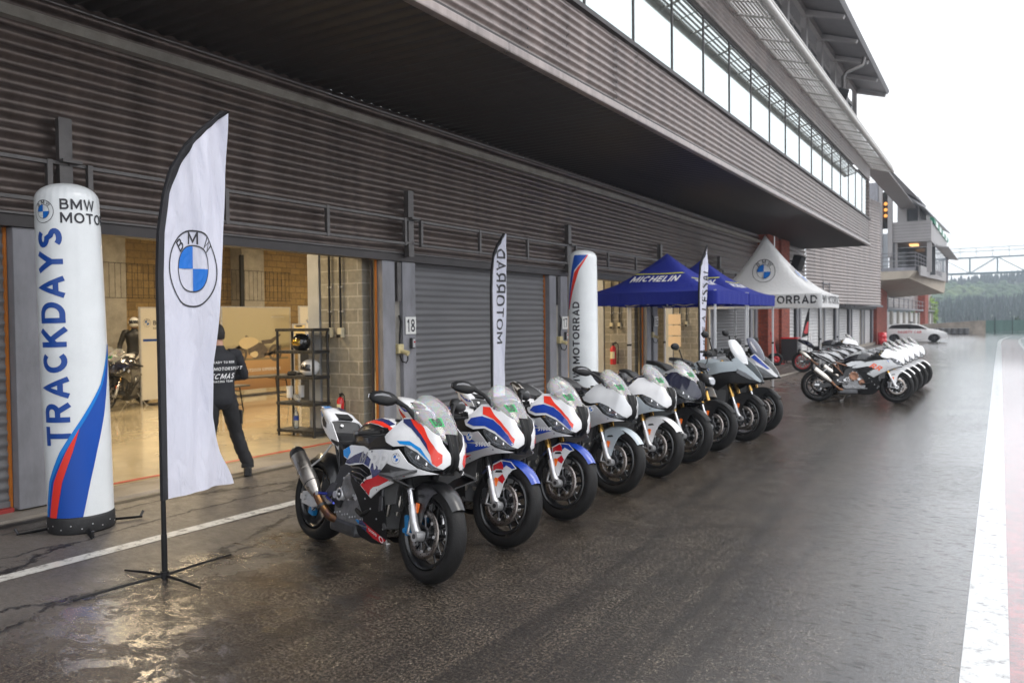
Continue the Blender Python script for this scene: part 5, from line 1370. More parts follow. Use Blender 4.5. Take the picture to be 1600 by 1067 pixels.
def round_mirror(root, s, base, top, T):
    mb = MB(); mb.T = T; b = Vector(base); t = Vector(top)
    mb.tube([b, b.lerp(t,.45)+Vector((.01,s*.03,.01)), t], .008, PLAST, n=8); m = mb.build('mirror', root)
    mb = MB(); mb.T = T; c = t+Vector((-.02,s*.055,.03)); mb.sphere(c, .075, PLAST, 18, 10, (.35,1.0,.62)); mb.build('mirror_housing', m)
    mb = MB(); mb.T = T; mb.add([c+Vector((-.028,.066*cos(2*PI*k/20),.039*sin(2*PI*k/20))) for k in range(20)], [list(range(20))], CHROME, False); mb.build('mirror_glass', m)
def naked(loc, rz, st, L_, lean=R(-9), **k):
    t = empty('motorcycle', loc, rz, lean, **k); t.scale = (SCL,)*3
    L2 = dict(L_, barz=1.06, barx=1.10, bary=.05, barend=(1.0,.40,1.045), forktop=1.0)
    T = front_end(t, st, L2); chassis(t, L2)
    def B(): m = MB(); m.T = Matrix.Translation((-.72,0,0)); return m
    mb = B(); TK = [(.50,.80,.08,.05,.05),(.58,.84,.13,.10,.08),(.68,.86,.165,.13,.10),(.80,.88,.20,.145,.12),(.90,.88,.21,.14,.12),(1.0,.88,.19,.11,.12),(1.08,.87,.15,.07,.10)]
    loft_x(mb, TK, L_['tank'], 26, 2.5); mb.build('fuel_tank', t)
    mb = B(); loft_x(mb, [(.10,.86,.10,.02,.04),(.22,.81,.12,.02,.04),(.34,.785,.13,.022,.04),(.46,.79,.11,.022,.04),(.53,.81,.08,.01,.03)], SEATM, 20, 3)
    loft_x(mb, [(-.16,.965,.05,.015,.03),(-.05,.965,.09,.025,.05),(.06,.93,.11,.025,.05),(.14,.88,.10,.01,.04)], SEATM, 18, 3); mb.build('seat', t)
    for s in (-1, 1):
        mb = B(); panel(mb, [(-.18,.94),(-.05,.95),(.12,.87),(.3,.80),(.33,.74),(.2,.77),(0,.86)], WT, L_['tank'], s, 0, .006, .05); mb.build('tail_fairing', t)
        mb = B(); panel(mb, [(.78,.80),(.92,.86),(1.10,.90),(1.24,.80),(1.30,.70),(1.18,.70),(1.02,.66),(.90,.72)], lambda x, z: .21+.05*(x-.8)-.1*abs(z-.8), L_['side'], s, 0, .008, .05)
        dec(mb, [(.95,.70),(1.02,.67),(1.18,.71),(1.27,.71),(1.18,.76),(1.05,.76)], lambda x, z: .21+.05*(x-.8)-.1*abs(z-.8), PLAST, s); rdec(mb, .03, .98, .82, lambda x, z: .21+.05*(x-.8)-.1*abs(z-.8), s); mb.build('side_panel', t)
        round_mirror(t, s, (1.06,s*.20,1.06), (1.04,s*.33,1.25), Matrix.Translation((-.72,0,0)))
    mb = B(); loft_x(mb, [(1.20,.90,.10,.09,.09),(1.27,.90,.12,.08,.09),(1.33,.89,.10,.06,.08),(1.36,.88,.06,.03,.05)], PLAST, 20, 3); h = mb.build('headlight', t)
    mb = B(); loft_x(mb, [(1.345,.89,.075,.045,.055),(1.37,.885,.05,.03,.04)], mat('lamp_glass_grey', (.4,.42,.45), .08, coat=.6), 18, 3); mb.build('lens', h)
    mb = B(); mb.box((1.18,0,1.08), (.03,.16,.10), PLAST, rot=(0,-.7,0), bev=.01); mb.build('dashboard', t)
    mb = B(); mb.box((-.17,0,.94), (.012,.08,.02), MATS['tail_lamp_red']); mb.build('tail_lamp', t)
    mb = B(); mb.prism([(.70,.20),(1.05,.24),(1.10,.40),(.95,.34),(.78,.30)], -.13, .13, PLAST, bev=.01); mb.build('belly_pan', t)
    return t
WX = table([.5,.8,1.1,1.3,1.45,1.6,1.68], [.6,.8,1.0,1.15], [[.15,.17,.15,.12],[.18,.22,.20,.15],[.19,.25,.23,.15],[.17,.23,.20,.13],[.12,.16,.15,.10],[.06,.08,.07,.05],[.02,.02,.02,.02]])
def adventure(loc, rz, st, L_, lean=R(-8), **k):
    t = empty('motorcycle', loc, rz, lean, **k); t.scale = (SCL*1.02,)*3
    L2 = dict(L_, barz=1.17, barx=1.06, bary=.05, barend=(.95,.41,1.14), forktop=1.06)
    T = front_end(t, st, L2); chassis(t, L2)
    def B(): m = MB(); m.T = Matrix.Translation((-.72,0,0)); return m
    mb = B(); loft_x(mb, [(.50,.88,.09,.05,.08),(.60,.90,.15,.12,.10),(.75,.93,.20,.15,.14),(.90,.95,.22,.15,.15),(1.02,.96,.20,.12,.15),(1.12,.97,.15,.06,.12)], L_['tank'], 26, 2.5); mb.build('fuel_tank', t)
    mb = B(); loft_x(mb, [(-.22,1.02,.08,.02,.04),(-.08,1.01,.12,.03,.05),(.10,.97,.13,.03,.05),(.20,.90,.13,.025,.05),(.36,.875,.14,.025,.05),(.50,.90,.11,.02,.04)], SEATM, 20, 3); mb.build('seat', t)
    bc = L_['side']
    for s in (-1, 1):
        mb = B(); panel(mb, [(-.22,.98),(0,.96),(.20,.86),(.36,.80),(.33,.74),(.15,.80),(-.05,.90)], lambda x, z: .12, L_['tank'], s, 0, .006, .06); mb.build('tail_fairing', t)
        mb = B(); panel(mb, [(.70,.80),(.76,.90),(.95,1.0),(1.15,1.05),(1.32,1.06),(1.40,1.0),(1.38,.93),(1.20,.90),(1.05,.86),(.90,.82)], WX, L_['tank'], s, .004, .006, .05); rdec(mb, .034, .98, .93, WX, s, .008); mb.build('upper_fairing', t)
        mb = B(); panel(mb, [(.74,.80),(.92,.83),(1.10,.87),(1.25,.905),(1.45,.90),(1.58,.84),(1.64,.80),(1.50,.78),(1.30,.76),(1.10,.64),(.92,.60),(.84,.68)], WX, bc, s, 0, .006, .05)
        dec(mb, [(1.0,.72),(1.20,.76),(1.34,.80),(1.20,.82),(1.02,.80)], WX, PLAST, s); mb.build('side_fairing', t)
        mb = B(); panel(mb, [(1.38,1.0),(1.40,.94),(1.50,.90),(1.60,.83),(1.655,.80),(1.67,.82),(1.58,.92),(1.46,1.03),(1.34,1.12),(1.28,1.08),(1.33,1.05)], WX, L_['nose'], s, .006, .006, .04)
        if L_.get('bluestripe'): dec(mb, [(1.30,1.07),(1.34,1.11),(1.46,1.02),(1.58,.91),(1.54,.91),(1.42,.99)], WX, BLUE, s, .009)
        mb.build('nose_fairing', t)
        mb = B(); panel(mb, [(1.40,.955),(1.50,.91),(1.62,.825),(1.55,.83),(1.46,.87),(1.39,.91)], WX, BLKG, s, .008, 0, .04); panel(mb, [(1.40,.955),(1.50,.91),(1.62,.825),(1.55,.83),(1.46,.87),(1.39,.91)], WX, LENS, s, .014, 0, .04); mb.build('headlight', t)
        mb = B(); panel(mb, [(.84,.62),(1.10,.66),(1.14,.52),(1.05,.34),(.86,.28),(.80,.36)], lambda x, z: .17, PLAST, s, 0, .006, .07); mb.build('lower_fairing', t)
        round_mirror(t, s, (1.04,s*.26,1.17), (1.03,s*.36,1.36), Matrix.Translation((-.72,0,0)))
        mb = B(); mb.tube([(1.02,s*.28,1.17),(1.13,s*.34,1.15),(1.10,s*.44,1.12),(1.02,s*.45,1.11)], [(.012,.04),(.014,.055),(.014,.055),(.01,.03)], PLAST, n=10); mb.build('hand_guard', t)
    mb = B(); loft_x(mb, [(1.10,.88,.18,.10,.12),(1.30,.87,.15,.12,.10),(1.45,.85,.11,.09,.07),(1.60,.82,.05,.04,.03),(1.69,.80,.015,.01,.01)], PLAST, 18, 2.6); mb.build('beak', t)
    mb = B(); windscreen(mb, [(1.42,0,1.04),(1.36,0,1.16),(1.28,0,1.28),(1.20,0,1.37)], [(1.36,.10,1.04),(1.29,.15,1.15),(1.22,.15,1.26),(1.16,.10,1.345)], L_['screen'], 7, 10); mb.build('windscreen', t)
    mb = B(); mb.box((1.22,0,1.15), (.03,.18,.12), PLAST, rot=(0,-.5,0), bev=.01)
    for s in (-1, 1): mb.tube([(1.24,s*.06,1.05),(1.20,s*.06,1.25)], .01, PLAST, n=6)
    mb.build('dashboard', t)
    mb = B(); mb.box((-.235,0,1.0), (.012,.08,.02), MATS['tail_lamp_red']); mb.build('tail_lamp', t)
    return t
LN = dict(LG, tank=SILVER, side=SILVER, fender=PLAST, fender2=PLAST, cover=ENG, subframe=FRAMEM)
LX = dict(LG, tank=GREYP, side=PLAST, nose=GREYP, screen=glass_mat('tall_clear_screen', (.92,.94,.96), op=.5), fender=PLAST, fender2=FRAMEM, cover=ENG, subframe=FRAMEM)
LX2 = dict(LX, tank=SILVER, side=BLKG, nose=WHITE, screen=DARKSCR, bluestripe=True)
# ------------------------------------------------------------------ flags
FAB = mat('white_flag_fabric', srgb(222,222,240), .75, var=.04, vscale=3)
def fabric(name, col, trans=.35, bs=.6):
    m = bpy.data.materials.new(name); m.use_nodes = True
    nt = m.node_tree; N = nt.nodes; L = nt.links; b = N['Principled BSDF']; b.inputs['Base Color'].default_value = (*col, 1); b.inputs['Roughness'].default_value = .8
    t = N.new('ShaderNodeBsdfTranslucent'); t.inputs['Color'].default_value = (*col, 1)
    mx = N.new('ShaderNodeMixShader'); mx.inputs[0].default_value = trans
    L.new(b.outputs[0], mx.inputs[1]); L.new(t.outputs[0], mx.inputs[2]); L.new(mx.outputs[0], N['Material Output'].inputs[0])
    tc = N.new('ShaderNodeTexCoord'); n = N.new('ShaderNodeTexNoise'); n.inputs['Scale'].default_value = 5; n.inputs['Detail'].default_value = 5; n.inputs['Distortion'].default_value = .6
    mp = N.new('ShaderNodeMapping'); mp.inputs['Scale'].default_value = (3,3,.8); L.new(tc.outputs['Object'], mp.inputs[0]); L.new(mp.outputs[0], n.inputs['Vector'])
    bp = N.new('ShaderNodeBump'); bp.inputs['Strength'].default_value = bs; bp.inputs['Distance'].default_value = .02
    L.new(n.outputs['Fac'], bp.inputs['Height']); L.new(bp.outputs['Normal'], b.inputs['Normal']); L.new(bp.outputs['Normal'], t.inputs['Normal'])
    return m
FLAGM = fabric('flag_cloth', srgb(226,228,243), .35, 1.0)
def lerp_tab(T, z):
    if z <= T[0][0]: return T[0][1]
    for a, b in zip(T[:-1], T[1:]):
        if z <= b[0]: return a[1]+(b[1]-a[1])*(z-a[0])/(b[0]-a[0])
    return T[-1][1]
def feather_flag(loc, ang, Lt, Rt_, ztop, deco, label, zb=.56, slant=.0):
    """Lt/Rt_: tables z -> distance from pole of left (sleeve) and right edge"""
    t = empty('feather_flag', loc, ang, label=label, cat='flag', group='feather flags along the pit lane')
    mb = MB(); pts = [(0,0,.02)]+[(lerp_tab(Lt, z), 0, z) for z in [zb-.1+(ztop-zb+.1)*i/40 for i in range(41)]]
    mb.tube(pts, [.017]*3+[.013]*(len(pts)-3), PLAST, n=10); mb.cyl((0,0,0), (0,0,.32), .02, PLAST); mb.build('pole', t)
    fold = lambda u, z: .024*sin(u*16+z*2.2)*min(1, u*3)+.016*sin(u*34-z*3.1+1)*min(1, u*3)+.05*u*sin(z*1.4)+.010*sin(u*55+z*7.5)*max(0, min(1, (z-2.3)*1.5))*min(1, u*6)
    def S(u, z, o=0.): return Vector((u, fold(u, z)+o, z+slant*u*max(0, 1-(z-zb)/1.0)))
    mb = MB(); rows = []
    for i in range(91):
        z = zb+(ztop-zb)*i/90; a, b = lerp_tab(Lt, z), lerp_tab(Rt_, z); b = max(b, a+.01)
        rows.append([S(a+(b-a)*j/30, z) for j in range(31)])
    mb.grid(rows, FLAGM); c = mb.build('cloth', t)
    mb = MB(); rows = []
    for i in range(91):
        z = zb+(ztop-zb)*i/90; a = lerp_tab(Lt, z); b = min(a+.038, lerp_tab(Rt_, z)+.01)
        rows.append([S(a-.012, z, -.02), S(a-.02, z, 0), S(a-.012, z, .02), S(b, z, .004), S(b, z, -.004), S(a-.012, z, -.02)])
    mb.grid(rows, mat('black_sleeve', (.014,.014,.017), .7)); mb.build('sleeve', t)
    mb = MB(); deco(mb, S); mb.build('print', c)
    mb = MB()
    for a, l in ((.2,.62),(PI-.1,.60),(1.75,.42),(-1.5,.40)): mb.tube([(0,0,.03),(l*.5*cos(a),l*.5*sin(a),.024),(l*cos(a),l*sin(a),.010)], [.012,.010,.008], PLAST, n=6)
    mb.cyl((0,0,.012), (0,0,.06), .03, PLAST); mb.build('cross_base', t)
    return t
def deco1(mb, S):
    for o, l in ((1,'f'),(-1,'b')):
        roundel(mb, lambda u, v, q: S(.265+u*.68, 2.20+v*1.02, o*(.001+q)) , .275, .0012, False)
L1 = [(0,0),(2.15,0),(2.45,.015),(2.72,.06),(2.92,.13),(3.08,.22),(3.20,.33),(3.30,.44),(3.40,.545)]
R1 = [(.5,.58),(.6,.55),(.8,.48),(1.1,.41),(1.5,.41),(1.9,.46),(2.4,.51),(3.0,.54),(3.4,.55)]
feather_flag((-5.03,3.50,0), R(84), L1, R1, 3.38, deco1, 'large white feather flag with blue and white roundel in front of the open garage', .56, .05)
def deco2(mb, S):
    t = shift2d(text2d('MOTORRAD', .27, .02, step=.05), rot=PI/2, s=1)
    put2d(mb, t, lambda u, v: S(.25-u, 2.2+v, .004), INK); put2d(mb, t, lambda u, v: S(.25-u, 2.2+v, -.004), INK)
L2 = [(0,0),(2.3,0),(2.6,.02),(2.85,.08),(3.05,.18),(3.3,.42)]; R2_ = [(.5,.44),(1,.38),(2,.41),(3.0,.44),(3.26,.42)]
feather_flag((-7.04,10.9,0), R(86), L2, R2_, 3.24, deco2, 'narrow white feather flag with dark lettering before the closed shutter')
def deco3(mb, S):
    t = shift2d(text2d("MISE A L'ESSAI", .22, .02, .15, step=.05), rot=PI/2)
    put2d(mb, t, lambda u, v: S(.28+u, 1.95+v, .004), INK); put2d(mb, t, lambda u, v: S(.28+u, 1.95+v, -.004), INK)
feather_flag((-5.20,15.8,0), R(86), L2, [(.5,.40),(1,.36),(2,.38),(3.0,.42),(3.26,.41)], 3.30, deco3, 'narrow white feather flag in front of the blue tent')

# ------------------------------------------------------------------ inflatable columns
INF = mat('inflatable_vinyl', srgb(222,226,228), .32, coat=.3, bump=.7, bscale=5, var=.06, vscale=3)
def column(loc, rz, tilt, h, rr, deco, label):
    t = empty('inflatable_column', loc, rz, label=label, cat='inflatable column', group='white inflatable advertising columns')
    t.rotation_euler = (tilt[0], tilt[1], rz)
    def rad(z):
        q = max(0., min(1., (z-.12)/(h-.12))); r_ = rr*(1+.03*sin(PI*q)-.04*q)
        if z > h-.16: r_ *= math.sqrt(max(0, 1-((z-(h-.16))/.17)**2.6))
        return r_
    def P(a, z, o=0.): r_ = rad(z)+o; return Vector((r_*cos(a), r_*sin(a), z))
    mb = MB(); rows = []
    zs = [.10+(h-.26)*i/60 for i in range(61)]+[h-.16+.16*sin(PI/2*i/12) for i in range(1, 13)]
    for z in zs:
        k = max(0, (z-(h-.34))/.34); rows.append([P(2*PI*j/96, z, -.006*k*abs(sin(2*PI*j/96*14))) for j in range(96)])
    mb.grid(rows, INF, closed=True); mb.add([rows[-1][j] for j in range(96)], [list(range(96))], INF); body = mb.build('body', t)
    mb = MB(); mb.lathe([(0,rr*.9),(0,rr*1.0),(.02,rr*1.03),(.13,rr*1.03),(.15,rr*1.0),(.15,rr*.9)], (0,0,.0), 'z', mat('black_band', (.016,.016,.017), .6, bump=.3, bscale=40), 64)
    for k in range(20): a = 2*PI*k/20; mb.cyl((rr*1.03*cos(a),rr*1.03*sin(a),.05+.03*(k % 2)), (rr*1.042*cos(a),rr*1.042*sin(a),.05+.03*(k % 2)), .006, ALU, n=6)
    mb.build('base_band', t)
    mb = MB(); deco(mb, P, h, rr); mb.build('print', body)
    for a in (PI*.05, PI*.55, PI*1.02, PI*1.5):
        mb = MB(); mb.tube([(rr*cos(a),rr*sin(a),.03),(rr*1.9*cos(a),rr*1.9*sin(a),.012)], [(.022,.006),(.018,.005)], PLAST, n=8)
        mb.tube([(rr*1.85*cos(a),rr*1.85*sin(a),.02),(rr*1.95*cos(a),rr*1.95*sin(a),.07)], .012, DALU, n=8); mb.build('anchor_strap', t)
    return t
# angle measured in local frame; 0 faces the camera, positive to the viewer's right
def stripe(mb, P, pts_l, pts_r, m, o):
    rows = []
    for i in range(len(pts_l)-1):
        for q in range(8):
            t = q/8; a = (pts_l[i][0]*(1-t)+pts_l[i+1][0]*t, pts_l[i][1]*(1-t)+pts_l[i+1][1]*t); b = (pts_r[i][0]*(1-t)+pts_r[i+1][0]*t, pts_r[i][1]*(1-t)+pts_r[i+1][1]*t)
            rows.append([P(a[0]+(b[0]-a[0])*j/10, a[1]+(b[1]-a[1])*j/10, o) for j in range(11)])
    a, b = pts_l[-1], pts_r[-1]; rows.append([P(a[0]+(b[0]-a[0])*j/10, a[1]+(b[1]-a[1])*j/10, o) for j in range(11)])
    mb.grid(rows, m)
def decoA(mb, P, h, rr):
    t = shift2d(text2d('TRACKDAYS', .34, .035, step=.025), rot=PI/2, s=1.0, sy=1.0)
    xs = [p[1] for p in t[0]]; L_ = max(xs)-min(xs); k = 1.85/L_
    put2d(mb, t, lambda u, v: P((u*.92)/rr-.62, 1.70+v*k, .004), mat('deep_blue_print', srgb(0,66,150), .4))
    for s_, z in (('BMW', 2.83), ('MOTORRAD', 2.715)):
        put2d(mb, text2d(s_, .125, .02, align='LEFT', step=.02), lambda u, v: P((u*1.02)/rr-.22, z+v, .004), INK)
    roundel(mb, lambda u, v, q: P(u/rr-.78, 2.77+v, .003+q), .098, .001, False)
    LE = [(-1.35,.15),(-1.05,.46),(-.56,.72),(.18,1.02),(.80,1.28),(1.35,1.62)]
    stripe(mb, P, LE, [(.05,.15),(.32,.46),(.58,.72),(.92,1.02),(1.15,1.28),(1.5,1.62)], BLUEINK, .003)
    stripe(mb, P, LE, [(-1.22,.15),(-.92,.46),(-.44,.70),(.24,.99),(.88,1.27),(1.42,1.62)], mat('cyan_blue_print', srgb(0,120,205), .4), .0045)
    stripe(mb, P, [(-1.10,.15),(-.82,.46),(-.36,.72),(.04,.91)], [(-.78,.15),(-.52,.46),(-.16,.72),(.06,.92)], mat('scarlet_print', srgb(225,52,38), .4), .006)
bear = math.atan2(0-3.96, 0+6.78)
class _C: pass
def colface(x, y): return math.atan2(-y, -x)
column((-6.97,4.04,0), colface(-6.97,4.04), (R(1.1), R(0)), 3.03, .262, decoA, 'tall white inflatable column with large blue TRACKDAYS lettering beside the open garage')
def decoB(mb, P, h, rr):
    t = shift2d(text2d('BMW MOTORRAD', .20, .03, step=.03), rot=PI/2)
    put2d(mb, t, lambda u, v: P(u/rr-.50, 1.28+v, .004), INK)
    stripe(mb, P, [(-1.3,2.0),(-1.15,2.3),(-.9,2.7),(-.62,3.0)], [(-1.2,2.0),(-1.0,2.3),(-.62,2.72),(.35,3.0)], BLUEINK, .003)
    stripe(mb, P, [(-1.2,2.0),(-.98,2.3),(-.60,2.68),(.33,3.0)], [(-1.1,2.0),(-.80,2.28),(-.25,2.72),(.40,3.0)], MATS['scarlet_print'], .0045)
column((-6.70,13.55,0), colface(-6.7,13.55), (0, 0), 3.10, .275, decoB, 'white inflatable column with black vertical lettering and blue-red corner stripe left of the blue tent')

# ------------------------------------------------------------------ tents
def tent(x0, y0, x1, y1, zv, zb, zp, m, label, deco=None, group='pop-up tents', px=0.):
    cx, cy = (x0+x1)/2, (y0+y1)/2
    t = empty('pop_up_tent', (cx,cy,0), label=label, cat='tent', group=group)
    hx, hy = (x1-x0)/2, (y1-y0)/2; FR = mat('tent_frame', srgb(205,206,208), .4, .4)
    def S(x, y):   # roof surface, x,y in [-1,1]
        d = max(abs(x), abs(y)); r_ = 1-d
        return Vector((x*hx+px*r_, y*hy, zv+(zp-zv)*(r_**1.6*.94+.06*r_)+.004*sin(9*x+5*y)))
    mb = MB(); n = 24
    mb.grid([[S(-1+2*i/n, -1+2*j/n) for j in range(n+1)] for i in range(n+1)], m); roof = mb.build('canopy', t)
    mb = MB()
    per = [(-1,-1),(1,-1),(1,1),(-1,1),(-1,-1)]; rows = [[], [], []]
    for (a, b), (c, d) in zip(per[:-1], per[1:]):
        for i in range(24):
            q = i/24; x, y = a+(c-a)*q, b+(d-b)*q; w_ = 1+.006*sin(i*1.7)
            sag = .015*sin(PI*q)
            rows[0].append(Vector((x*hx, y*hy, zv))); rows[1].append(Vector((x*hx*w_*1.004, y*hy*w_*1.004, (zv+zb)/2))); rows[2].append(Vector((x*hx*w_, y*hy*w_, zb+sag)))
    mb.grid([[r_[k] for r_ in rows] for k in range(len(rows[0]))]+[[r_[0] for r_ in rows]], m); mb.build('valance', t)
    for sx in (-1, 1):
        for sy in (-1, 1):
            mb = MB(); mb.box((sx*(hx-.04), sy*(hy-.04), zb/2+.15), (.04,.04,zb+.3), FR); mb.box((sx*(hx-.04), sy*(hy-.04), zb*.55), (.048,.048,.05), PLAST); mb.box((sx*(hx-.04), sy*(hy-.04), .006), (.12,.12,.01), PLAST); mb.build('pole', t)
    mb = MB()
    for sx, sy, ex, ey in ((-1,-1,1,-1),(1,-1,1,1),(1,1,-1,1),(-1,1,-1,-1)):
        A_ = Vector((sx*(hx-.05), sy*(hy-.05), 0)); B_ = Vector((ex*(hx-.05), ey*(hy-.05), 0)); M_ = A_.lerp(B_, .5)
        for p, q in ((A_, M_), (M_, B_)):
            mb.tube([p+Vector((0,0,zb+.02)), q+Vector((0,0,zb+.26))], .012, FR, n=6); mb.tube([p+Vector((0,0,zb+.26)), q+Vector((0,0,zb+.02))], .012, FR, n=6)
    mb.tube([(0,0,zb),(0,0,zp-.05)], .02, FR, n=6); mb.build('frame', t)
    if deco:
        mb = MB(); deco(mb, S, hx, hy, zv, zb); mb.build('print', roof)
    return t
BLUET = fabric('blue_tent_cloth', srgb(14,34,138), .25)
WHITET = fabric('white_tent_cloth', srgb(228,229,230), .3)
def onface(S, axis, sgn, hx, hy, lift=.006):
    # u along edge (metres, to the viewer's right), v up from the eave measured along the roof plan (metres)
    def f(u, v, q=0.):
        if axis == 'y': p = S(u/hx, -(1-v/hy))+Vector((0,-lift-q,lift*1.5+q)); return p
        else: p = S(1-v/hx, u/hy)+Vector((lift+q,0,lift*1.5+q)); return p
    return f
def mich(mb, S, hx, hy, zv, zb):
    for ax in ('y', 'x'):
        f = onface(S, ax, 1, hx, hy)
        t = text2d('MICHELIN', .23, .035, .35, step=.05)
        put2d(mb, t, lambda u, v: f(u*1.05-.05, .60+v), WHITEINK)
        put2d(mb, ([(-.60+.08*i, y) for i in range(16) for y in (.735,.755)], [(2*i, 2*i+2, 2*i+3, 2*i+1) for i in range(15)]), lambda u, v: f(u, v), YELLOW)
tent(-8.03,16.30,-5.00,18.74,2.38,2.10,3.30,BLUET,'blue pop-up tent with white lettering, the nearer of the two',mich)
tent(-8.03,18.80,-5.00,21.30,2.38,2.10,3.32,BLUET,'second blue pop-up tent, directly behind the first',mich)
def bm(mb, S, hx, hy, zv, zb):
    t = text2d('BMW MOTORRAD', .34, .03, step=.1)
    put2d(mb, t, lambda u, v: Vector((u*1.0+.15, -hy-.012, (zv+zb)/2+.04+v)), INK)
    put2d(mb, t, lambda u, v: Vector((hx+.014, u*.98, (zv+zb)/2+.04+v)), INK)
    for ax in ('y', 'x'):
        f = onface(S, ax, 1, hx, hy); roundel(mb, lambda u, v, q: f(u*1.0-.0, .78+v*.75, q*3), .36, .004, False)
tent(-8.0,25.2,-4.55,28.2,2.52,2.10,4.5,WHITET,'white pop-up tent with roundel and black lettering behind the blue tents',bm, px=-.3)

# ------------------------------------------------------------------ people
def skin(name, J, E, parent, m, sub=2, T=None):
    me = bpy.data.meshes.new('tmp'); names = list(J)
    me.from_pydata([J[n][0] for n in names], [(names.index(a), names.index(b)) for a, b in E], [])
    o = bpy.data.objects.new('tmp', me); COL.objects.link(o)
    md = o.modifiers.new('s', 'SKIN'); md.use_smooth_shade = True; md.branch_smoothing = .6
    for i, n in enumerate(names):
        r_ = J[n][1]; me.skin_vertices[0].data[i].radius = r_ if isinstance(r_, tuple) else (r_, r_)
        me.skin_vertices[0].data[i].use_root = (i == 0)
    sb = o.modifiers.new('b', 'SUBSURF'); sb.levels = sub
    dg = bpy.context.evaluated_depsgraph_get(); nm = bpy.data.meshes.new_from_object(o.evaluated_get(dg))
    bpy.data.objects.remove(o); bpy.data.meshes.remove(me)
    nm.materials.clear(); nm.materials.append(m)
    for p in nm.polygons: p.use_smooth = True; p.material_index = 0
    nm.name = name; ob = bpy.data.objects.new(name, nm); COL.objects.link(ob)
    if parent: ob.parent = parent
    return ob
SKIN_ = mat('skin', srgb(196,150,126), .5, var=.08)
def person(loc, rz, label, pose, jm, tm, hairm, group=None, back=None, helmet=False, headbare=True):
    """faces +x locally, y left; pose: dict of joint overrides"""
    t = empty('mannequin' if helmet else 'person', loc, rz, label=label, cat='mannequin' if helmet else 'person', group=group)
    K = dict(pel=(0,0,.96), sp=(0,0,1.15), ch=(-.01,0,1.33), nk=(-.005,0,1.50), hd=(.02,0,1.62),
        lsh=(-.01,.19,1.42), lel=(-.04,.27,1.14), lwr=(.06,.26,.90), rsh=(-.01,-.19,1.42), rel=(-.04,-.27,1.14), rwr=(.06,-.26,.90),
        lhp=(0,.09,.92), lkn=(.02,.12,.50), lan=(-.02,.14,.09), lto=(.15,.17,.04), rhp=(0,-.09,.92), rkn=(.02,-.12,.50), ran=(-.02,-.14,.09), rto=(.15,-.17,.04))
    K.update(pose)
    V_ = {k: Vector(v) for k, v in K.items()}
    bd = dict(pel=(K['pel'],(.09,.12)), sp=(K['sp'],(.085,.11)), ch=(K['ch'],(.09,.13)), nk=(K['nk'],(.055,.055)), hd=(K['hd'],(.06,.07)),
        lsh=(K['lsh'],.05), lel=(K['lel'],.042), lwr=(K['lwr'],.028), rsh=(K['rsh'],.05), rel=(K['rel'],.042), rwr=(K['rwr'],.028),
        lhp=(K['lhp'],.07), lkn=(K['lkn'],.055), lan=(K['lan'],.038), rhp=(K['rhp'],.07), rkn=(K['rkn'],.055), ran=(K['ran'],.038))
    E = [('pel','sp'),('sp','ch'),('ch','nk'),('nk','hd'),('ch','lsh'),('lsh','lel'),('lel','lwr'),('ch','rsh'),('rsh','rel'),('rel','rwr'),('pel','lhp'),('lhp','lkn'),('lkn','lan'),('pel','rhp'),('rhp','rkn'),('rkn','ran')]
    # hands: palm, four fingers and a thumb
    for s in ('l', 'r'):
        w_ = V_[s+'wr']; d = (w_-V_[s+'el']).normalized(); sd_ = Vector((1,0,0)) if abs(d.x) < .8 else Vector((0,0,1)); sd_ = (sd_-d*d.dot(sd_)).normalized(); nn = d.cross(sd_)*(1 if s == 'l' else -1)
        bd[s+'pa'] = (tuple(w_+d*.06), .026); E.append((s+'wr', s+'pa'))
        for k in range(4):
            b0 = w_+d*.095+sd_*(.027-.018*k); l = (.036,.042,.038,.030)[k]
            bd[f'{s}f{k}a'] = (tuple(b0), .0095); bd[f'{s}f{k}b'] = (tuple(b0+d*l+nn*.010), .0085); bd[f'{s}f{k}c'] = (tuple(b0+d*l*1.6+nn*.030), .007)
            E += [(s+'pa', f'{s}f{k}a'), (f'{s}f{k}a', f'{s}f{k}b'), (f'{s}f{k}b', f'{s}f{k}c')]
        b0 = w_+d*.03+sd_*.03; bd[s+'ta'] = (tuple(b0+d*.01+sd_*.012), .011); bd[s+'tb'] = (tuple(b0+d*.045+sd_*.02+nn*.015), .009); E += [(s+'pa', s+'ta'), (s+'ta', s+'tb')]
    body = skin('body', bd, E, t, SKIN_)
    hc = V_['hd']+Vector((.005,0,.045))
    mb = MB(); rows = []
    for i in range(19):
        a = PI*i/18; row = []
        for j in range(28):
            b = 2*PI*j/28; x, y, z = sin(a)*cos(b), sin(a)*sin(b), cos(a)
            fx = .098*x; fy = .076*y; fz = .118*z
            if z < -.2: fx *= 1-.18*(-z-.2); fy *= 1-.32*(-z-.2)
            if x > .85 and abs(y) < .25 and -.35 < z < .05: fx += .018
            row.append(hc+Vector((fx, fy, fz)))
        rows.append(row)
    mb.grid(rows, SKIN_, closed=True)
    for s in (-1, 1):
        mb.sphere(hc+Vector((.0,s*.077,-.005)), .03, SKIN_, 10, 8, (.55,.3,1)); mb.sphere(hc+Vector((.083,s*.030,.01)), .012, INK, 8, 6)
    mb.tube([hc+Vector((.088,-.024,-.055)), hc+Vector((.094,0,-.054)), hc+Vector((.088,.024,-.055))], .006, mat('lips', srgb(160,92,82), .5), n=6)
    hd = mb.build('head', t)
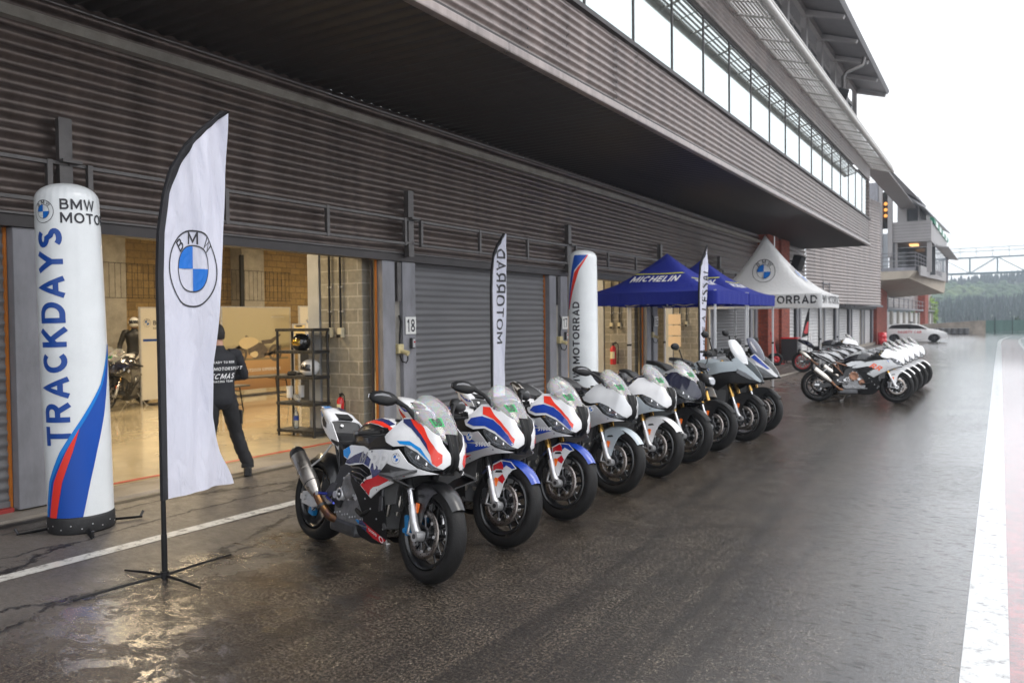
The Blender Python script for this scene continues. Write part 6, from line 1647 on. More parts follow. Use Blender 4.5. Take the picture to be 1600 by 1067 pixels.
    if helmet:
        helmet_shape(t, hc+Vector((.01,0,.01)), 'r', 1.0)
    else:
        mb = MB(); rows = []
        for i in range(12):
            a = PI*.66*i/11; row = []
            for j in range(28):
                b = 2*PI*j/28; x, y, z = sin(a)*cos(b), sin(a)*sin(b), cos(a); k = 1.07+.012*sin(7*b+5*a)
                hid = max(0, min(1, (x-.25)*5))*max(0, min(1, (.55-z)*5)); side = max(0, min(1, (abs(y)-.75)*6))*max(0, min(1, (-.05-z)*6)); k -= .22*max(hid, side)
                zc = z; fx = .098*x*k; fy = .076*y*k*1.03
                row.append(hc+Vector((fx, fy, .118*zc*k)))
            rows.append(row)
        mb.grid(rows, hairm, closed=True); mb.build('hair', t)
    # jacket: torso and sleeves
    def ring(c, rx, ry, ax=Vector((0,0,1)), wob=0., n=28, ph=0.):
        ax = ax.normalized(); f = Vector((1,0,0)); f = (f-ax*f.dot(ax)); f = f.normalized() if f.length > .2 else Vector((0,0,1)); l = ax.cross(f)
        return [Vector(c)+f*(cos(2*PI*k/n)*rx*(1+wob*sin(5*2*PI*k/n+ph)))+l*(sin(2*PI*k/n)*ry*(1+wob*sin(4*2*PI*k/n+ph*1.3))) for k in range(n)]
    def limb(mb, pts, m, wr=.03):
        rings = []; K_ = len(pts)
        for i_ in range(K_-1):
            a, b = Vector(pts[i_][0]), Vector(pts[i_+1][0]); ra, rb = pts[i_][1], pts[i_+1][1]
            for q in range(10):
                t_ = q/10.; d0 = (b-a) if i_ == 0 else (Vector(pts[i_][0])-Vector(pts[i_-1][0])).lerp(b-a, min(1, t_*2+.5)) if t_ < .25 else (b-a)
                r_ = ra+(rb-ra)*t_; r_ *= 1+wr*sin((i_*10+q)*1.9)+wr*.6*sin((i_*10+q)*.83+2)
                rings.append(ring(a.lerp(b, t_), r_, r_, d0, .03, 20, (i_*10+q)*.7))
        rings.append(ring(pts[-1][0], pts[-1][1], pts[-1][1], Vector(pts[-1][0])-Vector(pts[-2][0]), .02, 20)); mb.loft(rings, m)
    P_ = V_['pel']; C_ = V_['ch']; N_ = V_['nk']; mb = MB()
    st_ = [(-.10,.118,.178),(-.06,.132,.190),(-.02,.128,.186),(.06,.122,.178),(.14,.120,.176),(.22,.124,.186),(.30,.130,.200),(.37,.132,.212),(.43,.126,.214),(.475,.110,.190),(.505,.088,.130),(.53,.070,.078),(.56,.062,.066),(.575,.055,.058)]
    mb.loft([ring((P_.x+(N_.x-P_.x)*h_/.55, P_.y+(N_.y-P_.y)*h_/.55, P_.z+h_*(N_.z-P_.z)/.54), rx, ry, wob=.018 if h_ < .4 else .004, ph=h_*23) for h_, rx, ry in st_], jm)
    for s in ('l', 'r'):
        sh_, el_, wr_ = V_[s+'sh'], V_[s+'el'], V_[s+'wr']; inn = sh_.copy(); inn.y *= .55; inn.z += .012
        limb(mb, [(inn,.062),(sh_,.078),(sh_.lerp(el_,.5),.068),(el_,.060),(el_.lerp(wr_,.5),.054),(wr_.lerp(el_,.04),.042)], jm)
    j = mb.build('jacket', t)
    if back: back(t, j)
    mb = MB()
    mb.loft([ring((P_.x, P_.y, P_.z+h_), rx, ry, wob=.01) for h_, rx, ry in ((-.16,.075,.11),(-.12,.108,.160),(-.06,.122,.175),(.0,.120,.174),(.05,.112,.166))], tm)
    for s in ('l', 'r'):
        hp_, kn_, an_ = V_[s+'hp'], V_[s+'kn'], V_[s+'an']
        limb(mb, [(hp_+Vector((0,0,.02)),.098),(hp_.lerp(kn_,.35),.096),(kn_,.078),(kn_.lerp(an_,.5),.074),(an_+Vector((0,0,.06)),.070),(an_+Vector((0,0,.0)),.072)], tm, .028)
        q_ = hp_.lerp(kn_,.55); mb.box(q_+Vector((0,(.082 if s == 'l' else -.082),0)), (.14,.035,.17), tm, bev=.014)
    mb.build('trousers', t)
    for s in ('l', 'r'):
        a = V_[s+'an']; b = V_[s+'to']; d = (b-a); d.z = 0; d.normalize()
        mb = MB(); mb.T = Matrix.Translation((a.x, a.y, 0)) @ Matrix.Rotation(math.atan2(d.y, d.x), 4, 'Z')
        loft_x(mb, [(-.085,.05,.03,.045,.045),(-.06,.05,.042,.06,.045),(.0,.052,.045,.065,.047),(.08,.04,.048,.045,.035),(.15,.03,.050,.032,.025),(.195,.026,.038,.022,.02),(.21,.025,.02,.012,.015)], mat('black_shoe', (.012,.012,.013), .55), 16, 2.8)
        mb.box((.06,0,.008), (.27,.088,.016), mat('shoe_sole', (.03,.03,.03), .8), bev=.006); mb.build('shoe', t)
    return t
HW = mat('helmet_white', (.74,.74,.74), .18, coat=.7); HK = mat('helmet_black', (.012,.012,.012), .15, coat=.8)
VIS = mat('visor_dark', (.01,.011,.013), .05, coat=1.); VISG = mat('visor_gold', srgb(170,140,60), .12, metal=.8)
def helmet_shape(parent, c, kind, s=1., rz=0.):
    base = HK if kind == 'k' else HW
    T = Matrix.Translation(c) @ Matrix.Rotation(rz, 4, 'Z') @ Matrix.Scale(s, 4)
    mb = MB(); mb.T = T; rows = []
    for i in range(17):
        a = PI*.80*i/16; row = []
        for j in range(32):
            b = 2*PI*j/32; x, y, z = sin(a)*cos(b), sin(a)*sin(b), cos(a)
            fx = .148*x; fy = .122*y; fz = .138*z
            if z < -.3 and x > .2: fx *= 1.06
            row.append((fx, fy, fz))
        rows.append(row)
    mb.grid(rows, base, closed=True); mb.lathe([(-.115,.082),(-.125,.09),(-.118,.098)], (0,0,0), 'z', PLAST, 30); sh = mb.build('helmet_shell', parent)
    mb = MB(); mb.T = T
    mb.grid([[(1.03*.148*cos(b)*math.sqrt(1-(z/.138)**2), 1.03*.122*sin(b)*math.sqrt(1-(z/.138)**2), z) for b in [R(-78+13*k) for k in range(13)]] for z in (-.045,-.02,.01,.035,.055)], VISG if kind == 'k' else VIS); mb.build('visor', sh)
    mb = MB(); mb.T = T
    mb.grid([[(1.05*.148*cos(b)*math.sqrt(1-(z/.138)**2), 1.05*.122*sin(b)*math.sqrt(1-(z/.138)**2), z) for b in [R(-50+10*k) for k in range(11)]] for z in (-.105,-.08,-.05)], base)
    for y in (-1, 1): mb.cyl((.02,y*.120,.0), (.02,y*.130,.0), .022, base)
    mb.box((-.11,0,.07), (.08,.1,.02), base, rot=(0,-.9,0), bev=.008); mb.build('chin_bar', sh)
    if kind == 'r':
        mb = MB(); mb.T = T
        mb.grid([[(1.012*.148*sin(a)*cos(b), 1.012*.122*sin(a)*sin(b), 1.012*.138*cos(a)) for b in [R(150+12*k) for k in range(13)]] for a in [R(12+9*k) for k in range(7)]], RED); mb.build('helmet_stripe', sh)
    return sh
JKT = mat('black_softshell', (.013,.014,.019), .75, var=.25, vscale=9, bump=.5, bscale=18)
TRS = mat('black_work_trousers', (.011,.011,.013), .8, var=.3, vscale=10, bump=.6, bscale=16)
HAIR = mat('dark_hair', (.016,.012,.010), .6, bump=.8, bscale=120)
def backprint(t, j):
    from mathutils.bvhtree import BVHTree
    bv = BVHTree.FromPolygons([v.co.copy() for v in j.data.vertices], [tuple(p.vertices) for p in j.data.polygons])
    def f(u, v):
        hit = bv.ray_cast(Vector((-1, -u, v)), Vector((1,0,0)))
        return (hit[0] if hit[0] else Vector((-.13,-u,v)))+Vector((-.004,0,0))
    mb = MB()
    for s_, z, sz, sh in (('READY TO RIDE', 1.345, .036, 0), ('BMW Motorsport', 1.27, .052, .15), ('ECMAS', 1.185, .085, .4), ('RACING TEAM', 1.125, .034, 0)):
        put2d(mb, text2d(s_, sz, .03, sh, step=.02), lambda u, v: f(u, z+v), WHITEINK)
    mb.build('jacket_print', j)
person((-7.70,6.11,0.015), R(166), 'person in black jacket and trousers seen from behind at the garage threshold', dict(
    lsh=(-.01,.20,1.42), lel=(.04,.31,1.17), lwr=(.20,.10,1.13), rsh=(-.01,-.20,1.42), rel=(.03,-.32,1.17), rwr=(.20,-.08,1.16),
    lkn=(.0,.13,.50), lan=(-.03,.15,.09), lto=(.1,.2,.04), rhp=(0,-.10,.92), rkn=(.03,-.21,.50), ran=(-.04,-.31,.09), rto=(.10,-.38,.04)), JKT, TRS, HAIR, back=backprint)
person((-8.9,17.75,.03), R(20), 'person in black shirt and pale cap behind the second inflatable column', {}, JKT, mat('dark_shorts', (.02,.02,.025), .8), mat('pale_cap', (.6,.6,.6), .7))
person((-18.7,12.3,.04), R(-35), 'black leather suit mannequin wearing a white and red helmet at the rear of the garage', dict(pel=(0,0,1.06), sp=(0,0,1.27), ch=(-.01,0,1.46), nk=(0,0,1.64), hd=(.02,0,1.76), lsh=(-.01,.22,1.56), lel=(-.02,.33,1.27), lwr=(.05,.36,1.0), rsh=(-.01,-.22,1.56), rel=(-.02,-.33,1.27), rwr=(.05,-.36,1.0), lhp=(0,.10,1.0), rhp=(0,-.10,1.0)), mat('black_leather', (.012,.012,.012), .4, bump=.4, bscale=60), MATS['black_leather'] if 'black_leather' in MATS else TRS, HAIR, helmet=True)

# ------------------------------------------------------------------ garage contents
def board(name, loc, rz, w_, h, m, label, deco=None, legs=True, cat='display board', z0=.12):
    t = empty(name, loc, rz, label=label, cat=cat)
    mb = MB(); mb.box((0,0,z0+h/2), (w_,.03,h), m, bev=.004); p = mb.build('panel', t)
    mb = MB()
    for s in (-1, 1): mb.box((s*(w_/2+.015),0,(h+z0)/2), (.03,.04,h+z0), ALU); 
    mb.box((0,0,z0+h+.012), (w_+.06,.04,.024), ALU); mb.box((0,0,.015), (w_*.8,.35,.02), DALU); mb.build('frame', t)
    if deco: mb = MB(); deco(mb); mb.build('print', p)
    return t
def fy(u, v, q=0.): return Vector((u, -.018-q, v))
BW = mat('board_white', srgb(228,224,214), .45); BK = mat('board_black', (.016,.016,.017), .4)
rzw = R(90)   # board normals face +x towards the pit lane
def d1(mb):
    put2d(mb, text2d('BMW MOTORRAD', .13, .03, align='LEFT', step=None), lambda u, v: fy(-.70+u, 1.80+v), INK); put2d(mb, text2d('RIDE EXPERIENCE', .06, .01, align='LEFT'), lambda u, v: fy(-.70+u, 1.68+v), INK)
    mb.box((0,-.018,1.42), (1.9,.004,.05), BLUEINK); roundel(mb, lambda u, v, q: fy(-.85+u, 1.80+v, q), .09, .001, False)
board('display_board', (-15.9,11.6,.035), rzw, 2.0, 2.0, BW, 'white display board with blue stripe behind the feather flag', d1)
def photo_mat():
    m = bpy.data.materials.new('sandy_track_picture'); m.use_nodes = True
    nt = m.node_tree; N = nt.nodes; L = nt.links; b = N['Principled BSDF']; b.inputs['Roughness'].default_value = .5
    tc = N.new('ShaderNodeTexCoord'); sp = N.new('ShaderNodeSeparateXYZ'); L.new(tc.outputs['Object'], sp.inputs[0])
    n = N.new('ShaderNodeTexNoise'); n.inputs['Scale'].default_value = 1.5; n.inputs['Detail'].default_value = 8; L.new(tc.outputs['Object'], n.inputs['Vector'])
    ad = N.new('ShaderNodeMath'); ad.operation = 'MULTIPLY_ADD'; ad.inputs[1].default_value = .35; L.new(n.outputs['Fac'], ad.inputs[0]); L.new(sp.outputs['Z'], ad.inputs[2])
    r = N.new('ShaderNodeValToRGB'); mr = N.new('ShaderNodeMapRange'); mr.inputs['From Min'].default_value = .2; mr.inputs['From Max'].default_value = 2.4
    L.new(ad.outputs[0], mr.inputs[0]); L.new(mr.outputs[0], r.inputs[0]); e = r.color_ramp.elements
    e[0].color = (*srgb(150,108,66), 1); e[1].color = (*srgb(205,196,170), 1)
    for p, c in ((.42,(196,160,112)),(.50,(128,120,96)),(.56,(190,182,150))): x = e.new(p); x.color = (*srgb(*c), 1)
    L.new(r.outputs[0], b.inputs['Base Color']); return m
def d2(mb):
    # rear view of a racing motorcycle printed on the poster
    D = mat('printed_dark', (.07,.055,.045), .5, var=.5, vscale=14, col2=(.16,.13,.10)); G = mat('printed_cream', srgb(222,205,165), .5)
    for cx_ in (-.55, .55):
        put2d(mb, shift2d(ring2d(.145,.215,30), cx_, 1.02), fy, D); put2d(mb, shift2d(ring2d(.005,.05,12), cx_, 1.02), fy, D)
        for k in range(5): a = 2*PI*k/5+.4; put2d(mb, ([(cx_+.04*cos(a-.3), 1.02+.04*sin(a-.3)), (cx_+.04*cos(a+.3), 1.02+.04*sin(a+.3)), (cx_+.148*cos(a+.06), 1.02+.148*sin(a+.06)), (cx_+.148*cos(a-.06), 1.02+.148*sin(a-.06))], [(0,1,2,3)]), fy, D)
    for P in ([(-.30,1.30),(.15,1.28),(.32,1.10),(.22,.92),(-.12,.88),(-.30,1.02)], [(-.68,1.16),(-.50,1.30),(-.36,1.48),(-.25,1.42),(-.46,1.10),(-.55,1.0)], [(.10,1.34),(.40,1.36),(.72,1.50),(.74,1.46),(.45,1.26),(.15,1.24)], [(.2,1.02),(.55,1.05),(.55,.99),(.2,.94)], [(.30,1.0),(.74,1.22),(.76,1.15),(.34,.94)]):
        put2d(mb, tess(P, .3), fy, D)
    for P in ([(-.62,1.28),(-.48,1.42),(-.30,1.44),(-.05,1.40),(.06,1.30),(-.20,1.18),(-.42,1.12)], [(-.30,1.02),(-.05,1.10),(.02,.98),(-.12,.90)]): put2d(mb, tess(smooth_poly(P, 1), .3), lambda u, v: fy(u, v, .002), G)
    put2d(mb, ([(-.9,.99),(.98,.97),(.98,1.02),(-.9,1.04)], [(0,1,2,3)]), lambda u, v: fy(u, v-.12, -.0005), mat('printed_fence', srgb(140,128,98), .6))
    put2d(mb, text2d('OUTDOOR EXPERIENCE', .10, .02), lambda u, v: fy(.15+u, .62+v), WHITEINK); put2d(mb, text2d('BMW MOTORRAD', .05, .02), lambda u, v: fy(.65+u, 1.92+v), WHITEINK)
board('display_board', (-15.7,13.62,.035), rzw, 2.1, 2.0, photo_mat(), 'large sandy picture board showing a racing motorcycle at the back of the garage', d2, z0=.15)
def d3(mb): mb.box((-.3,-.018,1.45), (.5,.004,.045), BLUEINK); roundel(mb, lambda u, v, q: fy(-.5+u, 1.8+v, q), .05, .001, False); mb.box((.25,-.018,1.45), (.75,.004,.95), BK)
board('display_board', (-15.2,15.3,.035), rzw, 1.5, 2.05, BW, 'white board with a black screen area behind the black shelf', d3)
def d4(mb):
    put2d(mb, text2d('BMW', .15, .03, align='LEFT'), lambda u, v: fy(-.05+u, .93+v), WHITEINK); put2d(mb, text2d('MOTORRAD', .15, .03, align='LEFT'), lambda u, v: fy(-.05+u, .78+v), WHITEINK)
    roundel(mb, lambda u, v, q: fy(-.28+u, .86+v, q), .11, .001, False, blue=WHITEINK, ink=WHITEINK)
board('counter_board', (-12.6,12.62,.035), rzw, 1.15, 1.18, BK, 'low black counter board with white lettering behind the shelf', d4, cat='counter', z0=.0)
board('notice', (-13.6,13.0,.035), rzw, .34, .42, mat('notice_paper', srgb(226,205,150), .6), 'cream notice sheet on a thin stand between the boards', lambda mb: [mb.box((-.02,-.018,1.42+.09*k), (.2,.003,.035), INK) for k in range(4)], z0=1.3, cat='notice')
# shelf rack
SH = mat('black_shelf_plastic', (.014,.014,.014), .5)
t = empty('shelf_rack', (-9.33,8.98,.035), R(0), label='black four-tier plastic shelf rack holding helmets inside the open garage', cat='shelf')
for z in (.10,.62,1.12,1.60,2.02):
    z *= .82
    mb = MB(); mb.box((0,0,z), (.82,.36,.045), SH, bev=.006)
    for k in range(9): mb.box((-.36+.09*k,-.181,z), (.012,.006,.03), DALU)
    mb.build('shelf', t)
for sx in (-1, 1):
    for sy in (-1, 1): mb = MB(); mb.cyl((sx*.385,sy*.155,0), (sx*.385,sy*.155,1.68), .021, SH, n=14); mb.build('post', t)
def onrack(u, v, z):
    return (-9.33+u, 8.98+v, .035+z)
def helmet(loc, rz, kind, label):
    t = empty('helmet', loc, rz, label=label, cat='helmet', group='helmets on the shelf rack'); helmet_shape(t, (0,0,.125), kind); return t
helmet(onrack(-.02,0,1.335), R(-128), 'k', 'black helmet with gold visor on the upper shelf of the black rack')
helmet(onrack(.16,0,.941), R(-118), 'w', 'white helmet on the middle shelf of the black rack')
t = empty('gloves', onrack(-.2,0,.941), R(20), label='pair of black and white racing gloves left of the white helmet', cat='gloves')
for s in (-1, 1):
    mb = MB(); mb.tube([(-.07,s*.05,.03),(0,s*.05,.035),(.06,s*.055,.03)], [(.035,.03),(.045,.03),(.04,.025)], HW if s > 0 else PLAST, n=12)
    for k in range(4): mb.tube([(.06,s*.05-.03+.02*k,.03),(.11,s*.055-.032+.021*k,.03),(.135,s*.055-.032+.021*k,.018)], .011, PLAST, n=8)
    mb.build('glove', t)
t = empty('boots', onrack(-.15,0,.531), R(-30), label='pair of black and white riding boots on the lower shelf of the rack', cat='boots')
for s in (-1, 1):
    mb = MB(); loft_x(mb, [(-.10,.06,.035,.05,.05),(0,.06,.045,.05,.05),(.10,.04,.042,.03,.035),(.16,.03,.02,.015,.02)], PLAST if s < 0 else HW, 14); mb.T = Matrix.Translation((0,s*.09,0)); mb.tube([(-.06,0,.06),(-.05,0,.16),(-.06,0,.24)], [(.05,.045),(.048,.045),(.055,.05)], HW, n=14); mb.build('boot', t)
t = empty('water_bottle', onrack(-.14,-.02,.105), label='clear water bottle with blue label on the bottom shelf of the rack', cat='bottle')
mb = MB(); mb.lathe([(0,0),(0,.038),(.02,.042),(.18,.042),(.24,.036),(.28,.016),(.31,.015)], (0,0,0), 'z', glass_mat('clear_pet', (.85,.92,.97), .25), 24); mb.build('bottle_body', t)
mb = MB(); mb.lathe([(.20,.0425),(.13,.0435)], (0,0,0), 'z', BLUE, 24); mb.build('label', t)
mb = MB(); mb.lathe([(.305,.017),(.33,.017),(.33,0)], (0,0,0), 'z', WHITEINK, 16); mb.build('cap', t)
# fire extinguisher
def extinguisher(loc, label, sc=1.):
    t = empty('fire_extinguisher', loc, label=label, cat='fire extinguisher', group='red fire extinguishers'); t.scale = (sc,)*3
    rd = mat('extinguisher_red', srgb(196,22,28), .25, coat=.4)
    mb = MB(); mb.lathe([(0,0),(0,.075),(.015,.082),(.42,.082),(.47,.06),(.50,.03),(.50,0)], (0,0,0), 'z', rd, 28); mb.build('cylinder', t)
    mb = MB(); mb.lathe([(.16,.0828),(.34,.0828)], (0,0,0), 'z', mat('extinguisher_label', srgb(214,206,170), .5), 20, a0=R(-150), a1=R(-40)); mb.build('label', t)
    mb = MB(); mb.cyl((0,0,.49), (0,0,.55), .028, PLAST); mb.box((.03,0,.57), (.13,.03,.03), PLAST, bev=.006); mb.box((.04,0,.535), (.10,.02,.015), PLAST); mb.build('valve', t)
    mb = MB(); mb.tube([(0,-.02,.55),(.08,-.03,.60),(.15,-.03,.54),(.16,-.02,.35),(.14,-.01,.12)], .013, PLAST, n=8); mb.tube([(.14,-.01,.12),(.135,-.01,.02)], [.014,.024], PLAST, n=10); mb.build('hose', t)
extinguisher((-8.62,9.06,.33), 'red fire extinguisher low on the block pier beside the shelf rack', .66)
extinguisher((-8.85,19.7,.60), 'red fire extinguisher with cream label on block wall left of the blue tent pole')
# tables and benches
WOODD = mat('grey_bench_top', (.10,.09,.08), .5, var=.3, vscale=8)
def bench(x, y, rz, l, w_, h, label):
    t = empty('folding_table', (x,y,.035), rz, label=label, cat='table', group='grey folding tables')
    mb = MB(); mb.box((0,0,h), (l,w_,.035), WOODD, bev=.008); mb.build('table_top', t)
    for s in (-1, 1):
        mb = MB()
        for y_ in (-1, 1): mb.tube([(s*(l/2-.25),y_*w_*.36,h-.02),(s*(l/2-.18),y_*w_*.42,.0)], .013, PLAST, n=8)
        mb.tube([(s*(l/2-.2),-w_*.4,.12),(s*(l/2-.2),w_*.4,.12)], .010, PLAST, n=6); mb.tube([(s*(l/2-.25),-w_*.36,h-.1),(s*(l/2-.6),0,h-.03)], .008, PLAST, n=6); mb.build('leg_frame', t)
bench(-13.9,11.9,R(80),1.9,.55,.60,'long grey folding table in front of the picture board')
bench(-13.2,10.6,R(95),1.1,.30,.50,'short grey folding bench behind the person in black')
bench(-14.3,7.75,R(95),1.5,.35,.50,'grey folding bench near the motorcycles inside the garage')
# room next door: wooden shelf
t = empty('wooden_shelf', (-13.4,24.6,.035), R(90), label='pale wooden shelf unit inside the garage behind the blue tent', cat='shelf')
WD = mat('pale_wood', srgb(196,164,118), .6, var=.2, vscale=5)
mb = MB()
for s in (-1, 0, 1): mb.box((s*.9,0,.95), (.05,.4,1.9), WD)
mb.build('upright', t)
for z in (.3,.95,1.45,1.85):
    mb = MB(); mb.box((0,0,z), (1.74,.38,.04), WD); mb.build('shelf', t)
for i, (u, z) in enumerate(((-.6,.32),(-.2,.32),(.3,.97),(.6,.32),(-.5,1.47),(.5,1.47))):
    q = empty('box', (-13.4,24.6+u,.035+z), label='brown storage box on the pale wooden shelf unit', cat='box', group='boxes on the wooden shelf')
    mb = MB(); mb.box((0,0,.14), (.3,.28,.24), mat('brown_card', srgb(140,100,66), .8, var=.2), bev=.008); mb.build('carton', q); mb = MB(); mb.box((0,0,.262), (.3,.06,.004), WHITEINK); mb.build('tape', q)
t = empty('wall_poster', (-8.87,24.9,1.45), 0, label='three pale sheets pinned on the block pier behind the blue tent', cat='poster')
for k in range(3):
    mb = MB(); mb.box((-.15,.01,.34-.36*k), (.42,.012,.33), mat('pale_paper', srgb(214,190,160), .7), bev=.002); mb.build('sheet', t)
# things in front of the brick pier
t = empty('hand_truck', (-7.25,31.2,.0), R(20), label='red two-wheeled hand truck beside the brick pier', cat='hand truck')
mb = MB()
for s in (-1, 1): mb.tube([(0,s*.2,.1),(-.1,s*.2,.7),(-.2,s*.2,1.25)], .025, RED, n=8)
for z in (.3,.6,.9,1.2): mb.tube([(-.03-.14*z,-.2,z),(-.03-.14*z,.2,z)], .02, RED, n=6)
mb.box((.12,0,.06), (.25,.4,.02), RED); mb.build('frame', t)
for s in (-1, 1):
    mb = MB(); mb.lathe([(-.04,.13),(-.05,.2),(-.03,.24),(.03,.24),(.05,.2),(.04,.13)], (-.05,s*.27,.24), 'y', RUBBER, 28, closed=True); w_ = mb.build('wheel', t)
    mb = MB(); mb.lathe([(-.03,.02),(-.03,.13),(.03,.13),(.03,.02)], (-.05,s*.27,.24), 'y', RED, 20, closed=True); mb.build('rim', w_)
t = empty('tool_trolley', (-7.1,32.9,0), R(5), label='black tool trolley with a red top standing by the brick pier', cat='trolley')
mb = MB(); mb.box((0,0,.55), (.6,.95,.85), mat('trolley_black', (.02,.02,.022), .4), bev=.02); mb.build('cabinet', t)
mb = MB(); mb.box((0,0,1.0), (.64,1.0,.05), RED, bev=.01); mb.build('top', t)
for k in range(4): mb = MB(); mb.box((.302,0,.25+.19*k), (.012,.86,.16), DALU, bev=.003); mb.box((.315,0,.30+.19*k), (.015,.6,.015), ALU); mb.build('drawer', t)
for sx in (-1, 1):
    for sy in (-1, 1): mb = MB(); mb.cyl((sx*.2-.02,sy*.38,.07), (sx*.2+.02,sy*.38,.07), .07, PLAST, n=14); mb.build('castor', t)
t = empty('crowd_barrier', (-6.6,34.3,0), R(100), label='galvanised steel crowd barrier behind the motorcycle with red rear rim', cat='barrier')
mb = MB(); mb.tube([(-1.0,0,.2),(-1.0,0,1.1),(1.0,0,1.1),(1.0,0,.2)], .022, ALU, n=8); mb.tube([(-1,0,.25),(1,0,.25)], .018, ALU, n=8); mb.build('frame', t)
mb = MB()
for k in range(17): mb.tube([(-.9+.1125*k,0,.25),(-.9+.1125*k,0,1.1)], .008, ALU, n=6)
mb.build('bars', t)
for s in (-1, 1): mb = MB(); mb.tube([(s*.7,-.3,.0),(s*.7,0,.25),(s*.7,.3,.0)], .018, ALU, n=6); mb.build('foot', t)
t = empty('corner_flag', (-6.9,35.0,0), R(30), label='small black and red flag on a leaning stick above the barrier', cat='flag')
mb = MB(); mb.tube([(0,0,0),(.1,0,2.25)], .014, PLAST, n=8); mb.build('pole', t)
mb = MB(); mb.grid([[(.1-.04*q-.02, 0, 2.2-1.15*q), (.06-.3*q, .05*sin(4*q), 2.15-1.2*q)] for q in [i/10 for i in range(11)]], mat('black_cloth', (.02,.02,.02), .8)); mb.grid([[(.07-.04*q, -.012, 1.65-.5*q), (.0-.16*q, -.012, 1.6-.5*q)] for q in (0,.5,1)], RED); mb.build('cloth', t)
t = empty('loudspeaker', (-7.6,35.8,4.15), R(-20), label='black loudspeaker mounted high on the brick pier behind the white tent', cat='loudspeaker')
mb = MB(); mb.box((.2,0,0), (.38,.42,.62), PLAST, rot=(0,.35,0), bev=.04); mb.build('cabinet', t); mb = MB(); mb.tube([(-.2,0,.1),(.1,0,.1)], .03, PLAST); mb.build('bracket', t)
t = empty('low_table', (-6.0,22.6,0), R(4), label='low dark folding table under the far blue tent edge', cat='table')
mb = MB(); mb.box((0,0,.62), (1.0,1.6,.03), PLAST); mb.build('table_top', t)
for sx in (-1, 1):
    for sy in (-1, 1): mb = MB(); mb.tube([(sx*.42,sy*.7,.6),(sx*.45,sy*.72,0)], .014, PLAST, n=6); mb.build('leg', t)
# ------------------------------------------------------------------ far side
t = empty('white_car', (-5.95,72.0,-.24), R(8), label='white estate car with dark windows and red lettering parked beyond the far motorcycles', cat='car')
CW = mat('car_white', (.82,.82,.82), .45, coat=.2); CG = mat('car_glass', (.02,.022,.025), .05, coat=1)
WCAR = table([-2.35,-1.5,0,1.2,2.35], [.2,.7,1.0,1.42], [[.78,.86,.80,.55],[.88,.93,.88,.62],[.90,.94,.90,.66],[.90,.94,.86,.60],[.70,.80,.70,.5]])
BD = [(-2.30,.42),(-2.36,.70),(-2.30,.98),(-2.12,1.10),(-1.75,1.36),(-1.1,1.45),(-.3,1.46),(.35,1.38),(1.05,1.02),(1.75,.92),(2.2,.76),(2.36,.58),(2.34,.32),(1.85,.24),(1.83,.42),(1.66,.60),(1.40,.67),(1.14,.60),(.97,.42),(.95,.22),(-1.02,.22),(-1.04,.42),(-1.20,.60),(-1.45,.67),(-1.70,.60),(-1.86,.42),(-1.9,.26)]
mb = MB()
for s in (-1, 1): panel(mb, BD, WCAR, CW, s, 0, .02, .12)
rows = []
for x, z in BD[:14]: rows.append([(x, WCAR(x, z)*k/4., z+.03*(1-(k/4.)**2)) for k in range(-4, 5)])
mb.grid(rows, CW); mb.box((0,0,.24), (3.6,1.5,.06), PLAST); mb.build('body', t)
for s in (-1, 1):
    mb = MB(); dec(mb, [(-1.9,1.08),(-1.65,1.32),(-1.05,1.40),(-.3,1.41),(.30,1.33),(.92,1.03)], WCAR, CG, s, .012, .2); dec(mb, [(-.42,1.03),(-.42,1.41),(-.34,1.41),(-.34,1.03)], WCAR, PLAST, s, .02, .2); mb.build('side_window', t)
    mb = MB(); tdec(mb, 'SAFETY CAR', .26, -.35, .80, WCAR, RED, s, .02); mb.build('lettering', t)
    mb = MB(); mb.box((.85,s*.98,1.05), (.12,.14,.12), CW, bev=.03); mb.build('mirror', t)
mb = MB(); mb.grid([[(x, WCAR(x, z)*.93*k/4., z+.05*(1-(k/4.)**2)) for k in range(-4, 5)] for x, z in ((.42,1.36),(.75,1.19),(1.02,1.05))], CG); mb.build('windscreen', t)
mb = MB(); mb.box((-.2,0,1.56), (.25,1.1,.10), PLAST, bev=.02); mb.build('roof_bar', t)
for x in (-1.45,1.40):
    for s in (-1, 1):
        mb = MB(); mb.lathe([(-.1,.21),(-.11,.30),(-.08,.34),(.08,.34),(.11,.30),(.1,.21)], (x,s*.82,.34), 'y', RUBBER, 28, closed=True); w_ = mb.build('wheel', t)
        mb = MB(); 
        for k in range(5): a = 2*PI*k/5; mb.tube([(x,s*.90,.34),(x+.21*cos(a),s*.88,.34+.21*sin(a))], .025, DALU, n=6)
        mb.cyl((x,s*.80,.34), (x,s*.86,.34), .21, PLAST); mb.build('rim', w_)
for s in (-1, 1):
    mb = MB(); mb.box((2.25,s*.55,.70), (.14,.32,.09), mat('headlamp_glass', (.3,.32,.34), .1), bev=.02); mb.build('headlight', t)
mb = MB(); mb.box((2.34,0,.42), (.06,1.0,.14), PLAST, bev=.02); mb.build('grille', t)
t = empty('fuel_drum', (-7.35,64.0,-.24), label='red drum standing against the far brick pier', cat='drum')
mb = MB(); mb.lathe([(0,0),(0,.30),(.28,.30),(.30,.315),(.32,.30),(.6,.30),(.62,.315),(.64,.30),(.9,.30),(.9,0)], (0,0,0), 'z', RED, 30); mb.build('barrel', t); mb = MB(); mb.cyl((.1,.1,.9), (.1,.1,.93), .04, ALU); mb.build('plug', t)
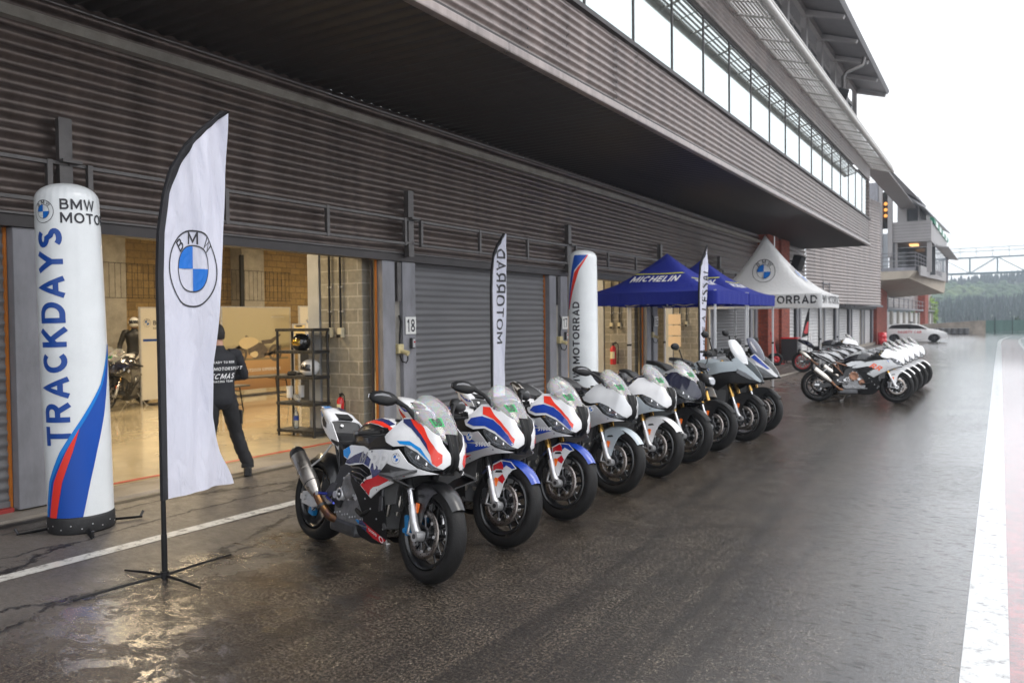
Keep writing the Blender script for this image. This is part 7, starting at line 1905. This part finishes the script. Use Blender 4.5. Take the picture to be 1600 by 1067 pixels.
# truss gantry over the track
t = empty('gantry', (-6,132,-.5), R(-3), label='steel truss footbridge gantry spanning the track in front of the hills', cat='gantry')
GS = mat('gantry_steel', srgb(118,134,140), .5, .3)
mb = MB()
for y in (0, 1.6):
    mb.box((14,y,8.35), (46,.2,.24), GS); mb.box((14,y,10.6), (46,.12,.13), GS)
    for k in range(14):
        x = -8+3.4*k; mb.box((x,y,9.45), (.11,.11,2.2), GS)
        d = 1 if k % 2 else -1; mb.tube([(x,y,8.4 if d > 0 else 10.6),(x+3.4,y,10.6 if d > 0 else 8.4)], .05, GS, n=6)
mb.box((14,.8,8.3), (46,1.6,.1), GS); mb.build('truss', t)
mb = MB()
for y in (0, 1.6):
    for z in (11.5, 12.0): mb.tube([(-9,y,z),(37,y,z)], .03, GS, n=5)
    for k in range(24): mb.tube([(-9+2*k,y,10.6),(-9+2*k,y,12.0)], .022, GS, n=5)
mb.build('handrail', t)
for x in (-9, 37):
    mb = MB(); mb.box((x,.8,4.2), (.6,1.4,8.4), GS); mb.build('support', t)
# concrete wall, tyre wall and green fence
t = empty('concrete_barrier', (-6.0,106,gz(106)), R(10), label='pale concrete barrier with stacked tyres at the end of the pit lane', cat='barrier')
mb = MB(); mb.prism([(-4.5,0),(4.6,0),(4.6,1.55),(4.0,1.55),(-4.5,1.0)], -.3, .3, mat('stained_concrete', srgb(138,128,116), .8, var=.5, vscale=.8)); mb.build('wall', t)
mb = MB()
for i in range(12):
    for j in range(3): mb.lathe([(-.1,.15),(-.11,.25),(-.08,.3),(.08,.3),(.11,.25),(.1,.15)], (-4.2+.62*i,-.62,.12+.24*j), 'z', mat('grey_tyre', (.10,.10,.10), .7), 14, closed=True)
mb.build('tyre_stack', t)
t = empty('green_fence', (-2.6,124,gz(124)), R(3), label='dark green mesh fence with posts along the crest of the track', cat='fence')
GF = mat('green_fence_mesh', srgb(74,104,96), .7, var=.25, vscale=.7, stretch=(3,1,.3)); mb = MB(); mb.grid([[(0,0,0),(0,0,1.5)],[(40,4,.3),(40,4,1.8)]], GF, smooth=False); mb.build('mesh_panel', t)
for k in range(21):
    mb = MB(); mb.box((2*k,.2*k-.05,.95), (.12,.12,2.0), mat('green_post', srgb(22,52,46), .6)); mb.build('post', t)
# bushes and slim trees beyond the fence
def leaves(mb, c, r_, n, m, sz, rnd, sq=(1,1,1)):
    for _ in range(n):
        while True:
            v = Vector((rnd.uniform(-1,1), rnd.uniform(-1,1), rnd.uniform(-1,1)))
            if .2 < v.length < 1: break
        v = v.normalized()*(v.length**.5); p = Vector(c)+Vector((v.x*r_*sq[0], v.y*r_*sq[1], v.z*r_*sq[2]))
        a = Vector((rnd.gauss(0,1), rnd.gauss(0,1), rnd.gauss(0,1))).normalized(); b = a.orthogonal().normalized(); s_ = sz*rnd.uniform(.6,1.3)
        mb.add([p-a*s_-b*s_*.5, p+a*s_-b*s_*.5, p+a*s_+b*s_*.5, p-a*s_+b*s_*.5], [(0,1,2,3)], m, False)
rnd = random.Random(3)
G1 = mat('spring_leaf', srgb(120,150,52), .7, var=.35, vscale=1.5); G2 = mat('dark_leaf', srgb(38,62,40), .8, var=.35, vscale=1); TRK = mat('bark', srgb(70,58,48), .9)
t = empty('tree', (-9.0,126,gz(126)), label='bright green young tree at the end of the garage building', cat='tree')
mb = MB(); leaves(mb, (0,0,3.1), 1.7, 420, G1, .18, rnd, (1,1,1.15)); leaves(mb, (.7,0,1.7), 1.0, 150, G1, .16, rnd); mb.build('crown', t)
mb = MB(); mb.tube([(0,0,0),(.1,0,1.2),(0,0,3.2)], [.12,.09,.04], TRK, n=8); mb.tube([(.05,0,1.2),(.6,.1,2.4)], [.05,.02], TRK, n=6); mb.build('trunk', t)
for i, (x, h) in enumerate(((4.6,2.2),(7.2,3.1),(8.1,2.6),(10.2,2.2),(13.8,3.2),(17.6,2.8),(20.5,3.0),(24,2.6))):
    t = empty('tree', (-2.6+x,127.5,gz(127)-.2), label='slim dark young tree standing just beyond the green fence', cat='tree', group='slim trees beyond the green fence')
    mb = MB(); leaves(mb, (0,0,h*.62), h*.40, 110, G2, .16, rnd, (.42,.42,1)); mb.build('crown', t)
    mb = MB(); mb.tube([(0,0,0),(0,0,h*.8)], [.07,.02], TRK, n=6); mb.build('trunk', t)
# hills
def hz(x, y):
    d = y-230
    r_ = 1/(1+math.exp(-(d-230)/75.)); ridge = 27+6*sin(x*.009+.8)+5*sin(x*.023+2)-.035*(x-40)
    return -12+ridge*r_+3.5*sin(x*.017+y*.021)+2.2*sin(x*.045-y*.03)
mb = MB(); mb.grid([[(x, y, hz(x, y)) for x in range(-420, 640, 20)] for y in range(180, 700, 15)], mat('hill_grass', (.045,.075,.028), .9, var=.4, vscale=.03)); tag(mb.build('hills'), kind='structure')
FA = mat('conifer_green', (.012,.032,.018), .9, var=.45, vscale=.06); FB = mat('broadleaf_green', (.055,.10,.030), .9, var=.5, vscale=.05, col2=(.025,.055,.02)); FC = mat('pale_spring_green', (.10,.15,.05), .9, var=.4, vscale=.06)
mb = MB(); rnd = random.Random(11)
def conifer(x, y, z, h):
    n = 7; r0 = h*.17
    for k in range(3):
        zb = z+h*(.12+.26*k); rr_ = r0*(1-.27*k); zt = zb+h*.42; ph = rnd.uniform(0, 6)
        vs = [(x+rr_*(1+.25*(-1)**j)*cos(ph+2*PI*j/n), y+rr_*(1+.25*(-1)**j)*sin(ph+2*PI*j/n), zb-.05*h*(j % 2)) for j in range(n)]+[(x, y, zt)]
        mb.add(vs, [(j, (j+1) % n, n) for j in range(n)], FA, False)
def broad(x, y, z, h, m):
    for k in range(4):
        c = (x+rnd.uniform(-.22,.22)*h, y+rnd.uniform(-.2,.2)*h, z+h*rnd.uniform(.35,.7)); rr_ = h*rnd.uniform(.2,.32)
        rows = [[Vector(c)+Vector((rr_*sin(a)*cos(b)*rnd.uniform(.8,1.2), rr_*sin(a)*sin(b)*rnd.uniform(.8,1.2), rr_*.9*cos(a)*rnd.uniform(.85,1.15))) for b in [2*PI*j/7 for j in range(7)]] for a in (.15,.9,1.7,2.7)]
        mb.grid(rows, m, closed=True, smooth=False)
for i in range(9500):
    y = 215+455*rnd.random()**.85; x = -.04*y-150+rnd.random()*300*(.5+y/500.)+ (y*.05)
    f = sin(x*.031+1.3)+sin(y*.022+x*.011)+.6*sin(x*.09-y*.05); z = hz(x, y)
    if y < 300: 
        if f > -.3: conifer(x, y, z, rnd.uniform(5.5,9.5))
        elif rnd.random() < .6: broad(x, y, z, rnd.uniform(5,8), FC)
    elif f > .35: conifer(x, y, z, rnd.uniform(5,8))
    elif f > -.7: broad(x, y, z, rnd.uniform(5,8), FB)
    else: broad(x, y, z, rnd.uniform(5,9), FC)
tag(mb.build('forest'), kind='stuff')
# misty rain air
m = bpy.data.materials.new('haze_air'); m.use_nodes = True; N = m.node_tree.nodes; N.clear()
o = N.new('ShaderNodeOutputMaterial'); v = N.new('ShaderNodeVolumePrincipled'); v.inputs['Density'].default_value = .0010; v.inputs['Color'].default_value = (.50,.56,.64,1); v.inputs['Anisotropy'].default_value = .2
m.node_tree.links.new(v.outputs[0], o.inputs['Volume'])
mb = MB(); mb.box((60,330,20), (900,760,100), m); tag(mb.build('haze'), kind='stuff')
SC.cycles.volume_bounces = 2
GRP = dict(cat='motorcycle', group='motorcycles parked in the front row')
SP = [(-3.37,4.35,-17,1),(-3.38,5.35,-17,9),(-3.38,6.36,-17,8),(-3.40,7.55,-16,6),(-3.36,8.60,-15,4),(-3.36,9.66,-15,5),(-3.34,10.66,-16,7),(-3.22,11.70,-16,5),(-3.24,12.80,-16,4)]
def at(i): x, y, d, st = SP[i]; return fc(x, y, d), R(d), R(st)
sport(*at(0), LM, label='white motorcycle with blue and red stripes and side winglets, nearest of the front row', **GRP)
b2 = sport(*at(1), LW, label='white and blue motorcycle with black forks and red-white mudguard tabs, second in the front row', **GRP)
b3 = sport(*at(2), LW2, label='white and blue motorcycle with gold forks, third in the front row', **GRP)
b4 = sport(*at(3), LG, label='silver motorcycle with orange lettering and a mirror, fourth in the front row', **GRP)
b5 = sport(*at(4), LP, label='plain white motorcycle with pale grey mudguard and no mirrors, fifth in the front row', **GRP)
b6 = sport(*at(5), LK, label='black and midnight blue fully faired motorcycle in the front row', **GRP)
naked(*at(6), LN, label='silver unfaired motorcycle with round mirrors and gold forks in the front row', **GRP)
adventure(*at(7), LX, label='tall pale grey touring motorcycle with high clear windscreen in the front row', **GRP)
adventure(*at(8), LX2, label='tall white and blue touring motorcycle with smoked windscreen, last of the front row', **GRP)
LG2 = dict(LG, nomirror=True, hotpipe=True, fender=WHITE, fender2=WHITE, nose=WHITE)
r1 = sport(fc(-1.84,18.42,14), R(14), R(-2), LG2, label='silver motorcycle with orange lettering and gold silencer, nearest of the far row', cat='motorcycle', group='silver motorcycles parked in the far row')
NM = ['second','third','fourth','last']
for i, (x, y) in enumerate(((-1.85,19.5),(-1.84,20.65),(-1.82,21.85),(-1.80,23.1))):
    c = copy_tree(r1); c.location = fc(x, y, 14-i); c.rotation_euler[2] = R(14-i)
    c['label'] = 'silver motorcycle with white nose, %s in the far row counted from the camera' % NM[i]
rr = sport(fc(-4.05,27.8,10), R(10), R(-6), dict(LK, rim=REDRIM, liv='K', nose=WHITE, fender=PLAST), label='black motorcycle with red rims parked behind the white tent pole', cat='motorcycle')
for (x, y, d, src, lab) in ((-16.1,10.35,-60,b6,'black and midnight blue motorcycle inside the garage nearest the bench'), (-17.2,10.6,-62,b3,'blue and white motorcycle inside the garage behind the black one'), (-18.0,11.3,-60,b5,'white motorcycle inside the garage in front of the mannequin')):
    c = copy_tree(src); c.location = (x, y, .035); c.rotation_euler = (R(-8), 0, R(d)); c['label'] = lab; c['group'] = 'motorcycles inside the garage'
